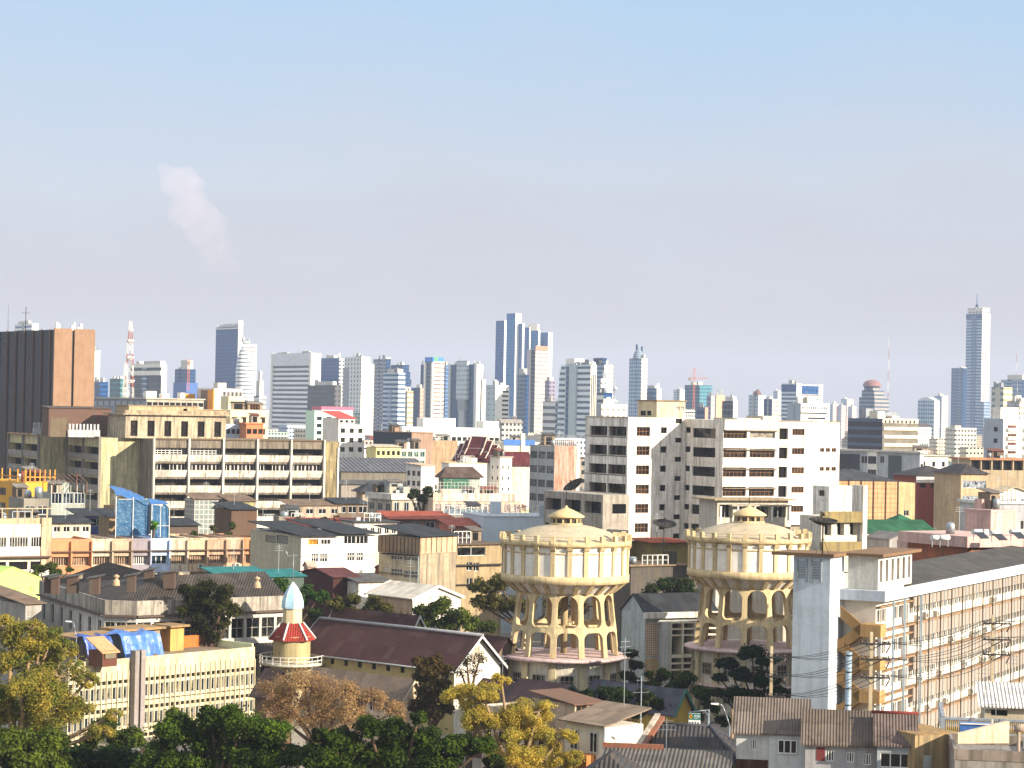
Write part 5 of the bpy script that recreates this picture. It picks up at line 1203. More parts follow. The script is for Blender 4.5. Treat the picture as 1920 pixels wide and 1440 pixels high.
for px, py in ((144, 1084), (284, 1080), (345, 1078)):
    p = gz(px, py, zr - .9); MB().box(p.x - P0.x - .7, p.y - P0.y - .5, zr - .95, p.x - P0.x + .7, p.y - P0.y + .5, zr - .5).build('skylight', plain('9a8a7a', .4, name='old_skylight'), o)
# ---- green gable house, low roofs at the left edge
T, v, z = house('green_house', 'lime green house wall with shallow gable at the left edge', 'house', -30, 1090, 350, 50, None, 76, 9, wall('a8c070', .2, (.3, .35, .2), .5), ('gable', ribs('b4d070', 'y', .4, .1), 1.9, 'y', .1))
for x in (3, 6, 9): ant(T.root, (x, -.8, z - 4.2), 3.4)
for i, (xc, yc, xr) in enumerate(((-20, 1118, 40), (22, 1125, 62), (48, 1133, 78))):
    house('shop_house', ('low grey row house with pale roof below the green wall, leftmost', 'low grey row house between its two neighbours below the green wall', 'low grey row house touching the chamfered old house')[i], 'row house', xc, yc, 322 - 6 * i, 40, None, xr, 8, wall('9a9690', .5), ('shed', TANROOF, 0, .9), R=(2, 1.0, 3, 2, .5, .5), group='low grey row houses at the left edge')
# ---- cream school block with the tarpaulin
CS = wall('cabf9e', .6, (.16, .12, .08), .9); CSG = wall('d6dcae', .12, (.3, .3, .2), .4)
T = Thing('school_block', 'cream yellow office block with thin vertical fins and dirty parapet, blue tarpaulin on its roof', 'office block', 128, 1252, 272, 50, None, 'the cream block with fins'); zt = T.ztop; v = T.vol(xr=478, Dp=8.5)
n = 36; cw = v.W / n; hs = []; slits = []
for k in range(3):
    for i in range(n):
        a = cw * i; zz = zt - 2.0 - 3.3 * k
        slits.append((a + .12, a + cw - .12, zz - .45, zz)); hs.append((a + .12, a + cw - .12, zz - 2.3, zz - .8))
sp = T.xpx(251, 0, zt)
v.walls(CS, R=hs + slits, rev=.25, topmat=wall('8a7c68', .6))
vis = sorted(hs, key=lambda h: -h[2])[:72]
SG_ = glass('20262a', '7c7258')
v.wins('R', vis, 1, 1, SG_, WHITE_FR, .2, bar=.06)
mb = MB()
for a, b_, c, d in [h for h in hs if h not in vis] + slits: mb.face([(a, .22, c), (b_, .22, c), (b_, .22, d), (a, .22, d)])
mb.build('ventilation_slot', glass('1c1e1c', '3a3428'), T.root)['kind'] = 'stuff'
for i in range(n + 1): v.strip('R', cw * i - .04, cw * i + .04, 1, zt - .7 - random.uniform(0, .3), .13, wall('d8cfae', .3), 'fin')
v.strip('R', sp - .55, sp + .1, 0, zt + 1.4, .9, wall('8c8480', .4), 'duct'); v.strip('R', sp + .4, sp + 1.1, 0, zt + 1.4, .9, wall('8c8480', .4), 'duct')
mb = MB()
for k in range(3): z_ = zt - 4.7 - 3.3 * k; mb.box(0, -.12, z_, v.W, -.01, z_ + .08)
mb.build('string_course', DARK_FR, T.root)
OP = wall('b8682c', .3); MB().box(v.W * .45, v.Dp - .25, zt + .01, v.W, v.Dp, zt + 1.5).build('back_parapet', OP, T.root); MB().box(v.W - .25, .3, zt + .01, v.W, v.Dp - .3, zt + .9).build('side_parapet', CSG, T.root); MB().box(0, 0, zt + .01, v.W, .25, zt + .5).build('front_parapet', CS, T.root)
xa = T.xpx(300, 6, zt + 3)
for (pa, pb, y0, y1, h, mt) in ((140, 232, 5.5, 9.5, 2.6, wall('a08c70', .5)), (232, 300, 6.5, 10, 2.9, wall('8f8068', .5)), (320, 345, 6, 8.5, 3.0, wall('c89a58', .3))):
    xx0, xx1 = T.xpx(pa, y0, zt + h), T.xpx(pb, y0, zt + h); MB().box(xx0, y0, zt + .02, xx1, y1, zt + h).build('roof_room', mt, T.root); MB().box(xx0 - .5, y0 - .6, zt + h, xx1 + .5, y1 + .5, zt + h + .25).build('roof_room_slab', wall('9a7c54', .5), T.root)
def tarp(label, x0, x1, y0, y1, z0, nx, ny, col, T_, drop, hang=(0, 0)):
    """cloth pulled over a frame; edges hang"""
    P = T_.w(0, 0, 0); o_ = bpy.data.objects; mb = MB(); g = {}
    rr = random.Random(label)
    for i in range(nx + 1):
        for j in range(ny + 1):
            fx, fy = i / nx, j / ny; z = z0 + .25 * math.sin(fx * 9 + 1) * math.sin(fy * 5) + rr.uniform(-.07, .07)
            y = y0 + (y1 - y0) * fy
            if fy < .35: z = z0 - (.35 - fy) / .35 * drop * (1 + .22 * math.sin(fx * 15)); y = y0 + (y1 - y0) * .35 * (.45 + .55 * fy / .35) + .12 * math.sin(fx * 22)
            g[i, j] = (x0 + (x1 - x0) * fx, y, z)
    for i in range(nx):
        for j in range(ny): mb.face([g[i, j], g[i + 1, j], g[i + 1, j + 1], g[i, j + 1]], 0, True)
    ob = mb.build('tarpaulin', sheet(*col)); ob.location = P; ob.rotation_euler = (0, 0, T_.b); return tag(ob, label, 'tarpaulin', 'blue tarpaulins on the cream block')
x0, x1 = T.xpx(228, 2, zt + 2), T.xpx(302, 2, zt + 2); tarp('large bright blue tarpaulin draped and creased over the roof edge frame', x0, x1, .1, 6.3, zt + 3.0, 26, 12, ('3a68b8', '6a94d4'), T, 3.0)
x0, x1 = T.xpx(146, 4, zt + 2), T.xpx(199, 4, zt + 2); tarp('smaller deep blue tarpaulin hung as an awning left of the brown hut', x0, x1, 1.5, 6, zt + 2.9, 16, 8, ('2c4f9c', '4468b0'), T, 1.9)
H = Thing('roof_hut', 'small brown plywood hut with tan sloping roof between the blue tarpaulins', 'hut', 205, 1228, 272, 50, z=zt + 2.1); vv = Vol(H, 0, 1.2, zt + .05, 2.2, 2.5, zt + 1.9); vv.walls(wall('5c3428', .4)); vv.shed(wall('b88c64', .3), -.3, 1.3, .25)
MB().box(.3, 1.05, zt + 1.0, 1.9, 1.19, zt + 1.7).build('window', plain('6a6450', .5, name='dusty_pane'), H.root)
# ---- long brown roofed hall
HY = wall('a8986a', .35, (.2, .16, .08), .5)
T = Thing('long_hall', 'long hall with maroon brown roof, yellow side wall and white gable end', 'hall', 852, 1252, 288, 48, None, 'the long brown roofed hall'); zt = T.ztop
v = T.vol(xr=938, xl=560)
n = 11; hl = v.cells('L', n, zt - 1.6, zt - .5, 1, .28, .7, sill=.15) + v.cells('L', n, zt - 5.2, zt - 2.6, 1, .36, .75)
v.walls(wall('ddd8cc', .35, (.2, .17, .12), .6), L=hl, top=False, rev=.3, lmat=HY)
v.wins('L', hl, 2, 1, glass('1e241e', '2e3a30'), DARK_FR, .25)
zr = T.R(893, 1197, v.W * 0)[1]; zr = pt(893, 1197, 288).z
v.gable(BRROOF, max(3, zr - zt), 'y', .7, wall('ddd8cc', .35, (.2, .17, .12), .6), trim=plain('b8b8b4', .6, name='grey_trim'))
MB().tube((v.W / 2, -.8, zr + .15), (v.W / 2, v.Dp + .5, zr + .15), .22, n=6).build('ridge_cap', plain('8c8c90', .6, name='ridge_cap'), T.root)
MB().tube((-.75, -.6, zt - .45), (-.75, v.Dp, zt - .45), .12, n=6).build('gutter', plain('9a9c9c', .5, name='gutter'), T.root)
lv = MB()
for i in range(4): lv.box(v.W * .5 - 1.2 + .6 * i, -.08, zt + .6, v.W * .5 - .8 + .6 * i, -.01, zt + 2.6 - .5 * abs(i - 1.5))
lv.build('gable_louvre', plain('a89c88', .7, name='louvre'), T.root)
for i in range(n): y = v.Dp * (i + .5) / n; MB().box(-.9, y - .9, zt - 2.75, -.04, y + .9, zt - 2.65).build('window_hood', wall('b8a878', .4), T.root)
hallT, hallz, hallr = T, zt, zr
T2, v2, z2 = house('brown_roofed_house', 'house with dark brown roof and pale ridge peeking over the long hall', 'house', 762, 1198, 318, 48, 612, 800, None, HY, ('gable', BRROOF, 3.0, 'y', .6, plain('b8b8b4', .6, name='grey_trim')))
T2, v2, z2 = house('shed', 'low dark tin roofed shed behind the right end of the long hall', 'shed', 935, 1215, 296, 48, 860, 960, None, wall('6a5c50', .5), ('gable', BRROOF, 1.2, 'y', .6))
# ---- building with the pale blue dome
P0 = pt(548, 1168, 303); zt = P0.z
o = link('domed_house', None, loc=(P0.x, P0.y, 0)); tag(o, 'yellow house with octagonal turret, pale blue pointed dome and red skirt roof', 'house'); LAND.append(('the pale blue dome', 553, 305)); FOOT.append((P0.x, P0.y, 6))
oc = lambda r, z, n=8: [(r * math.cos(2 * math.pi * (k + .5) / n + .2), r * math.sin(2 * math.pi * (k + .5) / n + .2), z) for k in range(n)]
MB().lathe([(2.7, 0), (2.7, zt - 5.3)], 24).build('wall', wall('a89c7c', .4), o)
MB().lathe([(2.4, zt - 6.2), (2.4, zt - 1.6)], 24).build('upper_wall', wall('aa9a70', .35), o)
MB().lathe([(3.15, zt - 2.15), (3.05, zt - 2.1), (1.35, zt + .05), (.1, zt + .1)], 6, smooth=False, ph=.25).build('skirt_roof', ribs('8c2c20', 'x', .3, .2), o)
mb = MB()
for k in range(6): t = 2 * math.pi * k / 6 + .25; MB().tube((3.1 * math.cos(t), 3.1 * math.sin(t), zt - 2.0), (1.4 * math.cos(t), 1.4 * math.sin(t), zt + .1), .13, n=5).build('hip_ridge', WHT, o)
MB().lathe([(1.25, zt - .1), (1.22, zt + 1.95)], 8, smooth=False, ph=.2).build('turret', wall('cfc09a', .2), o)
dm = MB().lathe([(1.4, zt + 1.9), (1.42, zt + 2.1), (1.36, zt + 2.9), (1.1, zt + 3.7), (.65, zt + 4.5), (.25, zt + 5.05), (.02, zt + 5.3)], 8, smooth=False, ph=.2).build('dome', plain('a8cade', .5, name='pale_blue_dome'), o)
mb = MB()
prof = [(1.42, zt + 2.1), (1.36, zt + 2.9), (1.1, zt + 3.7), (.65, zt + 4.5), (.25, zt + 5.05), (.02, zt + 5.3)]
for k in range(8): t = 2 * math.pi * k / 8 + .2; mb.path([(r * math.cos(t), r * math.sin(t), z) for r, z in prof], .035, 4)
mb.build('dome_rib', WHT, o)
MB().tube((0, 0, zt + 5.2), (0, 0, zt + 9), .05, n=5).tube((-.8, 0, zt + 8.6), (.5, .3, zt + 8.7), .04, n=4).tube((-.8, 0, zt + 8.6), (-1.0, 0, zt + 9.3), .1, n=6).build('weather_vane', STEEL, o)
mb = MB().lathe([(2.3, zt - 5.4), (4.2, zt - 5.3), (4.2, zt - 5.05), (2.3, zt - 5.0)], 24); mb.build('balcony', wall('b8b4a4', .3), o)
mb = MB()
for z in (zt - 4.1, zt - 4.6): mb.path([(4.1 * math.cos(2 * math.pi * k / 24), 4.1 * math.sin(2 * math.pi * k / 24), z) for k in range(25)], .06, 4)
for k in range(24): t = 2 * math.pi * k / 24; mb.tube((4.1 * math.cos(t), 4.1 * math.sin(t), zt - 5.1), (4.1 * math.cos(t), 4.1 * math.sin(t), zt - 4.05), .05, n=4)
mb.build('balustrade', WHT, o)
for k in range(12):
    t = 2 * math.pi * k / 12 + .1
    w_ = link('window', pane_mesh(1.1, 1.8, glass('1c2a24', '2c3c34')), o, (2.74 * math.cos(t), 2.74 * math.sin(t), zt - 7.2), t + math.pi / 2); link('frame', frame_mesh(1.1, 1.8, 2, 1, .08, plain('7a8a6c', .6, name='green_frame')), w_)
house('tin_shed', 'rusty brown corrugated shed wedged beside the cream block', 'shed', 500, 1300, 262, 48, 478, 548, None, wall('6a4c3c', .6), ('gable', ribs('43302a', 'y', .35, .5), 2.4, 'y', .5))
T, v, z = house('low_house', 'low house with long tan corrugated roof and pale pink gable', 'house', 756, 1305, 262, 48, 575, 790, None, wall('cbb49a', .35), ('gable', TANROOF if False else ribs('7a6858', 'y', .3, .6), 1.7, 'y', .5, plain('b8a890', .6, name='tan_trim')), L=(8, .6, 2.2, 1, .5, .6))
# ---- white house, apartment block
GS = wall('a9a48f', .35, (.2, .18, .13), .5)  # left wall of the white house, its shade put into a greyer colour
T = Thing('white_house', 'white three storey house with blank side painted as grey shade and dark roofs', 'house', 565, 1005, 372, 30, None, 'the white three storey house'); zt = T.ztop; v = T.vol(xr=703, xl=470)
hs = v.pxcells('R', [(578, 1011, 597, 1021), (602, 1011, 620, 1021), (645, 1004, 667, 1020), (668, 1004, 690, 1020), (584, 1038, 597, 1054), (600, 1038, 614, 1054), (651, 1036, 665, 1052), (668, 1036, 681, 1052), (672, 1068, 680, 1082)])
hl = v.pxcells('L', [(498, 1004, 517, 1017), (519, 1004, 540, 1019)])
v.walls(WWC, R=hs, L=hl, top=True, lmat=GS)
for i, h in enumerate(hs): v.win('R', *h, nx=3, nz=1 if i < 4 else 2, gl=glass('b07828', 'c88c30') if i == 0 else DARKGL, fr=WHITE_FR if i > 3 else (BROWN_FR if i == 0 else WHITE_FR), bar=.08)
v.wins('L', hl, 1, 1, wall('7c7c74', .3), DARK_FR, .1)
v.strip('R', 0, v.W, zt - 3.3, zt - 3.15, .12, wall('b8b4aa', .4), 'string_course'); v.strip('R', 0, v.W, zt - 6.7, zt - 6.55, .12, wall('b8b4aa', .4), 'string_course')
xm = T.xpx(634, 0, zt)
for (a, b_, dz) in ((-.6, xm, 0), (xm, v.W + .6, .25)): MB().hexa([(a, -.9, zt + dz), (b_, -.9, zt + dz), (b_, v.Dp, zt + 1.3 + dz), (a, v.Dp, zt + 1.3 + dz)], [(a, -.9, zt + .13 + dz), (b_, -.9, zt + .13 + dz), (b_, v.Dp, zt + 1.43 + dz), (a, v.Dp, zt + 1.43 + dz)]).build('roof', DKROOF, T.root)
house('rust_shed', 'dark shed with rusty maroon metal front before the white three storey house', 'shed', 625, 1082, 352, 30, 565, 672, None, ribs('4a2420', 'x', .25, .3), ('gable', ribs('5a2c28', 'x', .3, .3), .9, 'x', .4))
house('small_kiosk', 'tiny pink gabled hut leaning on the white three storey house', 'hut', 578, 1062, 366, 30, 569, 592, None, wall('b89484', .3), ('gable', wall('a89488', .3), .7, 'x', .2))
house('low_white_shed', 'low white stained shed with grey roof right of the rusty maroon shed', 'shed', 672, 1092, 350, 30, None, 730, 6, WW, ('shed', GRROOF, 0, .8))
AB = wall('b7a888', .45, (.18, .14, .09), .7)
T = Thing('apartment_block', 'beige weathered apartment block with wooden top floor and stained blank wall', 'apartment block', 788, 1008, 377, 50, None, 'the beige apartment block'); zt = T.ztop; v = T.vol(xr=856, xl=711)
hl = v.pxcells('L', [(733, 1034, 754, 1050), (758, 1036, 783, 1052), (733, 1066, 754, 1080), (758, 1070, 783, 1084), (720, 1032, 729, 1041), (720, 1062, 729, 1071), (738, 1096, 760, 1112)])
v.walls(wall('a4957c', .75, (.12, .1, .08), 1.0), L=hl, lmat=wall('b0a894', .4))
v.wins('L', hl, 4, 2, DARKGL, WHITE_FR, .2, bar=.09)
WD = wall('8e7862', .5, (.12, .09, .06), .9); v.strip('R', -.15, v.W, zt - 2.6, zt - .05, .15, wall('c8a888', .5), 'timber_storey', back=-.01); v.strip('L', 0, v.Dp, zt - 2.8, zt - .05, .15, WD, 'timber_storey', back=-.01)
mb = MB()
for i in range(8): x = v.W * i / 7; mb.box(x - .05, -.2, zt - 2.5, x + .05, -.15, zt - .1)
for i in range(12): y = v.Dp * i / 11; mb.box(-.2, y - .05, zt - 2.7, -.15, y + .05, zt - .1)
mb.build('batten', DARK_FR, T.root)
v.strip('L', 0, v.Dp * .85, zt - 3.0, zt - 2.85, 1.0, DKROOFY, 'awning'); v.strip('L', 0, v.Dp, zt - 6.2, zt - 6.05, .3, wall('6a6050', .6), 'string_course')
v.shed(DKROOF, .1, 1.5, .7); MB().tube((-.25, .1, 0), (-.25, .1, zt - 3), .09).build('downpipe', plain('8a9a9c', .6, name='pipe'), T.root)
Tb, vb_, zb = house('yellow_house', 'ochre house with dark open top floor right of the beige apartment block', 'house', 850, 1022, 385, 34, None, 942, 9, wall('a28e6c', .5), ('slab', wall('5a4c40', .6), .2, .5), Rpx=[(875, 1054, 885, 1070), (888, 1055, 898, 1071), (875, 1084, 886, 1100), (889, 1084, 899, 1100), (858, 1026, 910, 1042)], fr=WHITE_FR, rev=.25)
MB().box(0, -.7, zb - 3.4, vb_.W, .0, zb - 3.2).box(0, -.5, zb - 6.6, vb_.W, .0, zb - 6.45).build('awning', DARK_FR, Tb.root)
# ---- pale grey blue stepped wall behind the nearer tower
T, v, z = house('blue_grey_building', 'blank pale grey blue stepped building behind the nearer water tower', 'building', 906, 970, 420, 16, None, 1092, 14, wall('b8c2cc', .14, (.3, .3, .32), .4), ('slab', wall('b0b4b8', .3), .25, .05), mark='the pale grey blue blank wall')
v2 = Vol(T, T.xpx(884, 0, z - 3.2), 0.0, 0, -T.xpx(884, 0, z - 3.2) - .01, 14, z - 3.2); v2.walls(wall('a6b2be', .12, (.3, .3, .32), .4)); v.strip('R', T.xpx(1012, 0, z), v.W, z + .3, z + 2.2, -.1, wall('9aa8b4', .2), 'raised_parapet', back=.4)
house('grey_workshop', 'dark stained workshop wall with rusty gantry between the two water towers', 'workshop', 1183, 1062, 372, 28, None, 1292, 10, wall('5a5248', .8, (.05, .05, .05), 1.0), ('slab', wall('8a7258', .6), .2, .4), mark='the dark stained workshop')
T, v, z = house('roof_terrace', 'roof terrace shed with orange tin canopy and green slat screen between the towers', 'shed', 1222, 1018, 385, 28, None, 1290, 7, mesh_mat('6a6038', '8c7c48', .35, .2), ('shed', ORROOF, 0, .3, .8))
dish('small black mesh dish on a pole before the white office building', 1245, 989, 375, 1.9, (.1, -.3, 1), pole=4.2)
dish('black mesh dish left of the white office building, tilted to the sky', 1078, 915, 410, 1.9, (-.5, -.3, .8), pole=2.4)
dish('large black mesh dish on the stair tower roof of the long slab office', 1543, 985, 232, 1.42, (.05, -.12, 1), pole=2.9)
# ---- grey hall with boxed balconies between the towers
T = Thing('boxed_block', 'grey gabled block with egg crate concrete sunshades between the water towers', 'building', 1210, 1150, 330, 26, None, 'the egg crate sunshade block'); zt = T.ztop; v = T.vol(xr=1345, xl=1166)
GW = wall('aab0ae', .3); SUN = wall('d6ccb6', .35)
xs_ = T.xpx(1250, 0, zt - 3); hs = [(xs_ + .2, v.W - .3, zt - 11, zt - 1.3)]
v.walls(GW, R=hs, rev=1.3); bk = MB().face([(xs_ + .2, 1.25, zt - 11), (v.W - .3, 1.25, zt - 11), (v.W - .3, 1.25, zt - 1.3), (xs_ + .2, 1.25, zt - 1.3)]); bk.build('back_wall', wall('5c564c', .5), T.root)
n = 4; cw = (v.W - .5 - xs_) / n; mb = MB()
for i in range(n + 1): x = xs_ + .2 + cw * i; mb.box(x - .12, -.95, zt - 11, x + .12, 1.2, zt - 1.3)
mb.build('sunshade_fin', SUN, T.root)
mb = MB()
for r_ in (0, 1):
    zb = zt - 11 + r_ * 4.85
    for dz, dp_ in ((0, .25), (2.9, .2), (3.8, .2), (4.7, .15)): mb.box(xs_ + .1, -.9, zb + dz, v.W - .2, .9, zb + dz + dp_)
mb.build('sunshade_shelf', SUN, T.root)
for r_ in (0, 1):
    for i in range(n): v.win('R', xs_ + .4 + cw * i, xs_ + cw * (i + 1), zt - 10.7 + r_ * 4.85, zt - 8.6 + r_ * 4.85, 2, 1, DARKGL, WHITE_FR, 1.2)
v.strip('R', .1, xs_ - 1.3, zt - 6.0, zt - 1.4, .05, mesh_mat('8a6a58', 'c8b4a0', .32, .25), 'brick_lattice'); v.strip('R', .1, xs_ - 1.3, zt - 11, zt - 6.3, .05, wall('b8a07c', .3), 'tan_panel'); v.strip('R', xs_ - 1.2, xs_ + .1, zt - 11.2, zt - 1.2, .95, wall('b4b4b0', .3), 'side_fin')
v.gable(DKROOF, 2.4, 'x', .25, GW); v.strip('R', -.3, v.W + .3, zt - .7, zt + .1, .7, WW, 'gutter')
# ---- shophouse row
SHX = [(95, 172, 'c48660', 'orange', 2), (172, 211, 'cfc3ac', 'dirty cream', 1), (211, 247, 'b8a088', 'tan', 1), (247, 282, '8c8690', 'mauve grey', 1), (282, 318, 'b4c8e8', 'pale blue', 1), (318, 352, 'd0c4b0', 'stained white', 1), (352, 389, 'c8ac90', 'brown shuttered cream', 1), (389, 424, 'b89880', 'pinkish brown', 1), (424, 456, 'c4a890', 'rust streaked beige', 1), (456, 472, 'c08860', 'orange tan', 1)]
ROW = 'shop houses in the terraced row'
BRG2 = glass('3a2c22', '8a6c50')
for i, (xa, xb_, col, word, nun) in enumerate(SHX):
    f = (xa - 95) / 372; yc = 1015.5 - 4 * f; D = 388 + 20 * f
    T = Thing('shop_house', f'{word} terraced shop house ' + ('at the left end of the row' if i == 0 else 'at the right end of the row' if i == 9 else f'between the {SHX[i - 1][3]} and the {SHX[i + 1][3]} ones'), 'shop house', xa, yc, D, 28, ROW, f'the {word} shop house' if i in (0, 4) else None)
    zt = T.ztop; v = T.vol(xr=xb_ - .4, Dp=13); m_ = wall(col, .3 if i in (0, 3, 4) else .6, (.16, .11, .07), .7)
    hs = []
    for k in range(4): hs += [h for h in v.cells('R', nun, zt - 5.2 - 3.35 * k, zt - 2.2 - 3.35 * k, 1, .84, .5, sill=.38)]
    v.walls(m_, R=hs, rev=.8); v.wins('R', hs, 7 if i != 4 else 3, 1, BLUEGL if i == 4 else BRG2, plain('a8927c', .7, name='slat_frame') if i not in (4, 3) else WHITE_FR, .6, bar=.12)
    v.strip('R', -.1, v.W + .1, zt - 1.75, zt - 1.6, .75, wall('6a5648', .6), 'ledge'); v.strip('R', -.1, v.W + .1, zt - 5.6, zt - 5.45, .6, wall('6a5648', .6), 'ledge')
    for k in range(3): v.strip('R', .1, v.W - .1, zt - 5.4 - 3.35 * k, zt - 4.15 - 3.35 * k, .35, m_, 'balcony_front')
    for x in (0, v.W) if nun == 1 else (0, v.W / 2, v.W): v.strip('R', max(0, x - .13), min(v.W, x + .13), 0, zt, .5, m_, 'party_pier')
    v.parapet(m_, .35, .15)
    if i in (6, 8): ac(T.root, (v.W * .6, -.4, zt - 4.4), 0, 1.2)
# left end: white balconied house in front of the row
T, v, z = house('shop_house', 'white balconied house with tall beige side pier at the left edge', 'shop house', -25, 983, 372, 28, None, 96, 11, wall('d8d0c0', .4, (.2, .13, .09), .6), ('flat',), R=[(3, 1.6, 3.0, 1, .86, .55)], gl=glass('2a2824', '6a6254'), nxf=7, mark='the white balconied house at the left edge')
hs = v.cells('R', 3, z - 9.4, z - 5.6, 1, .86, .6); 
for h in hs: v.strip('R', h[0], h[1], h[2], h[3], .02, VOID, 'veranda_opening'); v.strip('R', h[0], h[1], h[2] - .1, h[2] + 1.0, .3, wall('d8d0c0', .3), 'balcony_front')
v.strip('R', 0, v.W, z - 5.3, z - 5.1, 1.0, wall('6a4c40', .6), 'awning'); v.strip('R', v.W - 1.6, v.W, 0, z + 1.0, .2, wall('c8b090', .6, (.15, .1, .07), 1), 'side_pier', back=-.02)
mb = MB()
for i in range(5): x = v.W * i / 4.3; mb.box(x, .2, z + .02, x + .18, .4, z + 2.4)
mb.box(0, .2, z + 2.4, v.W, .4, z + 2.55).box(0, .15, z + .02, v.W, .19, z + .9); mb.build('roof_pergola', wall('c0a888', .4), T.root)
# ---- yellow house at left with terrace, sheds, tanks
YM = wall('d09a34', .2, (.3, .2, .08), .5)
T, v, z = house('yellow_house', 'bright yellow house with railed roof terrace before the decayed concrete building', 'house', 47, 905, 470, 36, -40, 103, None, YM, ('flat',), L=[(3, .8, 3, 3, .6, .5)], gl=DARKGL, fr=BROWN_FR, mark='the bright yellow house')
mb = MB()
for k in range(7): x = v.W * k / 6; mb.box(x - .1, 0, z, x + .1, .2, z + 2.6)
for k in range(7): y = v.Dp * k / 6; mb.box(0, y - .1, z, .2, y + .1, z + 2.6)
mb.box(0, 0, z + 1.0, v.W, .15, z + 1.2).box(0, 0, z + .05, v.W, .12, z + .25).box(0, .3, z + 1.0, .15, v.Dp, z + 1.2).build('terrace_rail', wall('d8943c', .2), T.root)
MB().box(v.W * .1, 3.2, z + .02, v.W * .9, 3.4, z + 2.2).build('terrace_screen', wall('7a4030', .4), T.root)
T, v, z = house('grey_workshop', 'grey house with steel tank on its roof below the yellow house', 'house', 45, 935, 440, 30, None, 92, 9, wall('8a8478', .5), ('flat',), R=(2, .9, 3, 3, .8, .55), gl=BLUEGL); tank(T.root, 3.2, 1.2, z, .75, 2.2, plain('a8b0b4', .35, .5, .7, name='steel_tank'))
T, v, z = house('glass_terrace_house', 'grey house with glazed balcony and rusty roof frame right of the yellow house', 'house', 96, 925, 455, 30, None, 160, 10, wall('9aa098', .45), ('flat',), R=[(3, .2, 2.6, 1, .9, .8), (3, 4.2, 2.8, 2, .85, .6)], gl=BLUEGL, nxf=3)
mb = MB()
for k in range(8): x = v.W * k / 7; mb.tube((x, -.8, z + 2.2), (x, 5, z + 3.6), .07, n=4)
for x, y, h in ((0, -.8, 2.2), (v.W, -.8, 2.2), (0, 5, 3.6), (v.W, 5, 3.6)): mb.tube((x, y, z), (x, y, z + h), .09, n=4)
mb.build('roof_frame', plain('7a5444', .7, name='rusty_frame'), T.root)
for k in range(6): v.strip('R', v.W * k / 5.3, v.W * k / 5.3 + .07, z + .05, z + 1.6, 0, WHT, 'rail_post', back=.07)
spots = [
 ('tin_shed', 'tin roofed shed with white wooden front above the orange shop house', 98, 982, 398, 170, 6, wall('c8bca8', .4), DKROOF, (4, .3, 1.6, 1, .7, .6)),
 ('tin_shed', 'grey shed with blue inner wall and large window beside the blue tarpaulin shelter', 150, 968, 420, 214, 7, wall('3a4c8c', .3), DKROOF, (1, .4, 2, 1, .7, .7)),
 ('tin_shed', 'brown walled shed under a dark tin roof left of the blue tarpaulin shelter', 205, 970, 412, 250, 6, wall('8c7454', .6), DKROOF, None),
 ('tin_shed', 'flat dark shed right of the blue tarpaulin shelter with rusty rail', 318, 986, 420, 372, 6, wall('5a4a40', .6), DKROOF, None),
 ('tin_shed', 'arched grey tin shed with open timber porch before the decayed concrete building', 434, 956, 452, 482, 9, wall('5c4434', .5), DKROOF, None),
 ('tin_shed', 'low open shed with green cloth screen at the foot of the decayed concrete building', 545, 948, 495, 640, 6, wall('b09c88', .5), TANROOF, (4, .5, 1.8, 1, .6, .6)),
 ('tin_shed', 'long open shed with white posts right of the green cloth screen', 632, 945, 500, 690, 6, wall('6a5848', .5), DKROOF, (3, .5, 2, 1, .8, .7)),
 ('glass_shed', 'pale glazed roof shed below the balcony panels of the decayed concrete building', 365, 936, 490, 430, 6, mesh_mat('b8b4a8', '7c8480', 1.0, .12), TANROOF, None),
 ('glass_shed', 'olive slatted roof shed right of the pale glazed shed', 432, 940, 490, 478, 6, wall('9a9468', .5), TANROOF, None),
]
for nm, lab, xc, yc, D, xr, dp, wm, rm, R in spots:
    T, v, z = house(nm, lab, 'shed', xc, yc, D, 28, None, xr, dp, wm, ('shed', rm, 0, 1.0, .5), R=R, gl=DARKGL)
MB().box(v.W, -.1, z - 2, v.W + .1, 0, z).build('screen_edge', WHT, T.root)
# blue tarpaulin shelter on the pale blue shop house
D = 404; b = rad(28)
S1 = Thing('tarpaulin_shelter', 'tall blue tarpaulin and netting shelter rising from the pale blue shop house', 'shelter', 284, 1010, D, 28, None, 'the blue tarpaulin shelter'); z0 = S1.ztop
TB = sheet('2a5c98', '4478b0'); TN = sheet('2f6490', '5484a4', .5)
w_ = S1.xpx(317, 0, z0); mb = MB()
zt1 = S1.R(300, 935)[1]; zt2 = S1.R(312, 965)[1]
for (fa, ya, za, fb, yb_, zb) in ((0, .2, z0, 0, .6, zt1 - 1), (0, .6, zt1 - 1, 0, 2.2, zt1)):
    for i in range(6):
        a, c = w_ * i / 6, w_ * (i + 1) / 6; j = lambda: random.uniform(-.12, .12)
        mb.face([(a, ya + .1 * (i % 2), za), (c, ya + .1 * ((i + 1) % 2), za), (c, yb_ + .15 * ((i + 1) % 2), zb - .5 * c / w_), (a, yb_ + .15 * (i % 2), zb - .5 * a / w_)], 0 if za > z0 + 1 else 1, True)
mb.face([(w_, .2, z0), (w_, 3.5, z0), (w_, 3.5, zt1 - .8), (w_, .6, zt1 - 1.5)], 1)
mb.build('netting_front', [TB, TN], S1.root)
xw = S1.xpx(222, 0, zt1 + 2)
mb = MB(); n = 8
for i in range(n):
    for j in range(4):
        def q(i, j): fx, fy = i / n, j / 4; return (xw + (0 - xw) * fx + .0, 1.0 + 5 * fy, zt1 + 2.1 - 1.9 * fx ** 1.5 - 1.6 * (1 - fy) ** 2 + .15 * math.sin(i * 1.7 + j * 2))
        mb.face([q(i, j), q(i + 1, j), q(i + 1, j + 1), q(i, j + 1)], 0, True)
mb.build('canopy', TB, S1.root)
mb = MB()
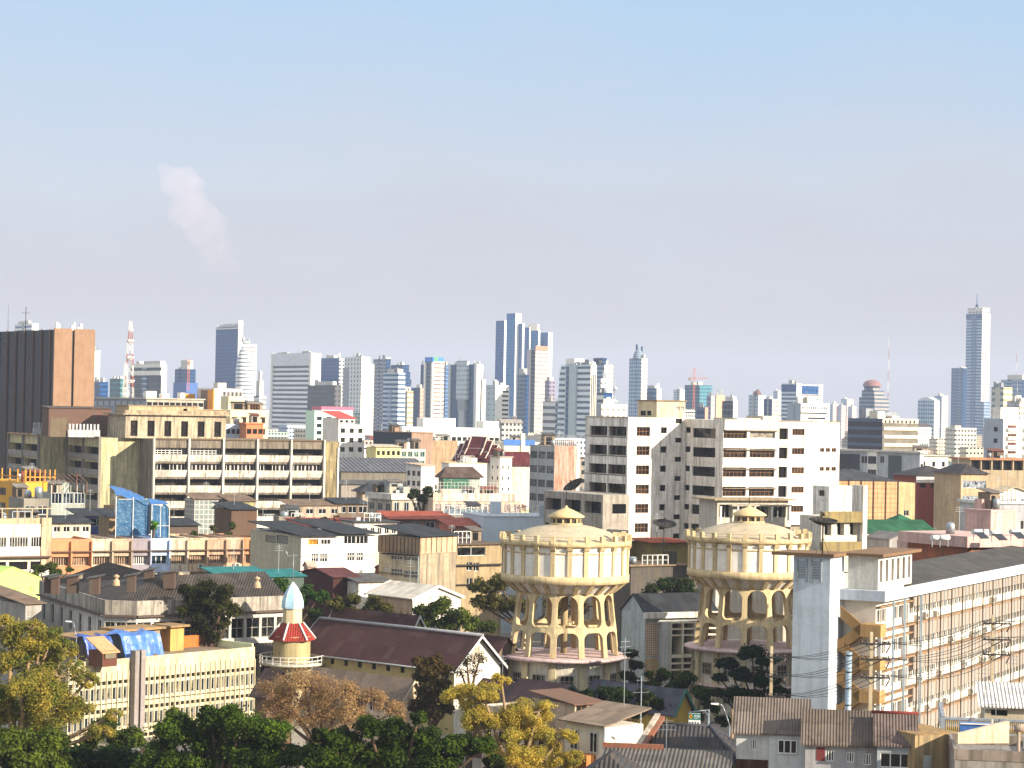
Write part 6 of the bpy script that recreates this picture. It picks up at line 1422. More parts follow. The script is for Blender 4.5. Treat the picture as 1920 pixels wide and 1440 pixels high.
for x in (0, w_ * .5, w_): mb.tube((x, .05, z0), (x, .05, zt1 - 1), .06, n=4)
mb.tube((0, .05, z0 + 2.2), (w_, .05, z0 + 2.2), .05, n=4).tube((xw, 1, z0), (xw, 1, zt1 + .3), .07, n=4).tube((xw * .5, 1, z0), (xw * .5, 1, zt1 + .2), .07, n=4); mb.build('shelter_frame', WHT, S1.root)
MB().box(xw, 1.2, z0 + .5, -.1, 1.35, zt1 - .2).build('netting_side', TN, S1.root)
# teal awnings
for lab, pa, pb, y, D in (('teal awning roof below the blank shade painted side of the white three storey house', 405, 500, 1078, 345), ('dark teal awning roof left of the rusty maroon shed', 505, 570, 1082, 350)):
    house('awning_roof', lab, 'awning', pa, y, D, 30, None, pb, 5, wall('4a5a54', .4), ('shed', ribs('1f7474', 'x', .3, .2), 0, .7, .4))
# ================================================================ middle distance, buildings one can name
MIDG = None
def mid(name, label, cat, *a, **k): return house(name, label, cat, *a, **k)
T, v, z = mid('red_roofed_house', 'white four storey house with bright red roof and grey shaded side', 'house', 635, 796, 800, 26, 605, 684, None, WWC, ('flat',), R=[(3, .6, 3.2, 3, .5, .5)], fr=DARK_FR, mark='the red roofed white house')
v2 = Vol(T, 0, 0, z + .01, v.W * .62, v.Dp, z + 2.2); hs = v2.cells('R', 3, z, z + 2.2, 1, .55, .4); v2.walls(WWC, R=hs); v2.wins('R', hs, 1, 1, DARKGL, None, .2); v2.shed(plain('b83c2c', .6, name='red_tile'), -.1, 2.3, .5)
mid('mint_building', 'mint green narrow building beside the red roofed white house', 'building', 590, 770, 1050, 24, None, 626, 12, wall('b8d4c8', .1), ('flat',), R=(2, 2, 3.2, 5, .5, .5), fr=None)
mid('pink_sign_building', 'white block with bright pink rooftop band behind the mint green building', 'building', 603, 768, 1150, 24, None, 662, 14, WWC, ('slab', plain('d0607c', .6, name='pink_band'), 1.5, .2))
T, v, z = mid('long_white_building', 'long low white civic building with a gallery of dark openings under its parapet', 'building', 755, 800, 1150, 14, None, 937, 18, WWC, ('flat',), R=[(18, 4.3, 3.2, 1, .78, .6), (18, 8.2, 3.2, 1, .6, .5)], fr=None, mark='the long white civic building')
for a, b_, h in ((.22, .55, 4.5), (.84, 1.0, 3.5), (.0, .16, -.01)):
    if h > 0: MB().box(v.W * a, 2, z + .01, v.W * b_, v.Dp, z + h).build('upper_storey', WWC, T.root)
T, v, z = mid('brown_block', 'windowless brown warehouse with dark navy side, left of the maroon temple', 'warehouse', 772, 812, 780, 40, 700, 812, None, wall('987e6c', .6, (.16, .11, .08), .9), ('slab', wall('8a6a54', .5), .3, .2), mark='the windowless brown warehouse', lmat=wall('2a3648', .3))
mid('brown_annexe', 'stained tan annexe stepping down from the windowless brown warehouse', 'warehouse', 811, 826, 790, 30, None, 858, 10, wall('a88c6c', .6), ('flat',))
mid('cream_row', 'cream yellow two storey row with long balcony below the windowless brown warehouse', 'house', 705, 838, 700, 22, None, 752, 9, wall('d6cc90', .2), ('shed', wall('b8b09a', .4), 0, .6), R=(5, .6, 2.6, 2, .6, .5), fr=None)
mid('green_white_row', 'white row house with green railings right of the cream yellow row', 'house', 752, 842, 710, 22, None, 798, 9, WW, ('flat',), R=(4, .4, 2.8, 2, .75, .6), gl=glass('2a5044', '5a7c70'))
T, v, z = mid('warehouse', 'wide flat warehouse with dull grey roof sheets right of the decayed concrete building', 'warehouse', 640, 884, 640, 14, None, 812, 26, wall('7a7468', .5), ('shed', ribs('5c5c60', 'x', 1.2, .5), 0, 3.2, .5), mark='the wide grey roofed warehouse')
T, v, z = mid('blue_row', 'long low row with blue band and small white windows below the grey roofed warehouse', 'row house', 640, 908, 600, 14, None, 760, 8, wall('9a9088', .4), ('shed', GRROOF, 0, .8), mark='the low row with a blue band')
a, b_ = T.xpx(708, 0, z), T.xpx(745, 0, z); v.strip('R', a, b_, z - 2.4, z - .2, .06, wall('4a6ea8', .1), 'blue_band')
for i in range(7): v.win('R', a + (b_ - a) * (i + .2) / 7, a + (b_ - a) * (i + .8) / 7, z - 1.8, z - .7, 1, 1, glass('b8bcc0', 'd0d0cc'), WHITE_FR, -.06)
# temple
T = Thing('temple', 'temple hall with tiered maroon tile roof, cream edging and golden gable', 'temple', 920, 858, 690, 58, None, 'the maroon temple'); zt = T.ztop - 1
MR = ribs('5a1c20', 'y', .5, .15); MR2 = plain('c8b4a8', .6, name='cream_edge'); GOLD = plain('b86a34', .5, .4, .1, name='gilded_gable')
v = Vol(T, 0, 0, 0, 6, 12, zt); v.walls(wall('d8d0c0', .3))
def tier(y0, y1, zl, rise, w, over):
    xm = 3; mb = MB(); e = MB()
    for s in (-1, 1):
        p = [(xm + s * w, zl), (xm + s * w * .55, zl + rise * .36), (xm, zl + rise)]
        for (xa, za), (xb_, zb) in zip(p, p[1:]): mb.hexa([(xa, y0, za), (xa, y1, za), (xb_, y1, zb), (xb_, y0, zb)], [(xa, y0, za + .2), (xa, y1, za + .2), (xb_, y1, zb + .2), (xb_, y0, zb + .2)]); [e.tube((xa, y, za + .2), (xb_, y, zb + .2), .22, n=5) for y in (y0, y1)]
        e.tube((p[1][0], y0, p[1][1] + .25), (p[1][0], y1, p[1][1] + .25), .16, n=4)
    e.tube((xm, y0, zl + rise + .2), (xm, y1, zl + rise + .2), .2, n=5); e.tube((xm, y0, zl + rise), (xm, y0 - .8, zl + rise + 1.7), .14, .03, n=5)
    r = mb.build('tiered_roof', MR, T.root); e.build('roof_edging', MR2, r)
    MB().face([(xm - w * .55, y0 + .3, zl + rise * .36), (xm + w * .55, y0 + .3, zl + rise * .36), (xm, y0 + .3, zl + rise)]).build('gable', GOLD, r)
tier(-.8, 12.8, zt - .4, 5.0, 4.4, 0); tier(1.2, 10.8, zt + .5, 5.2, 4.2, 0); tier(3.2, 8.8, zt + 1.4, 5.4, 3.9, 0)
T2 = Thing('temple_gallery', 'long low maroon tiled gallery right of the temple', 'temple', 938, 868, 690, 20, z=None); v2 = T2.vol(xr=994, Dp=7); v2.walls(WW); v2.gable(ribs('5a1c20', 'x', .5, .15), 3.2, 'x', .8, GOLD, trim=MR2)
T, v, z = mid('small_white_tower', 'small white square tower house below the maroon temple', 'house', 938, 858, 640, 40, 919, 960, None, WWC, ('slab', wall('a8a094', .4), .3, .3), R=(2, 1, 3, 3, .25, .3), L=(2, 1, 3, 3, .25, .3), fr=None)
mid('white_box_house', 'white box house with tan lid roof, blank sunlit wall', 'house', 790, 874, 610, 36, 762, 816, None, WWC, ('shed', wall('c0a890', .4), .1, .6, .5), L=(3, .8, 2.6, 2, .6, .5), fr=None)
mid('white_curved_house', 'white house with long blank curved parapet below the temple', 'house', 842, 870, 630, 20, 828, 913, None, WWC, ('slab', wall('d0bca0', .3), .3, .1))
T, v, z = mid('pavilion_house', 'house with brown hipped roof and dark green shade cloth', 'house', 830, 895, 560, 24, 822, 900, None, wall('9aa49c', .4), ('hip', ribs('54423a', 'x', .35, .4), 2.6, .9), mark='the brown hipped house with green shade')
v.strip('R', 0, v.W * .7, z - 2.6, z - .3, .4, sheet('1c5a44', '2a6c50'), 'shade_cloth'); v.strip('R', -.5, v.W, z - 3.8, z - 2.7, .8, wall('a8aca8', .4), 'terrace_wall')
T, v, z = mid('hip_roof_house', 'house with wide charcoal hipped roof and orange wall panel', 'house', 680, 922, 545, 20, 668, 775, None, wall('b09c84', .4), ('hip', ribs('34363a', 'x', .35, .4), 2.4, 1.2), mark='the wide charcoal hipped roof')
v.strip('R', v.W * .32, v.W * .56, z - 2.6, z - .2, .1, wall('b0502c', .3), 'orange_panel')
T, v, z = mid('flat_house', 'flat roofed house with white fascia and blue windows below the charcoal hipped roof', 'house', 735, 937, 520, 34, 690, 790, None, wall('a8a092', .4), ('slab', wall('c8c4ba', .4), 1.3, .5), L=(3, .6, 2.8, 1, .6, .6), R=(3, .6, 2.8, 1, .5, .7), gl=BLUEGL)
# rust and brick building with grey windows
T, v, z = mid('rusty_panel_building', 'grey building with a rust red stained wall and railed roof left of the white office', 'building', 1040, 836, 560, 30, 994, 1088, None, wall('96644c', .8, (.42, .36, .3), 1.0), ('flat',), mark='the rust stained building', L=(3, .8, 3.4, 4, .86, .5), gl=glass('4a5258', '70767a'), nxf=3, fr=DARK_FR, lmat=wall('a4a8a8', .3))
v.strip('R', v.W * .85, v.W, 0, z, .1, wall('d8d0c4', .6), 'white_pier'); mb = MB()
for i in range(14): x = v.W * i / 13; mb.tube((x, .1, z), (x, .1, z + 1.8), .05, n=4)
for h in (1, 1.8): mb.tube((0, .1, z + h), (v.W, .1, z + h), .05, n=4); mb.tube((0.1, 0, z + h), (.1, v.Dp, z + h), .05, n=4)
mb.build('roof_railing', WHT, T.root)
T, v, z = mid('blue_stripe_building', 'cream building with bright blue band along its parapet right of the temple', 'building', 945, 828, 880, 18, None, 1002, 14, wall('e0d6ba', .15), ('flat',), R=(6, 2.5, 3.4, 2, .25, .35), fr=None, mark='the cream building with a blue band')
v.strip('R', -.2, v.W + .2, z - 1.4, z + .8, .25, plain('3c6cb0', .6, name='blue_band'), 'blue_band'); v.strip('R', v.W * .55, v.W * .68, 0, z + 3.2, .5, wall('e0d6ba', .15), 'pier', back=1.0)
# scaffold like white terraces above the pale blue wall
T, v, z = mid('terrace_house', 'white stained house whose roof carries a long row of pale railings', 'house', 812, 935, 500, 18, None, 978, 12, wall('cdbba8', .5, (.3, .14, .09), .8), ('flat',), R=(9, .8, 3.0, 2, .7, .6), gl=glass('7a6860', 'a89890'), mark='the house with long pale railings')
v.strip('R', 0, v.W, z - .5, z + 1.2, .15, wall('d6ccbc', .5), 'parapet'); mb = MB()
for i in range(26): x = v.W * i / 25; mb.tube((x, .1, z + 1.2), (x, .1, z + 3.6 + .6 * (i % 5 == 0)), .05, n=4)
for h in (2.0, 2.8, 3.5): mb.tube((0, .1, z + h), (v.W, .1, z + h), .04, n=4)
mb.build('roof_railing', plain('c4bcb0', .6, name='pale_rail'), T.root)
T, v, z = mid('railed_terrace', 'grey roof terrace with white glazed screens above the pale grey blue wall', 'terrace house', 832, 966, 450, 16, None, 915, 9, wall('8a8682', .5), ('flat',))
mb = MB()
for i in range(9): x = v.W * i / 8; mb.box(x - .06, .1, z, x + .06, .22, z + 1.9)
mb.box(0, .1, z + 1.8, v.W, .22, z + 1.95).box(0, .1, z + .1, v.W, .2, z + .25).build('screen_frame', WHT, T.root); MB().box(.1, .14, z + .25, v.W - .1, .16, z + 1.2).build('screen_panel', glass('7a8890', 'a0a8ac'), T.root)
O = Thing('sign_stand', 'empty orange steel sign frame on the terrace behind the pale grey blue wall', 'frame', 957, 965, 435, 16); z = O.ztop; w_ = O.xpx(981, 0, z)
MB().box(0, 0, z - 1.6, .2, .2, z + .2).box(w_ - .2, 0, z - 1.6, w_, .2, z + .2).box(.2, 0, z, w_ - .2, .2, z + .2).box(.2, 0, z - 1.6, w_ - .2, .2, z - 1.4).box(0, 0, 0, .2, .2, z - 1.6).box(w_ - .2, 0, 0, w_, .2, z - 1.6).build('bar', plain('c87a28', .6, name='orange_steel'), O.root)
# red tin roofs
for lab, xc, yc, D, xr, dp, col in (('long red rusty tin roof house left of the tall red awning', 655, 985, 430, 735, 8, 'c'), ('house under a long sloping orange red tin awning behind the beige apartment block', 735, 972, 440, 850, 8, 'a'), ('orange red porch house with pink shutters at the right end of the red roofs', 846, 985, 420, 899, 7, 'b'), ('faded red tin roof house above the white three storey house', 560, 985, 440, 655, 8, 'c')):
    T, v, z = mid('red_tin_house', lab, 'house', xc, yc, D, 20, None, xr, dp, wall('b06850', .5) if col == 'b' else wall('8c6450', .6), ('shed', ORROOF if col != 'c' else REDROOF, -.2, .9, .7), R=(4, .4, 2.4, 1, .6, .6), gl=glass('6a3428', '8c4c40') if col == 'b' else DARKGL)
mid('white_tank_house', 'white low house with dark roof edge just behind the beige apartment block', 'house', 665, 980, 405, 24, None, 745, 7, WW, ('slab', DARK_FR, .2, .4), R=(6, .4, 2.2, 1, .6, .5))
# ---- right side
T, v, z = mid('gridded_hall', 'orange tan hall wall covered by a dark square grid under a charcoal roof', 'hall', 1545, 900, 470, 14, None, 1684, 14, wall('a07c58', .4), ('hip', ribs('3c3e42', 'x', .4, .4), 2.2, .3), mark='the orange gridded wall')
v.strip('R', 0, v.W, 0, z - .1, .08, mesh_mat('7a4c28', 'c49a70', .95, .07), 'gridded_screen'); mb = MB()
for i in range(7): x = v.W * i / 6; mb.box(x - .1, -.22, 0, x + .1, -.1, z)
mb.build('post', plain('4a2c1c', .7, name='dark_post'), T.root)
T, v, z = mid('finned_building', 'pale grey building with rows of dark vertical fins and rounded white bay', 'building', 1725, 850, 620, 40, 1570, 1732, None, wall('b8bec4', .2), ('slab', wall('c4c0ba', .3), .5, .8), mark='the finned grey building')
for (f0, f1) in ((.72, .98), (.22, .36)):
    n = 16
    for i in range(n): y = v.Dp * (f0 + (f1 - f0) * i / n); MB().box(-.5, y, z - 7.5, -.01, y + .22, z - .8).build('fin', wall('5a6068', .3), T.root)
hl = [(v.Dp * a, v.Dp * b_, z - c, z - d) for a, b_, c, d in ((.62, .7, 3.2, 1.2), (.5, .6, 3.2, 1.2), (.5, .6, 7, 4.8), (.42, .47, 3, 1), (.12, .17, 8, 6), (.28, .4, 11, 9), (.14, .2, 13, 11))]
v.wins('L', hl, 2, 1, BLUEGL, WHITE_FR, -.03)
v.strip('L', v.Dp * .49, v.Dp * .61, 0, z + .4, .6, WWC, 'white_bay', back=-.02)
v.wins('L', [(v.Dp * .5, v.Dp * .6, z - 3.2, z - 1.2), (v.Dp * .5, v.Dp * .6, z - 7, z - 4.8)], 3, 1, BLUEGL, None, -.62); v.strip('R', -.2, 2.2, 0, z - 5, .3, WWC, 'white_pier')
hs = v.cells('R', 1, z - 16, z - 2, 5, .6, .4); v.wins('R', hs, 2, 1, DARKGL, None, -.04)
mid('long_white_wing', 'plain white long wing with small sign window right of the finned building', 'building', 1724, 855, 700, 14, None, 1778, 12, WWC, ('slab', wall('c0b8ac', .3), .3, .6), R=(3, 1, 3, 1, .3, .5), fr=None)
mid('yellow_side_house', 'pale yellow house wall with one window beside the orange gridded wall', 'house', 1684, 905, 480, 16, None, 1716, 10, wall('b8aa80', .35), ('flat',), R=(1, 4, 4, 1, .3, .3))
T, v, z = mid('brick_house', 'red brick building with dark roof and white cornice', 'building', 1720, 892, 520, 16, None, 1802, 12, wall('8c4436', .35, (.2, .1, .08), .5), ('hip', ribs('3e3a3a', 'x', .4, .4), 2.2, .6), mark='the red brick building')
v.strip('R', -.3, v.W + .3, z - 1.5, z - .2, .3, WWC, 'cornice'); v.wins('R', v.cells('R', 4, z - 3, z - 1.6, 1, .5, .6), 2, 1, DARKGL, None, -.03)
T, v, z = mid('beige_flats', 'narrow beige flats with rows of glazed balconies right of the red brick building', 'apartment block', 1802, 888, 505, 18, None, 1852, 12, wall('b8a080', .35), ('hip', ribs('40383a', 'x', .4, .4), 2.0, .6), R=(1, .8, 3.3, 5, .9, .5), gl=glass('4a5560', '8c949c'), nxf=6)
T, v, z = mid('white_roofed_house', 'small white house with shallow tan gable at the right edge', 'house', 1868, 925, 430, 40, 1852, 1930, None, WWC, ('gable', wall('b0a488', .4), 1.1, 'y', .7), R=(3, .5, 2.8, 2, .5, .5))
mid('grey_low_block', 'grey low block with long shaded wall below the small white gabled house', 'building', 1850, 945, 410, 20, None, 1935, 9, wall('a0a4a8', .3), ('slab', wall('b8bcc0', .3), .5, .3), R=(3, 2.2, 3.2, 2, .5, .5))
T, v, z = mid('terracotta_gallery', 'long tan building with open colonnade gallery under orange parapet', 'building', 1820, 862, 640, 14, None, 1940, 12, wall('a8967a', .4), ('slab', wall('b07c58', .4), .5, .5), R=[(6, .5, 3.2, 1, .88, .8)], fr=None, gl=VOID, rev=1.2)
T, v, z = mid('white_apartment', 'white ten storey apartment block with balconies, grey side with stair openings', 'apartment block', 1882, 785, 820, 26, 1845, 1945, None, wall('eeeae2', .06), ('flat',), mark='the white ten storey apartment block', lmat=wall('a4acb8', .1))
hr = v.cells('R', 2, z - 32, z - 2, 10, .5, .62); v.wins('R', hr, 3, 1, glass('4a2c24', '6a4c40'), None, -.05)
for h in hr: v.strip('R', h[0] - .4, h[1] + .4, h[2] - .3, h[2] + .9, 1.0, WWC, 'balcony')
for i in range(7): v.strip('L', v.Dp * .3, v.Dp * .48, z - 4.5 - 4 * i, z - 3 - 4 * i, .08, VOID, 'stair_opening', back=-.01)
MB().box(1, 3, z, v.W * .6, v.Dp * .7, z + 4).build('rooftop_block', WWC, T.root)
T, v, z = mid('green_roofed_hall', 'hall with dark green ribbed roof and white gabled ends', 'hall', 1618, 997, 390, 16, None, 1752, 11, wall('c8c8c4', .3), ('gable', ribs('1e5a38', 'x', .5, .15), 1.7, 'x', .5), R=(8, .8, 2.4, 1, .45, .6), gl=BLUEGL, mark='the green roofed hall')
mid('green_canopy', 'small green tent roof behind the green roofed hall', 'canopy', 1680, 978, 415, 20, None, 1715, 4, wall('8c8478', .4), ('hip', ribs('1e6040', 'x', .4, .1), 1.3, .3))
T, v, z = mid('grey_gable_house', 'grey gable end house with one dark window below the green roofed hall', 'house', 1668, 1012, 372, 24, None, 1722, 7, wall('9c9a98', .35), ('gable', ribs('7a7674', 'y', .3, .4), 1.0, 'y', .2), R=(1, 1.0, 2.5, 1, .3, .5))
PK = wall('c4a49c', .3)
T, v, z = mid('pink_block', 'pale pink blank stair block rising behind the water heaters', 'building', 1858, 960, 350, 40, 1810, 1906, None, PK, ('slab', PK, .3, .1), mark='the pale pink stair block')
v2 = Vol(T, -9.5, 3, 0, 9.45, 7, z - 4.5); v2.walls(wall('b89c98', .35))
T, v, z = mid('pink_canopy_house', 'flat house with deep pink concrete canopy along the long slab office', 'house', 1815, 1026, 300, 30, 1702, 1905, None, wall('9c5a3c', .6), ('slab', PK, 1.4, .9))
mb = MB()
for (px, py) in ((1832, 1000), (1866, 1003), (1902, 1000), (1755, 1012), (1770, 1012)):
    P = gz(px, py + 8, z + 1.5); x, y = P.x, P.y; oo = link('water_heater', None, loc=(x, y, z + 1.45), rz=rad(30)); tag(oo, {1832: 'white rooftop solar water heater with black panel, leftmost', 1866: 'white rooftop solar water heater in the middle of the three', 1902: 'white rooftop solar water heater at the right edge', 1755: 'white drum on the pink canopy, left of the two drums', 1770: 'white drum on the pink canopy, right of the two drums'}[px], 'water heater', 'rooftop water heaters and drums')
    MB().tube((-.7, 0, .8), (.7, 0, .8), .32, n=12).build('drum', plain('d0d0cc', .4, .5, name='white_drum'), oo)
    if px > 1800: MB().hexa([(-.7, -1.5, 0), (.7, -1.5, 0), (.7, -.3, .7), (-.7, -.3, .7)], [(-.7, -1.5, .08), (.7, -1.5, .08), (.7, -.3, .78), (-.7, -.3, .78)]).build('panel', glass('101418', '181c22'), oo)
    MB().tube((-.6, 0, -.3), (-.6, 0, .8), .04, n=4).tube((.6, 0, -.3), (.6, 0, .8), .04, n=4).build('stand', STEEL, oo)
# ---- foreground houses, bottom right
RUF = ribs('76634f', 'y', .22, .6, col2='5c5048')
GB = wall('b4b8b8', .25)
def rowhouse(label, xc, yc, xr, D, b, wm, rise, win, ridge=None, dp=6):
    yc -= 9
    T = Thing('row_house', label, 'house', xc, yc, D, b, 'tin roofed row houses in the bottom right corner'); z = T.ztop; v = T.vol(xr=xr, Dp=dp); hs = v.pxcells('R', win); v.walls(wm, R=hs); v.wins('R', hs, 3, 1, DARKGL, WHITE_FR, .15, bar=.07)
    return T, v, z
bf = -8
T, v, z = rowhouse('white upper storey row house over dark timber, with tan corrugated roof', 1381, 1378, 1510, 172, bf, wall('b8bab8', .2), 0, [(1407, 1386, 1419, 1406)])
v.gable(ribs('6c6056', 'x', .22, .7), 2.0, 'x', .35, GB); v.strip('R', 0, T.xpx(1441, 0, z), 0, z - 2.1, .04, wall('3c2019', .5), 'timber_cladding'); v.strip('R', T.xpx(1443, 0, z), v.W, 0, z - .02, .12, wall('bcc2c4', .15), 'pale_bay', back=-.02)
v.win('R', *v.pxcells('R', [(1458, 1386, 1495, 1413)])[0], nx=3, gl=DARKGL, fr=WHITE_FR, rev=-.13, bar=.09)
T, v, z = rowhouse('grey row house with maroon shutter under a sagging corrugated roof', 1510, 1400, 1644, 168, bf, wall('97979a', .25), 0, [(1531, 1405, 1546, 1424), (1548, 1407, 1564, 1428), (1587, 1410, 1602, 1430), (1619, 1413, 1633, 1435)]); v.gable(ribs('64574c', 'x', .22, .7), 1.9, 'x', .32, GB)
v.strip('R', T.xpx(1531, 0, z), T.xpx(1547, 0, z), z - 1.3, z - .35, .03, wall('6c1c24', .2), 'shutter')
T, v, z = rowhouse('row house with red ridge roof, dark shop front and ochre stained gable wall', 1645, 1403, 1714, 166, bf, wall('9aa2a8', .25), 0, [(1650, 1412, 1708, 1440)]); v.gable(ribs('685850', 'x', .22, .7), 1.7, 'x', .3, wall('a38c62', .6, (.14, .1, .07), .8))
MB().tube((-.4, v.Dp / 2, z + 1.85), (v.W + .4, v.Dp / 2, z + 1.85), .13, n=6).build('ridge_tile', plain('6c2420', .7, name='red_ridge'), T.root)
T, v, z = mid('ochre_wall_house', 'house with tall ochre stained side wall and grey door patch', 'house', 1716, 1380, 165, 24, None, 1800, 6, wall('a08a64', .75, (.15, .11, .07), .9), ('slab', wall('9a7c50', .6), .1, .0)); a, b_ = T.xpx(1731, 0, z - 2), T.xpx(1746, 0, z - 2); v.strip('R', a, b_, z - 3.6, z - 1.4, .03, wall('9aa09c', .3), 'blocked_door')
def balus(T_, p, q, h, n, mat, cap):
    mb = MB(); p = Vector(p); q = Vector(q)
    for i in range(n): c = p.lerp(q, (i + .5) / n); mb.lathe([(.05, c.z), (.085, c.z + h * .25), (.04, c.z + h * .55), (.07, c.z + h * .85), (.05, c.z + h)], 6, c.x, c.y)
    mb.build('baluster', mat, T_)['kind'] = 'stuff'; d = (q - p).normalized(); nn = Vector((-d.y, d.x, 0)) * .12
    MB().hexa([p - nn + Vector((0, 0, h)), q - nn + Vector((0, 0, h)), q + nn + Vector((0, 0, h)), p + nn + Vector((0, 0, h))], [p - nn + Vector((0, 0, h + .16)), q - nn + Vector((0, 0, h + .16)), q + nn + Vector((0, 0, h + .16)), p + nn + Vector((0, 0, h + .16))]).build('handrail', cap, T_)
    k = max(2, int((q - p).length / 2.2))
    for i in range(k + 1): c = p.lerp(q, i / k); MB().box(c.x - .16, c.y - .16, c.z - .1, c.x + .16, c.y + .16, c.z + h + .2).build('newel', cap, T_)
T, v, z = mid('balustrade_terrace', 'grey blue house with balustraded roof terrace before the long slab office', 'house', 1768, 1372, 178, -9, None, 1935, 9, wall('8c94a0', .3), ('flat',), mark='the balustraded terrace'); balus(T.root, (0, .1, z), (v.W, .1, z), .95, 44, wall('a08850', .3), wall('8a929c', .3)); balus(T.root, (0, .2, z), (0, v.Dp, z), .95, 12, wall('a08850', .3), wall('8a929c', .3))
T, v, z = mid('penthouse', 'beige roof house with cream corrugated roof and one long slit window at the right edge', 'house', 1846, 1325, 190, -9, None, 1960, 6, wall('b4a890', .25), ('shed', ribs('d8ccc0', 'x', .3, .2), 0, 1.2, .5), Rpx=[(1858, 1331, 1889, 1342)], fr=DARK_FR)
T2, v2, z2 = mid('concrete_terrace', 'dirty concrete roof terrace with pipe and fallen sheets in the bottom right corner', 'house', 1790, 1424, 158, -8, None, 1960, 8, wall('8c8680', .6), ('flat',)); v2.parapet(wall('8a7e74', .7), .7, .2); MB().tube((4.2, .1, z2 - 2), (4.2, .1, z2 + 2.2), .12).tube((3.9, .1, z2 + 2.2), (4.6, .1, z2 + 2.3), .25, n=8).build('vent_pipe', wall('a89484', .4), T2.root); balus(T2.root, (5, 4.5, z2), (v2.W, 4.5, z2), .9, 16, wall('b0a494', .3), wall('9a9690', .3))
MB().hexa([(.3, 2, z2 + .8), (3.8, 3.2, z2 + .8), (3.6, 3.5, z2 + .8), (.2, 2.3, z2 + .8)], [(.3, 2, z2 + 1.5), (3.8, 3.2, z2 + 2.3), (3.6, 3.5, z2 + 2.3), (.2, 2.3, z2 + 1.5)]).build('leaning_sheet', wall('d8c0a4', .4), T2.root)
bl = Thing('blue_tank', 'square blue plastic roof tank with white frame beside the ochre stained wall', 'tank', 1800, 1382, 168, -8, z=v2.z1); P = bl.root; MB().box(0, 0, z2, 2.2, 1.4, z2 + 1.1).build('tank', plain('3c64a0', .4, name='blue_plastic'), P); MB().box(2.2, -.05, z2, 2.32, .07, z2 + 1.5).box(0, -.1, z2 + 1.1, 2.2, -.02, z2 + 1.18).build('frame', WHT, P)
# ---- bottom centre houses
T = Thing('white_wall_house', 'whitewashed house with bright blank gable wall, downpipe and tan tin roof', 'house', 1133, 1365, 200, 42, None, 'the whitewashed blank gable wall'); z = T.ztop; v = T.vol(xr=1206, xl=1060); v.walls(wall('e2dccf', .2, (.3, .24, .16), .5)); v.shed(ribs('82705e', 'y', .25, .5), .1, 1.3, .5, axis='x')
MB().tube((-.1, -.12, 0), (-.1, -.12, z + .1), .1, n=8).build('downpipe', plain('8a8c8a', .6, name='pipe'), T.root)
hl = v.cells('L', 2, z - 3, z - .5, 1, .4, .7); v.wins('L', hl, 2, 1, DARKGL, WHITE_FR, -.02); v.strip('L', v.Dp * .2, v.Dp * .7, z - 3.6, z - 2.4, 1.1, wall('b0703c', .4), 'wooden_balcony')
ant(T.root, (v.W * .9, v.Dp * .4, z + .8), 6.5)
T, v, z = mid('plaster_house', 'peeling white plaster house half hidden by the yellow leafed tree', 'house', 1000, 1352, 208, 40, 905, 1066, None, wall('d4c4b4', .6, (.2, .12, .08), .8), ('flat',), L=(4, 1, 2.6, 2, .4, .5), R=(2, .6, 2.2, 1, .35, .6), fr=DARK_FR); v.parapet(wall('cbbba8', .6), .7)
T, v, z = mid('brick_front_house', 'small house with orange brick balcony and open dark upper room', 'house', 1078, 1322, 206, 36, None, 1128, 6, wall('c0a890', .5), ('shed', wall('6a4c3c', .5), 0, .5, .4), R=(2, .3, 2.2, 1, .8, .8), gl=DARKGL, fr=BROWN_FR); v.strip('R', -.1, v.W, z - 4.2, z - 2.5, .7, mesh_mat('8c5a34', 'b87440', .22, .18), 'brick_balcony')
TD = ribs('2c2c30', 'x', .32, .35, col2='4a4038')
T = Thing('tile_roofed_house', 'house with large dark tiled hip roof and orange parapet coping in the bottom middle', 'house', 1200, 1428, 178, -8, None, 'the dark tiled hip roof'); z = T.ztop; v = T.vol(xr=1378, Dp=8.5); v.walls(wall('a8965c', .4)); 
mb = MB(); x0, x1, y0, y1 = -.5, v.W + .5, -.6, v.Dp + .6; zr = z + 2.35; ra, rb = (1.2, 4.2, zr), (v.W - 2.2, 4.2, zr)
mb.face([(x0, y0, z), (x1, y0, z), rb, ra]); mb.face([(x1, y1, z), (x0, y1, z), ra, rb]); mb.face([(x1, y0, z), (x1, y1, z), rb]); mb.face([(x0, y1, z), (x0, y0, z), ra]); mb.build('roof', TD, T.root)
MB().tube(ra, rb, .13, n=6).tube(rb, (x1, y0, z + .05), .12, n=6).tube(rb, (x1, y1, z + .05), .12, n=6).build('ridge_tile', plain('34343c', .7, name='ridge_tile'), T.root)
MB().hexa([(-.95, -.6, z - .6), (-.55, -.6, z - .6), (1.15, 4.4, zr), (.75, 4.4, zr)], [(-.95, -.6, z + .3), (-.55, -.6, z + .3), (1.15, 4.4, zr + .8), (.75, 4.4, zr + .8)]).build('firewall', wall('b0a494', .5), T.root); MB().hexa([(-.55, -.62, z + .1), (-.2, -.62, z + .1), (1.5, 4.4, zr + .3), (1.15, 4.4, zr + .3)], [(-.55, -.62, z + .32), (-.2, -.62, z + .32), (1.5, 4.4, zr + .6), (1.15, 4.4, zr + .6)]).build('coping', wall('84503c', .5), T.root)
T, v, z = mid('lean_to', 'grey lean-to roof with orange brick edge below the dark tiled hip roof', 'shed', 1120, 1468, 168, -8, None, 1362, 6.5, wall('a08c54', .4), ('shed', ribs('5c564f', 'x', .3, .5), .6, 1.6, .2)); MB().box(-.3, v.Dp - .2, z + 1.65, 4.2, v.Dp + .15, z + 2.0).build('brick_edge', wall('8c5640', .5), T.root)
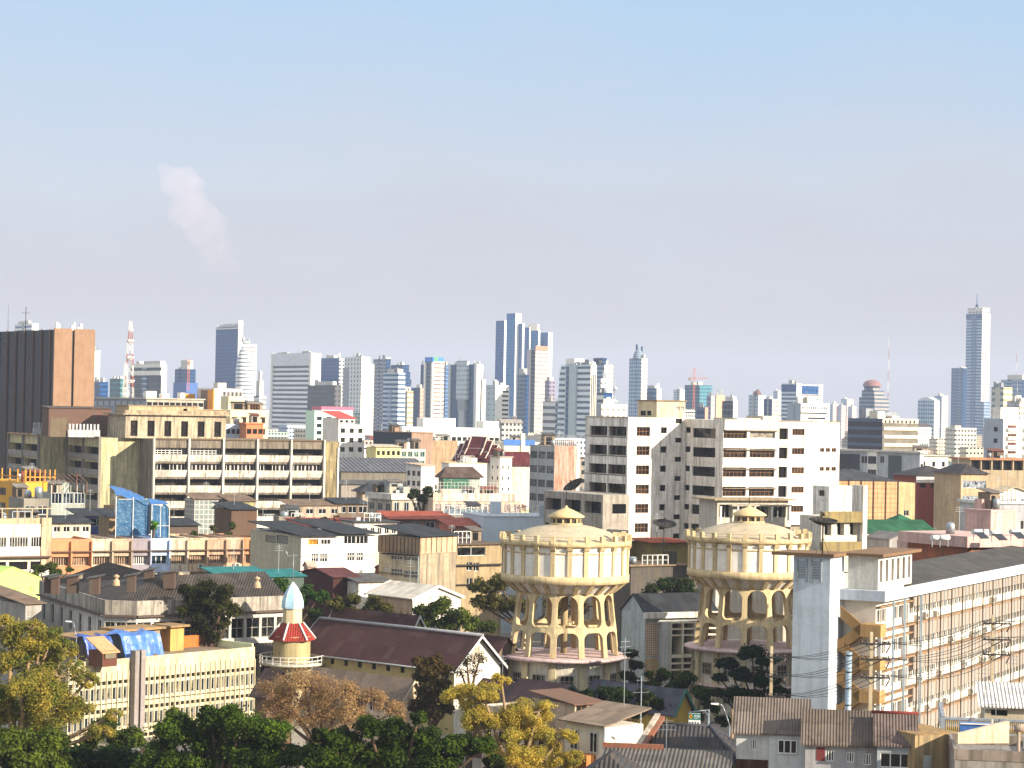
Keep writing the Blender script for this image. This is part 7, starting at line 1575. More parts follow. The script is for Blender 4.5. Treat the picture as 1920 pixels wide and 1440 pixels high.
T, v, z = mid('tile_roofed_house', 'corner of a second dark tiled roof at the bottom edge left of the lean-to', 'house', 1095, 1462, 160, -8, None, 1180, 6, wall('a89070', .4), ('hip', TD, 1.6, .5))
# brown hipped roofs below the tower
T, v, z = mid('brown_roofed_house', 'house with faded maroon corrugated roof in front of the nearer water tower', 'house', 1020, 1330, 256, 46, 940, 1105, None, wall('6a4c40', .4), ('gable', ribs('553834', 'y', .3, .4, col2='40363c'), 2.4, 'y', .6, plain('3a4a44', .6, name='green_trim')))
T, v, z = mid('brown_roofed_house', 'second maroon corrugated roof partly behind the yellow leafed tree', 'house', 962, 1312, 266, 46, 888, 1010, None, wall('6a4c40', .4), ('gable', ribs('4c302c', 'y', .3, .4), 1.6, 'y', .6))
T, v, z = mid('yellow_gable_house', 'small yellow gabled house with green barge boards among dark trees', 'house', 1262, 1336, 250, 60, None, 1296, 9, wall('b89a48', .25), ('gable', ribs('4a4a52', 'y', .3, .4), 2.2, 'y', .4, plain('2a7468', .6, name='green_board')))
T, v, z = mid('long_grey_roof_house', 'house with long slate roof behind the yellow gabled house', 'house', 1235, 1318, 258, 46, 1105, 1262, None, wall('5c5450', .4), ('gable', ribs('45414c', 'y', .3, .4), 1.5, 'y', .5))
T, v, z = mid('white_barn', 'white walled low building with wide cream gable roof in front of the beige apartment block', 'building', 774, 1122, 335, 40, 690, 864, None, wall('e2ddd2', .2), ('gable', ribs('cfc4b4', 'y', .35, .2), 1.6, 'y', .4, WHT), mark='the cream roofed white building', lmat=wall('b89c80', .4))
mb = MB()
for i in range(5): y = 1 + 1.6 * i; mb.box(-.1, y, z - 5, 0, y + .15, z - 2)
mb.build('batten', wall('8a6c54', .4), T.root)
# ---- low long slabs behind on the left
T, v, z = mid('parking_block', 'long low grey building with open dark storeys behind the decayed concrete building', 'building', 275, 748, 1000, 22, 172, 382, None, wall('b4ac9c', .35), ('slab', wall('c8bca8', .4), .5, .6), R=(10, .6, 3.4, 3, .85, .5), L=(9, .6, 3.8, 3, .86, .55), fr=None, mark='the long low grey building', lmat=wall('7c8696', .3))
for a, b_, h in ((.02, .2, 3.4), (.3, .42, 2.4), (.62, .7, 3)): MB().box(v.W * a, 3, z + .6, v.W * b_, 9, z + h).build('rooftop_block', WWC, T.root)
T, v, z = mid('orange_fin_building', 'pale concrete building with a tall orange end bay and gridded windows', 'building', 402, 728, 1020, 24, 370, 455, None, wall('d4cabc', .25), ('flat',), fr=None, mark='the building with the orange bay')
hs = [h for h in v.cells('R', 7, z - 17, z - 1, 5, .6, .55) if h[0] > v.W * .2]; v.wins('R', hs, 1, 1, glass('4a4c50', '5c5c5c'), None, -.02); v.strip('L', v.Dp * .0, v.Dp * .32, 0, z - .6, .5, wall('d8902c', .1), 'orange_bay'); v.strip('L', v.Dp * .33, v.Dp * .75, 0, z - .8, .3, wall('7c6450', .2), 'brown_bay'); MB().box(2, 2, z, 6, 8, z + 2.5).build('rooftop_block', WW, T.root)
T, v, z = mid('orange_roof_box', 'small orange painted roof house on a low white block left of the orange bay', 'building', 345, 738, 1040, 30, 335, 366, None, wall('d8942c', .1), ('flat',))
T, v, z = mid('cream_flats', 'cream yellow flats with brown window hoods right of the roof houses', 'apartment block', 432, 768, 700, 24, 420, 503, None, wall('e0d4ac', .15), ('flat',), R=[(4, 1.6, 3.4, 5, .4, .45)], fr=None, mark='the cream flats with brown hoods')
for h in v.cells('R', 4, z - 18.6, z - 1.6, 5, .5, .06, sill=.8): v.strip('R', h[0], h[1], h[2], h[3], .8, wall('7c5038', .3), 'window_hood')
MB().box(0, 2, z, v.W * .42, 10, z + 4).build('upper_storey', wall('e0d4ac', .15), T.root)
mid('orange_band_house', 'low house with orange balcony band below the cream flats', 'house', 462, 795, 660, 22, None, 494, 8, wall('c87c54', .2), ('slab', wall('c87c54', .2), .4, .3), R=(3, .8, 2.8, 1, .8, .5), fr=None)
mid('pale_blue_house', 'low pale blue house with glass band below the cream flats', 'house', 424, 795, 665, 22, None, 461, 8, wall('b0bcc8', .2), ('flat',), R=(4, .8, 2.8, 1, .8, .5), gl=BLUEGL, fr=None)
# ================================================================ trees
BARK = wall('5a4634', .5, (.05, .04, .03), .8); BARKP = wall('8a7458', .4, (.1, .08, .05), .8)
def leaves(name, parent, origin, clumps, n, size, mat, flat=.75, aspect=1.7, up=.4):
    n = int(n * 1.55)
    """small leaf sprays scattered through clumps (centre, radius)"""
    c = np.array([k[0] for k in clumps]); r = np.array([k[1] for k in clumps])
    w = r ** 2; idx = rng.choice(len(c), n, p=w / w.sum())
    d = rng.normal(size=(n, 3)); d /= np.linalg.norm(d, axis=1)[:, None]
    rr = r[idx] * np.where(rng.random(n) < .7, 1.02 - .6 * rng.random(n) ** 1.5, .55 + np.abs(rng.normal(size=n)) * .5); p = c[idx] + d * rr[:, None] * np.array([1, 1, flat])
    nrm = d + rng.normal(size=(n, 3)) * .7 + np.array([0, 0, up]); nrm /= np.linalg.norm(nrm, axis=1)[:, None]
    t = np.cross(nrm, rng.normal(size=(n, 3))); t /= np.linalg.norm(t, axis=1)[:, None]; b = np.cross(nrm, t)
    s = size * .78 * (.5 + rng.random(n))[:, None]
    a = t * s * .5 * aspect; q = b * s * .5
    V = np.empty((n, 4, 3)); V[:, 0] = p - a; V[:, 1] = p + q * .9 + nrm * s * .12; V[:, 2] = p + a; V[:, 3] = p - q * .9 + nrm * s * .12
    V -= np.array(origin)
    me = bpy.data.meshes.new(name); me.vertices.add(n * 4); me.loops.add(n * 4); me.polygons.add(n)
    me.vertices.foreach_set('co', V.reshape(-1)); me.loops.foreach_set('vertex_index', np.arange(n * 4, dtype=np.int32))
    me.polygons.foreach_set('loop_start', np.arange(0, n * 4, 4, dtype=np.int32)); me.polygons.foreach_set('loop_total', np.full(n, 4, dtype=np.int32))
    ct = rng.random(len(c)); at = me.attributes.new('tint', 'FLOAT', 'FACE'); at.data.foreach_set('value', np.clip(ct[idx] * .6 + rng.random(n) * .55 - .08, 0, 1).astype(np.float32))
    me.materials.append(mat); me.update(); me.validate()
    return link(name, me, parent)
def tree(label, blobs, D, mat, n, size, name='tree', twigs=0, bark=None, trunk=None, cl=9, spread=.62, group=None, flat=.75, depth=1.0, cr=(.3, .5)):
    """blobs: crown lobes as (px, py, radius px) seen at depth D"""
    k = D / F; cs = [(pt(px, py, D + random.uniform(-.6, .6) * r * k * depth), r * k) for px, py, r in blobs]
    tx = trunk if trunk is not None else sum(b[0] * b[2] for b in blobs) / sum(b[2] for b in blobs)
    base = pt(tx, max(b[1] for b in blobs), D); o = link(name, None, loc=(base.x, base.y, 0)); tag(o, label, 'tree' if name != 'bush' else 'bush', group)
    clumps = []
    for c, r in cs:
        for i in range(cl):
            d = Vector((random.gauss(0, 1), random.gauss(0, 1) * depth, random.gauss(.25, .8))).normalized()
            clumps.append((tuple(c + Vector((d.x, d.y, d.z * flat)) * r * random.uniform(spread * .75, spread * 1.12)), r * random.uniform(*cr)))
        if twigs == 0: clumps.append((tuple(c), r * .6))
    leaves('crown', o, (base.x, base.y, 0), clumps, n, size, mat, flat)
    mb = MB(); lo = min(c.z - r * .3 for c, r in cs); fork = Vector((base.x, base.y, max(1.0, lo * .75)))
    B0 = Vector((base.x, base.y, 0)); R = max(.12, .035 * (max(c.z for c, r in cs)))
    def tb(p, q, a, b): mb.tube(p - B0, q - B0, a, b, 6, cap=False)
    tb(B0, fork, R, R * .75)
    for c, r in cs:
        m_ = fork.lerp(c, .55) + Vector((random.uniform(-1, 1), random.uniform(-1, 1), 0)) * r * .15
        tb(fork, m_, R * .5, R * .32); tb(m_, c, R * .32, R * .16)
        own = sorted(clumps, key=lambda q: (Vector(q[0]) - c).length)[:max(3, cl if twigs else 3)]
        for q, qr in own:
            q = Vector(q); mm = c.lerp(q, .5) + Vector((random.uniform(-1, 1), random.uniform(-1, 1), random.uniform(-.5, 1))) * r * .08
            tb(c, mm, R * .14, R * .09); tb(mm, q, R * .09, R * .03)
            for _ in range(twigs):
                e = q + Vector((random.gauss(0, 1), random.gauss(0, 1), random.gauss(.5, .8))) * qr * .7; tb(q, e, R * .04, R * .015)
    mb.build('trunk', bark or BARK, o); return o
DGREEN = leaf('22320c', '4c6016', '121c08'); MGREEN = leaf('3a4c16', '66701e', '263410'); OLIVE = leaf('4c4a1c', '6a6428', '34341a'); YELLOW = leaf('b49c40', 'ccb450', '948c3a', .5); TAWNY = leaf('9c7c50', 'b89868', '7c6244', .4); YGREEN = leaf('566020', '8a7420', '36421a'); BROWNL = leaf('4a3a1c', '5c4c22', '2c2814'); BRIGHT = leaf('3c7018', '60901e', '2c5014')
FT = None
tree('big half bare tree with yellow and green leaves at the left edge', [(20, 1225, 55), (75, 1210, 50), (40, 1290, 70), (110, 1270, 55), (100, 1345, 60), (-10, 1330, 60), (150, 1330, 36), (15, 1180, 40), (60, 1178, 26), (95, 1195, 26), (185, 1375, 26), (120, 1220, 26), (165, 1275, 22), (215, 1340, 18)], 210, leaf('7a7e36', 'b89c40', '56652c', .5), 26000, .19, twigs=3, bark=BARKP, cl=11, spread=.78, cr=(.26, .44), trunk=30)
tree('dark green dense tree in the bottom left corner', [(30, 1400, 60), (90, 1395, 45), (-15, 1410, 60), (60, 1440, 60), (118, 1440, 36)], 190, MGREEN, 15000, .27, cl=14, cr=(.24, .42))
tree('low shadowy green tree between the corner tree and the broad dark tree', [(150, 1432, 46), (215, 1425, 40), (250, 1440, 40), (190, 1462, 46)], 192, leaf('14240c', '2c4012', '0e1a0a'), 9000, .27, cl=12)
tree('round dark green tree before the foot of the cream block with fins', [(198, 1368, 30), (240, 1390, 34), (170, 1392, 24), (330, 1345, 24)], 215, MGREEN, 7000, .28, cl=11)
tree('broad dark green tree left of centre along the bottom edge', [(330, 1375, 55), (395, 1352, 46), (450, 1365, 50), (505, 1375, 46), (400, 1410, 70), (480, 1425, 60), (300, 1425, 56), (545, 1420, 36), (360, 1450, 60), (430, 1336, 26)], 186, leaf('283a0c', '587018', '16220a'), 40000, .21, cl=16, cr=(.22, .40))
tree('darkest green tree with ragged crown in the bottom centre', [(640, 1390, 46), (690, 1362, 36), (745, 1375, 46), (800, 1392, 46), (860, 1400, 40), (600, 1420, 46), (720, 1425, 70), (820, 1440, 60), (910, 1400, 28), (925, 1432, 26), (655, 1445, 60), (785, 1345, 20), (600, 1378, 20)], 182, DGREEN, 34000, .22, cl=16, cr=(.22, .40))
tree('tawny brown nearly leafless tree in front of the low house with pink gable', [(520, 1300, 40), (570, 1288, 46), (630, 1300, 46), (690, 1315, 36), (600, 1340, 50), (545, 1335, 36), (660, 1345, 36), (740, 1335, 26), (505, 1330, 26)], 222, TAWNY, 17000, .13, twigs=8, bark=wall('6e5440', .3), cl=14, spread=.75, cr=(.3, .5))
tree('yellow leafed airy tree in front of the peeling plaster house', [(860, 1310, 36), (905, 1300, 34), (930, 1340, 46), (975, 1350, 46), (1010, 1335, 34), (900, 1350, 36), (1000, 1390, 50), (950, 1395, 50), (1050, 1385, 30), (1040, 1425, 36), (985, 1440, 50), (940, 1278, 20), (1075, 1420, 22)], 200, YELLOW, 36000, .13, twigs=4, bark=BARKP, cl=12, spread=.8, cr=(.24, .42), trunk=970)
tree('dark olive spreading tree in front of the chamfered old house', [(352, 1110, 22), (385, 1105, 26), (418, 1112, 24), (365, 1130, 26), (405, 1135, 30), (438, 1145, 20), (380, 1155, 26), (415, 1168, 22), (345, 1145, 18), (375, 1178, 22), (400, 1190, 20)], 299, leaf('2a2e12', '484a1c', '1a1e0e'), 11500, .26, cl=11, trunk=390)
tree('bright green bushy tree in front of the cream roofed white building', [(795, 1150, 26), (825, 1140, 28), (860, 1155, 26), (835, 1168, 28), (885, 1172, 24), (800, 1172, 22), (915, 1175, 20)], 325, MGREEN, 7500, .30, cl=11)
tree('hazy olive tree behind the left legs of the nearer water tower', [(905, 1100, 26), (935, 1090, 24), (920, 1130, 28), (950, 1130, 26), (895, 1130, 20), (985, 1140, 24), (1040, 1140, 28), (1090, 1140, 26), (1130, 1130, 20)], 345, OLIVE, 8000, .30, cl=10)
tree('dark green tree between the two water towers below the workshop', [(1222, 1108, 20), (1250, 1098, 24), (1285, 1100, 24), (1265, 1118, 26), (1300, 1120, 20), (1210, 1128, 16)], 345, leaf('26381a', '44501e', '18240f'), 7000, .30, cl=10)
tree('dark tiered tree with flat layered sprays beside the half hidden water tower', [(1365, 1245, 24), (1410, 1225, 26), (1440, 1240, 26), (1395, 1265, 26), (1435, 1275, 30), (1380, 1300, 26), (1425, 1310, 34), (1350, 1270, 16), (1460, 1300, 26), (1400, 1338, 30), (1345, 1300, 18)], 268, leaf('122612', '22401a', '0c180c'), 13000, .26, cl=14, flat=.55, trunk=1420, cr=(.34, .55))
tree('row of low dark bushes in front of the long slate roof', [(1100, 1305, 18), (1135, 1300, 20), (1170, 1305, 22), (1205, 1310, 22), (1235, 1320, 18), (1150, 1322, 22), (1195, 1330, 22), (1120, 1325, 18)], 244, leaf('1c2c12', '34421a', '121c0c'), 8000, .27, name='bush', cl=10)
tree('thin dark tree right beside the platform of the nearer water tower', [(1182, 1225, 14), (1190, 1248, 16), (1178, 1268, 16), (1192, 1280, 16)], 290, leaf('1c2814', '34401c', '141c0e'), 3500, .26, cl=9)
tree('shaded shrubs under the half hidden water tower', [(1240, 1268, 20), (1285, 1275, 22), (1315, 1300, 22), (1265, 1295, 22), (1335, 1325, 20), (1300, 1345, 22), (1355, 1350, 18)], 285, DGREEN, 6000, .27, name='bush', cl=9)
tree('round brown and olive bush against the wall of the long hall', [(790, 1245, 20), (815, 1240, 20), (805, 1262, 22), (832, 1258, 18), (785, 1268, 18), (810, 1285, 24), (835, 1282, 18), (800, 1305, 24), (825, 1310, 24), (785, 1325, 24), (815, 1335, 26), (840, 1328, 18)], 258, BROWNL, 13000, .22, name='bush', cl=10)
tree('leafless twiggy shrub in front of the white hall gable', [(875, 1240, 22), (900, 1235, 18), (865, 1262, 18), (890, 1260, 16)], 262, leaf('3c3a20', '5a5030'), 350, .2, name='bush', twigs=4, cl=10)
tree('green tree left of the rusty maroon shed behind the pale blue dome', [(525, 1095, 18), (545, 1110, 20), (575, 1112, 20), (600, 1120, 18), (560, 1128, 20)], 340, leaf('2c4a16', '4c6a1c', '1c3010'), 4500, .30, cl=9)
tree('wide hazy olive tree in front of the low white stained shed', [(630, 1132, 20), (665, 1125, 20), (700, 1130, 20), (725, 1140, 16), (650, 1145, 20), (690, 1148, 20)], 330, OLIVE, 5000, .29, cl=9)
tree('dark tree behind the pale blue dome, right of the chamfered old house', [(480, 1205, 16), (505, 1185, 16), (490, 1225, 18), (590, 1150, 16), (600, 1165, 14)], 312, DGREEN, 3500, .28, cl=9)
tree('dark green shrub spilling over the wall between white balconied and orange shop houses', [(75, 1068, 14), (95, 1062, 14), (105, 1075, 14), (60, 1082, 14), (130, 1068, 8)], 372, MGREEN, 2800, .28, name='bush', cl=8)
tree('dark spreading tree beside the wide charcoal hipped roof', [(780, 925, 12), (800, 920, 13), (795, 935, 14), (812, 932, 10), (770, 930, 8)], 505, leaf('2c3818', '444c20', '1c2410'), 3000, .38, cl=9)
tree('bright green round bush under the charcoal hipped roof', [(747, 914, 8), (754, 916, 8), (750, 920, 9)], 530, BRIGHT, 1500, .36, name='bush', cl=8)
tree('small palm like shrub on the pale blue shop house terrace', [(290, 982, 8), (287, 990, 7)], 402, BRIGHT, 600, .3, name='bush', cl=7)
tree('rusty leaved creeper on the roof of the decayed concrete building', [(124, 800, 10), (128, 812, 9), (106, 812, 8)], 580, leaf('6a5424', '8c6c2c'), 900, .4, name='bush', cl=7)
tree('overgrown roof shrubs in front of the red tin roofs', [(560, 975, 8), (580, 978, 8), (610, 976, 9), (630, 972, 8), (540, 982, 8)], 448, leaf('4c4420', '6a5c2c'), 2000, .3, name='bush', cl=8)
tree('small roof garden shrubs by the arched grey tin shed', [(435, 985, 9), (428, 1000, 8), (400, 990, 8), (365, 1000, 8)], 416, leaf('3c4a1c', '5c5c24'), 1600, .28, name='bush', cl=8)
tree('tiny street tree before the egg crate sunshade block', [(1218, 1265, 10), (1228, 1280, 12), (1210, 1285, 12)], 300, DGREEN, 1500, .25, cl=7)
# ================================================================ poles, wires, lamp, sign
CP = wall('b4a488', .35)
def pole(label, px, yt, D, arms, yb=None, left=.9, right=1.6):
    P = pt(px, yt, D); o = link('utility_pole', None, loc=(P.x, P.y, 0)); tag(o, label, 'utility pole', 'concrete utility poles with cross arms'); h = P.z
    MB().hexa([(-.2, -.17, 0), (.2, -.17, 0), (.2, .17, 0), (-.2, .17, 0)], [(-.13, -.11, h), (.13, -.11, h), (.13, .11, h), (-.13, .11, h)]).build('post', CP, o)
    ends = []
    for ya in arms:
        z = pt(px, ya, D).z; MB().box(-left, -.22, z - .07, right, -.12, z + .07).tube((right * .6, -.18, z), (0, -.18, z - .5), .035, n=4).tube((-left * .6, -.18, z), (0, -.18, z - .5), .035, n=4).build('cross_arm', DKSTEEL, o)
        for x in (-left * .9, -left * .4, right * .35, right * .9):
            m_ = MB().lathe([(.02, z + .07), (.05, z + .09), (.09, z + .16), (.05, z + .2), (.08, z + .26), (.03, z + .3)], 8, x, -.17); m_.build('insulator', plain('4a3026', .4, .5, name='insulator'), o); ends.append(Vector((P.x + x, P.y - .17, z + .3)))
        m_ = MB(); 
        for i in range(6): m_.lathe([(.02, 0), (.08, .02), (.02, .05)], 8, 0, 0); 
        ms = MB().tube((right, -.17, z - .05), (right - .38, -.17, z - .75), .06, n=6); ms.build('strain_insulator', plain('4a3026', .4, .5, name='insulator'), o)
    return o, ends
o1, e1 = pole('near concrete utility pole with three cross arms before the zigzag stair', 1634, 1185, 196, (1207, 1236, 1270))
o2, e2 = pole('right concrete utility pole with three cross arms before the long slab office', 1862, 1153, 214, (1169, 1199, 1227))
o3, e3 = pole('left concrete utility pole against dark trees beside the stair tower', 1447, 1212, 232, (1232, 1268, 1305), right=1.4, left=.6)
WIRE = plain('1c1a1a', .6, name='cable')
def cable(a, b_, sag, label):
    pts = [a.lerp(b_, i / 14) - Vector((0, 0, sag * 4 * (i / 14) * (1 - i / 14))) for i in range(15)]; c0 = pts[0]
    mb = MB()
    for p, q in zip(pts, pts[1:]): mb.tube(p - c0, q - c0, .028, n=4, cap=False)
    o = mb.build('power_cable', WIRE, None, c0); tag(o, label, 'cable', 'sagging power cables')
for i in range(len(e1)):
    cable(e3[i], e1[i], .7 + .1 * (i % 4), 'dark power cable sagging across the grey stair tower')
    cable(e1[i], e2[i], .9 + .12 * (i % 4), 'dark power cable strung before the long slab office')
    if i % 2 == 0: cable(e2[i], e2[i] + (e2[i] - e1[i]) * .9 + Vector((0, 0, .5)), .8, 'dark power cable leaving the frame at the right edge')
# steel flue in front of the stair
P = pt(1592, 1222, 205); o = link('flue_pipe', None, loc=(P.x, P.y, 0)); tag(o, 'tall ribbed galvanised flue pipe standing before the zigzag stair', 'pipe'); 
MB().tube((0, 0, 4), (0, 0, P.z), .27, n=16).build('pipe', plain('98aab6', .4, .5, .3, name='galvanised_pipe'), o)
for i in range(8): z = P.z - .35 - i * 1.45; MB().tube((0, 0, z), (0, 0, z + .1), .3, n=16).build('band', DKSTEEL, o)
# thin antennas standing alone
for lab, px, yt, yb, D in (('tall thin television antenna pole left of the dark bushes, above the whitewashed house', 1203, 1268, 1330, 226),):
    P = pt(px, yt, D); o = link('antenna_pole', None, loc=(P.x, P.y, 0)); tag(o, lab, 'antenna'); MB().tube((0, 0, 0), (0, 0, P.z), .05, n=5).tube((-.8, 0, P.z - 1.6), (.8, 0, P.z - 1.5), .03, n=4).tube((-.5, 0, P.z - .4), (.5, 0, P.z - .4), .03, n=4).build('mast', STEEL, o)
def lamp(label, px, yt, D, dx):
    P = pt(px, yt, D); o = link('street_lamp', None, loc=(P.x, P.y, 0)); tag(o, label, 'street lamp', 'street lamps'); h = P.z
    MB().path([(0, 0, 0), (0, 0, h - 1.8), (dx * .35, 0, h - .9), (dx * .75, 0, h - .1), (dx, 0, h)], .05, 6).build('post', STEEL, o)
    MB().hexa([(dx - .1, -.12, h - .06), (dx + math.copysign(.75, dx), -.1, h + .0), (dx + math.copysign(.75, dx), .1, h + .0), (dx - .1, .12, h - .06)], [(dx - .1, -.12, h + .1), (dx + math.copysign(.75, dx), -.08, h + .1), (dx + math.copysign(.75, dx), .08, h + .1), (dx - .1, .12, h + .1)]).build('lamp_head', plain('dcdcd8', .4, name='lamp_white'), o)
lamp('curved street lamp with white head in front of dark trees', 1369, 1321, 196, -.85)
lamp('street lamp with flat white head in front of the chamfered old house', 144, 1166, 262, -.5)
o = link('utility_post', None, loc=pt(1374, 1330, 190) * 1); P = o.location.copy(); o.location = (P.x, P.y, 0); tag(o, 'short bare wooden post right of the curved street lamp', 'post'); MB().tube((0, 0, 0), (0, 0, P.z), .11, .09, 8).build('post', wall('a88458', .3), o); MB().box(-.3, -.05, P.z - .5, .3, .05, P.z - .4).build('cross_piece', DKSTEEL, o)
# the hanging street sign
P = pt(1329, 1330, 205); o = link('hanging_sign', None, loc=(P.x, P.y, 0)); tag(o, 'small green and white hanging sign with orange diamond on a bracket pole', 'sign'); h = P.z; k = 205 / F
MB().tube((0, 0, 0), (0, 0, h), .08, n=8).tube((0, 0, h - .05), (-1.75, -.02, h - .28), .045, n=6).tube((0, 0, h - .7), (-.35, 0, h - .12), .04, n=6).build('bracket_post', plain('8a949a', .5, .4, .3, name='grey_steel'), o)
SGN = plain('0f6e64', .4, name='sign_green', var=.03); SWH = plain('e4e4de', .4, name='sign_white', var=.03)
bd = MB().box(-1.75, -.04, h - 1.34, -.72, .04, h - .36).build('board', SWH, o)
MB().box(-1.74, -.05, h - .94, -.73, -.043, h - .38).build('green_field', SGN, bd)
MB().face([(-1.55, -.056, h - .88), (-1.37, -.056, h - .66), (-1.55, -.056, h - .44), (-1.73, -.056, h - .66)]).build('diamond', plain('e0a020', .4, name='sign_orange', var=.03), bd)
MB().face([(-1.62, -.06, h - .70), (-1.52, -.06, h - .70), (-1.52, -.06, h - .76), (-1.44, -.06, h - .66), (-1.52, -.06, h - .56), (-1.52, -.06, h - .62), (-1.62, -.06, h - .62)]).build('arrow', plain('2c1c10', .5, name='sign_dark'), bd)
mb = MB()
def stroke(pts, w=.022):
    for a, b_ in zip(pts, pts[1:]): mb.tube((a[0], -.05, a[1]), (b_[0], -.05, b_[1]), w, n=4)
x, z = -1.27, h - .72      # looping letters in two rows, as on the board
for i in range(4): q = x + .13 * i; stroke([(q, z), (q, z + .16), (q + .07, z + .17), (q + .08, z)]); 
stroke([(x + .05, z + .22), (x + .14, z + .25)]); stroke([(x + .3, z + .21), (x + .42, z + .26)])
for i in range(5): q = x + .08 * i; stroke([(q, z - .12), (q + .04, z - .06), (q + .05, z - .12)], .012)
mb.build('lettering', SWH, bd)
mb = MB()
for i in range(4): q = -1.62 + .24 * i; mb.lathe([(.01, h - 1.28), (.05, h - 1.28), (.05, h - 1.14), (.01, h - 1.12)], 6, q, -.06); mb.box(q - .08, -.06, h - 1.17, q + .08, -.045, h - 1.13)
mb.build('small_mark', plain('1c2a24', .5, name='sign_dark_green'), bd)
# street and pavement below the poles
a, b_ = pt(1447, 1400, 228), pt(1980, 1400, 214); d = Vector((b_.x - a.x, b_.y - a.y, 0)).normalized(); nn = Vector((-d.y, d.x, 0)); A = Vector((a.x, a.y, 0)) - d * 120; B = Vector((b_.x, b_.y, 0)) + d * 120
for nm, o0, o1_, zz, col in (('road', -5.5, 2.5, .006, '3a3a3c'), ('pavement', 2.5, 4.6, .13, '8a8478')):
    if nm == 'road': m_ = MB().face([A + nn * o0 + Vector((0, 0, zz)), B + nn * o0 + Vector((0, 0, zz)), B + nn * o1_ + Vector((0, 0, zz)), A + nn * o1_ + Vector((0, 0, zz))])
    else: m_ = MB().hexa([A + nn * o0, B + nn * o0, B + nn * o1_, A + nn * o1_], [q + Vector((0, 0, zz)) for q in (A + nn * o0, B + nn * o0, B + nn * o1_, A + nn * o1_)])
    m_.build(nm, wall(col, .3))['kind'] = 'structure'
m_ = MB()
for i in range(40): c = A + d * (8 * i) - nn * 1.5 + Vector((0, 0, .01)); m_.face([c - nn * .07, c + d * 3 - nn * .07, c + d * 3 + nn * .07, c + nn * .07])
m_.build('road_marking', WHT)['kind'] = 'structure'
# ================================================================ the low city between the named buildings
FR_ = random.Random(21)
WC = [('white', 'e2ddd2', .4), ('cream', 'd0c4a8', .5), ('pale grey', 'b0aeaa', .5), ('beige', 'b8a688', .6), ('dirty grey', '8c867c', .6), ('pale pink', 'd2b4a4', .3), ('light blue', 'a8b8c8', .2), ('mint', 'b4ccb8', .2), ('tan brown', '94785e', .6), ('stained white', 'd0c8b8', .65), ('pale yellow', 'd8c888', .25), ('brick red', '94543c', .4)]
RC = [('charcoal', ribs('38383a', 'x', .4, .4)), ('dull grey', ribs('66625e', 'x', .4, .5)), ('rust red', ribs('84402c', 'x', .4, .4)), ('brown', ribs('54403a', 'x', .4, .4)), ('pale tin', ribs('a89e92', 'x', .4, .4)), ('slate blue', ribs('4a5464', 'x', .4, .3))]
seen = set(); ADJ = {}
def lab_ok(c):
    for t in c:
        t = ' '.join(t.split())
        if 4 <= len(t.split()) <= 16 and t not in seen and t not in LABELS: seen.add(t); return t
    return None
def where(px, D):
    c = sorted(LAND, key=lambda q: ((q[1] - px) / 60) ** 2 + ((q[2] - D) / (.14 * D)) ** 2)[:4]; o = []
    for ph, lx, lD in c:
        dx = px - lx; dD = D - lD
        if abs(dx) < 45 and dD > 0: o.append('just behind ' + ph if dD < 120 else 'far behind ' + ph)
        elif abs(dx) < 45: o.append('in front of ' + ph)
        elif dx > 0: o.append(('behind and right of ' if dD > 0 else 'right of ') + ph)
        else: o.append(('behind and left of ' if dD > 0 else 'left of ') + ph)
    return o
def free(x, y, r):
    for a, b_, c in FOOT:
        if (x - a) ** 2 + (y - b_) ** 2 < (.6 * (r + c)) ** 2: return False
    return True
FW = {w[0]: tower_mat(w[1], '2c2e34', 3.4, .42, 2.6, .55) for w in WC}
GLF = glass('121518', '3c3a34')
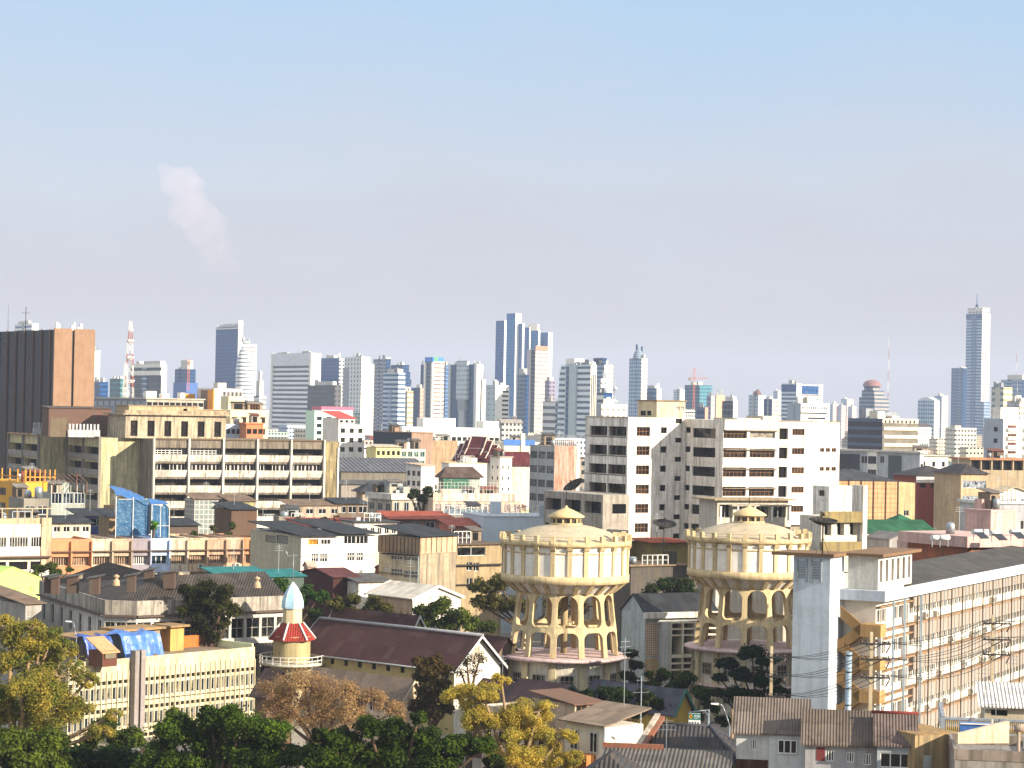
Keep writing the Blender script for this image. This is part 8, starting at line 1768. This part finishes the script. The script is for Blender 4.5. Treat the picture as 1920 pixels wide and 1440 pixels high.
def fill(px, D, W, Dp, h, b):
    P = pt(px, hz(px) + 10, D); x, y = P.x, P.y; r = .5 * max(W, Dp)
    bb = rad(b); cx = x + math.cos(bb) * W / 2 - math.sin(bb) * Dp / 2; cy = y + math.sin(bb) * W / 2 + math.cos(bb) * Dp / 2
    if not free(cx, cy, r * .82): return False
    wn_, wc_, gr = FR_.choice(WC if D < 1400 else WC[:8] + WC[:3] + WC[9:10]); rn, rm = FR_.choice(RC); rt = FR_.choice(['flat', 'flat', 'flat', 'gable', 'shed', 'hip'] if D < 900 else ['flat', 'flat', 'flat', 'gable']); 
    kind = 'house' if h < 13 else 'building'
    if W > 22 and h < 10: kind = 'warehouse'
    ft = FR_.choice(['tank', 'stair', 'antenna', 'rail', 'awning', '', 'cladding'])
    ftw = {'tank': 'with a steel tank on top', 'stair': 'with a small roof room', 'antenna': 'with a thin roof antenna', 'rail': 'with a railed roof', 'awning': 'with a long awning', '': '', 'cladding': 'with a dark attic band'}[ft]
    if rt != 'flat' and ft in ('tank', 'stair', 'rail'): ft = 'antenna'; ftw = 'with a thin roof antenna'
    size = 'tall' if h > 17 else 'wide' if W > 24 else 'small' if W < 8 else 'low' if h < 8 else ''
    rtx = f'flat roofed {kind}' if rt == 'flat' else f'{kind} under a {rn} {"hipped" if rt == "hip" else "pitched" if rt == "gable" else "sloping"} roof'
    loc = where(px, D); c = []
    for l in loc: c += [f'{size} {wn_} {rtx} {l}', f'{size} {wn_} {rtx} {ftw} {l}']
    lab = lab_ok(c)
    if not lab: return False
    T = Thing({'house': 'town_house', 'building': 'town_building', 'warehouse': 'warehouse'}[kind], lab, kind, px, hz(px) + 10, D, b, 'low buildings spread over the town', z=h)
    v = Vol(T, 0, 0, 0, W, Dp, h); wm = wall(wc_, gr) if D < 1300 else FW[wn_]
    if D < 1300:
        nz = max(1, int(h / 3.3)); nx = max(2, int(W / 3.2)); vis_z = max(0, nz - 3)
        hs = [q for q in v.cells('R', min(nx, 6), h - 3.3 * min(nz, 3) - .4, h - .4, min(nz, 3), FR_.uniform(.4, .75), .48)]
        hl = [q for q in v.cells('L', max(1, min(4, int(Dp / 4))), h - 3.3 * min(nz, 3) - .4, h - .4, min(nz, 3), .4, .45)] if FR_.random() < .5 else []
        v.walls(wm, R=hs, L=hl, rev=.3); fr = WHITE_FR if D < 620 else None
        v.wins('R', hs, 3, 1, GLF, fr, .25); v.wins('L', hl, 2, 1, GLF, fr, .25)
        if D < 620:
            for q in hs[:FR_.choice([0, 1, 2])]: ac(T.root, (q[0] + .2, -.03, q[2] - .45))
    else: v.walls(wm)
    if rt == 'gable': v.gable(rm, min(W, Dp) * .22, 'x', .5, wm)
    elif rt == 'shed': v.shed(rm, 0, Dp * .12, .5)
    elif rt == 'hip': v.hip(rm, min(W, Dp) * .22, .7)
    else:
        if D < 2200: v.parapet(wm, .9, .25)
        if D < 1000: clutter(T, v, h + .11, FR_.choice([1, 2, 2]))
        MB().box(.3, .3, h + .01, W - .3, Dp - .3, h + .1).build('roof', wall(FR_.choice(['6a645c', '8a8276', 'a49c90', '56524e']), .5), T.root)
    if ft == 'tank': tank(T.root, W * .3, Dp * .4, h, .8, 1.9)
    if ft == 'stair':
        q = FR_.uniform(.1, .5); MB().box(W * q, Dp * .3, h + .05, W * q + min(5, W * .4), Dp * .8, h + 2.7).build('roof_room', wm if D < 1300 else wall(wc_, gr), T.root)
    if ft == 'antenna': ant(T.root, (W * .5, Dp * .5, h), 4.5)
    if ft == 'rail':
        mb = MB()
        for i in range(9): mb.tube((W * i / 8, .1, h + .8), (W * i / 8, .1, h + 2.4), .06, n=4)
        mb.tube((0, .1, h + 2.4), (W, .1, h + 2.4), .06, n=4).tube((0, .1, h + 1.7), (W, .1, h + 1.7), .05, n=4); mb.build('roof_railing', WHT, T.root)
    if ft == 'awning': v.strip('R', -.3, W + .3, h - 3.2, h - 3.0, 1.4, rm, 'awning')
    if ft == 'cladding': v.strip('R', .1, W - .1, h - .9, h - .2, .12, DARK_FR, 'attic_band')
    return True
def hidden(px, D, h):
    y = hz(px) + (40 - h) * F / D
    if 1090 < px < 1578 and D > 395 and y > 785: return True
    if 10 < px < 632 and D > 545 and y > 815: return True
    if px < 175 and D > 740 and y > 640: return True
    if 1480 < px and D > 230 and y > 1065: return True
    if y > 1110: return True
    return False
cnt = 0
def run(n, x0, x1, D0, D1, ws, hs, tries=40):
    global cnt; k = 0
    for t in range(n * tries):
        if k >= n: break
        px = FR_.uniform(x0, x1); D = math.exp(FR_.uniform(math.log(D0), math.log(D1))); h = FR_.uniform(*hs)
        if FR_.random() < .12 and D > 700: h *= 1.6
        W = FR_.uniform(*ws); Dp = FR_.uniform(.6, 1.1) * min(W, 16); b = FR_.choice([14, 18, 22, 26, 30, 34, 40, 55])
        if hidden(px + W * .4 * F / D, D, h): continue
        if fill(px, D, W, Dp, h, b): k += 1
    cnt += k; return k
r_ = [run(60, 640, 1095, 430, 760, (5, 11), (8, 14.5)), run(56, 600, 1095, 760, 1300, (8, 18), (8, 15)), run(56, 1575, 1940, 430, 760, (5, 11), (8, 15)), run(44, 1575, 1940, 760, 1400, (8, 18), (8, 17)), run(18, 0, 640, 415, 535, (5, 9), (12, 18)),
 run(14, 640, 900, 390, 480, (5, 9), (9, 14)), run(66, 480, 1960, 1400, 2300, (12, 28), (9, 24)), run(56, 480, 1960, 2300, 3800, (20, 44), (10, 34))]
import sys; sys.stderr.write('fill %s\n' % r_)
bpy.context.view_layer.update()
dupl = [(k, len(v)) for k, v in LABELS.items() if len(v) > 1]
if dupl: print('DUPLICATE LABELS', dupl[:20])
bad = [k for k in LABELS if not 4 <= len(k.split()) <= 16]
if bad: print('LABEL LENGTH', bad)
print('objects', len(S.objects))
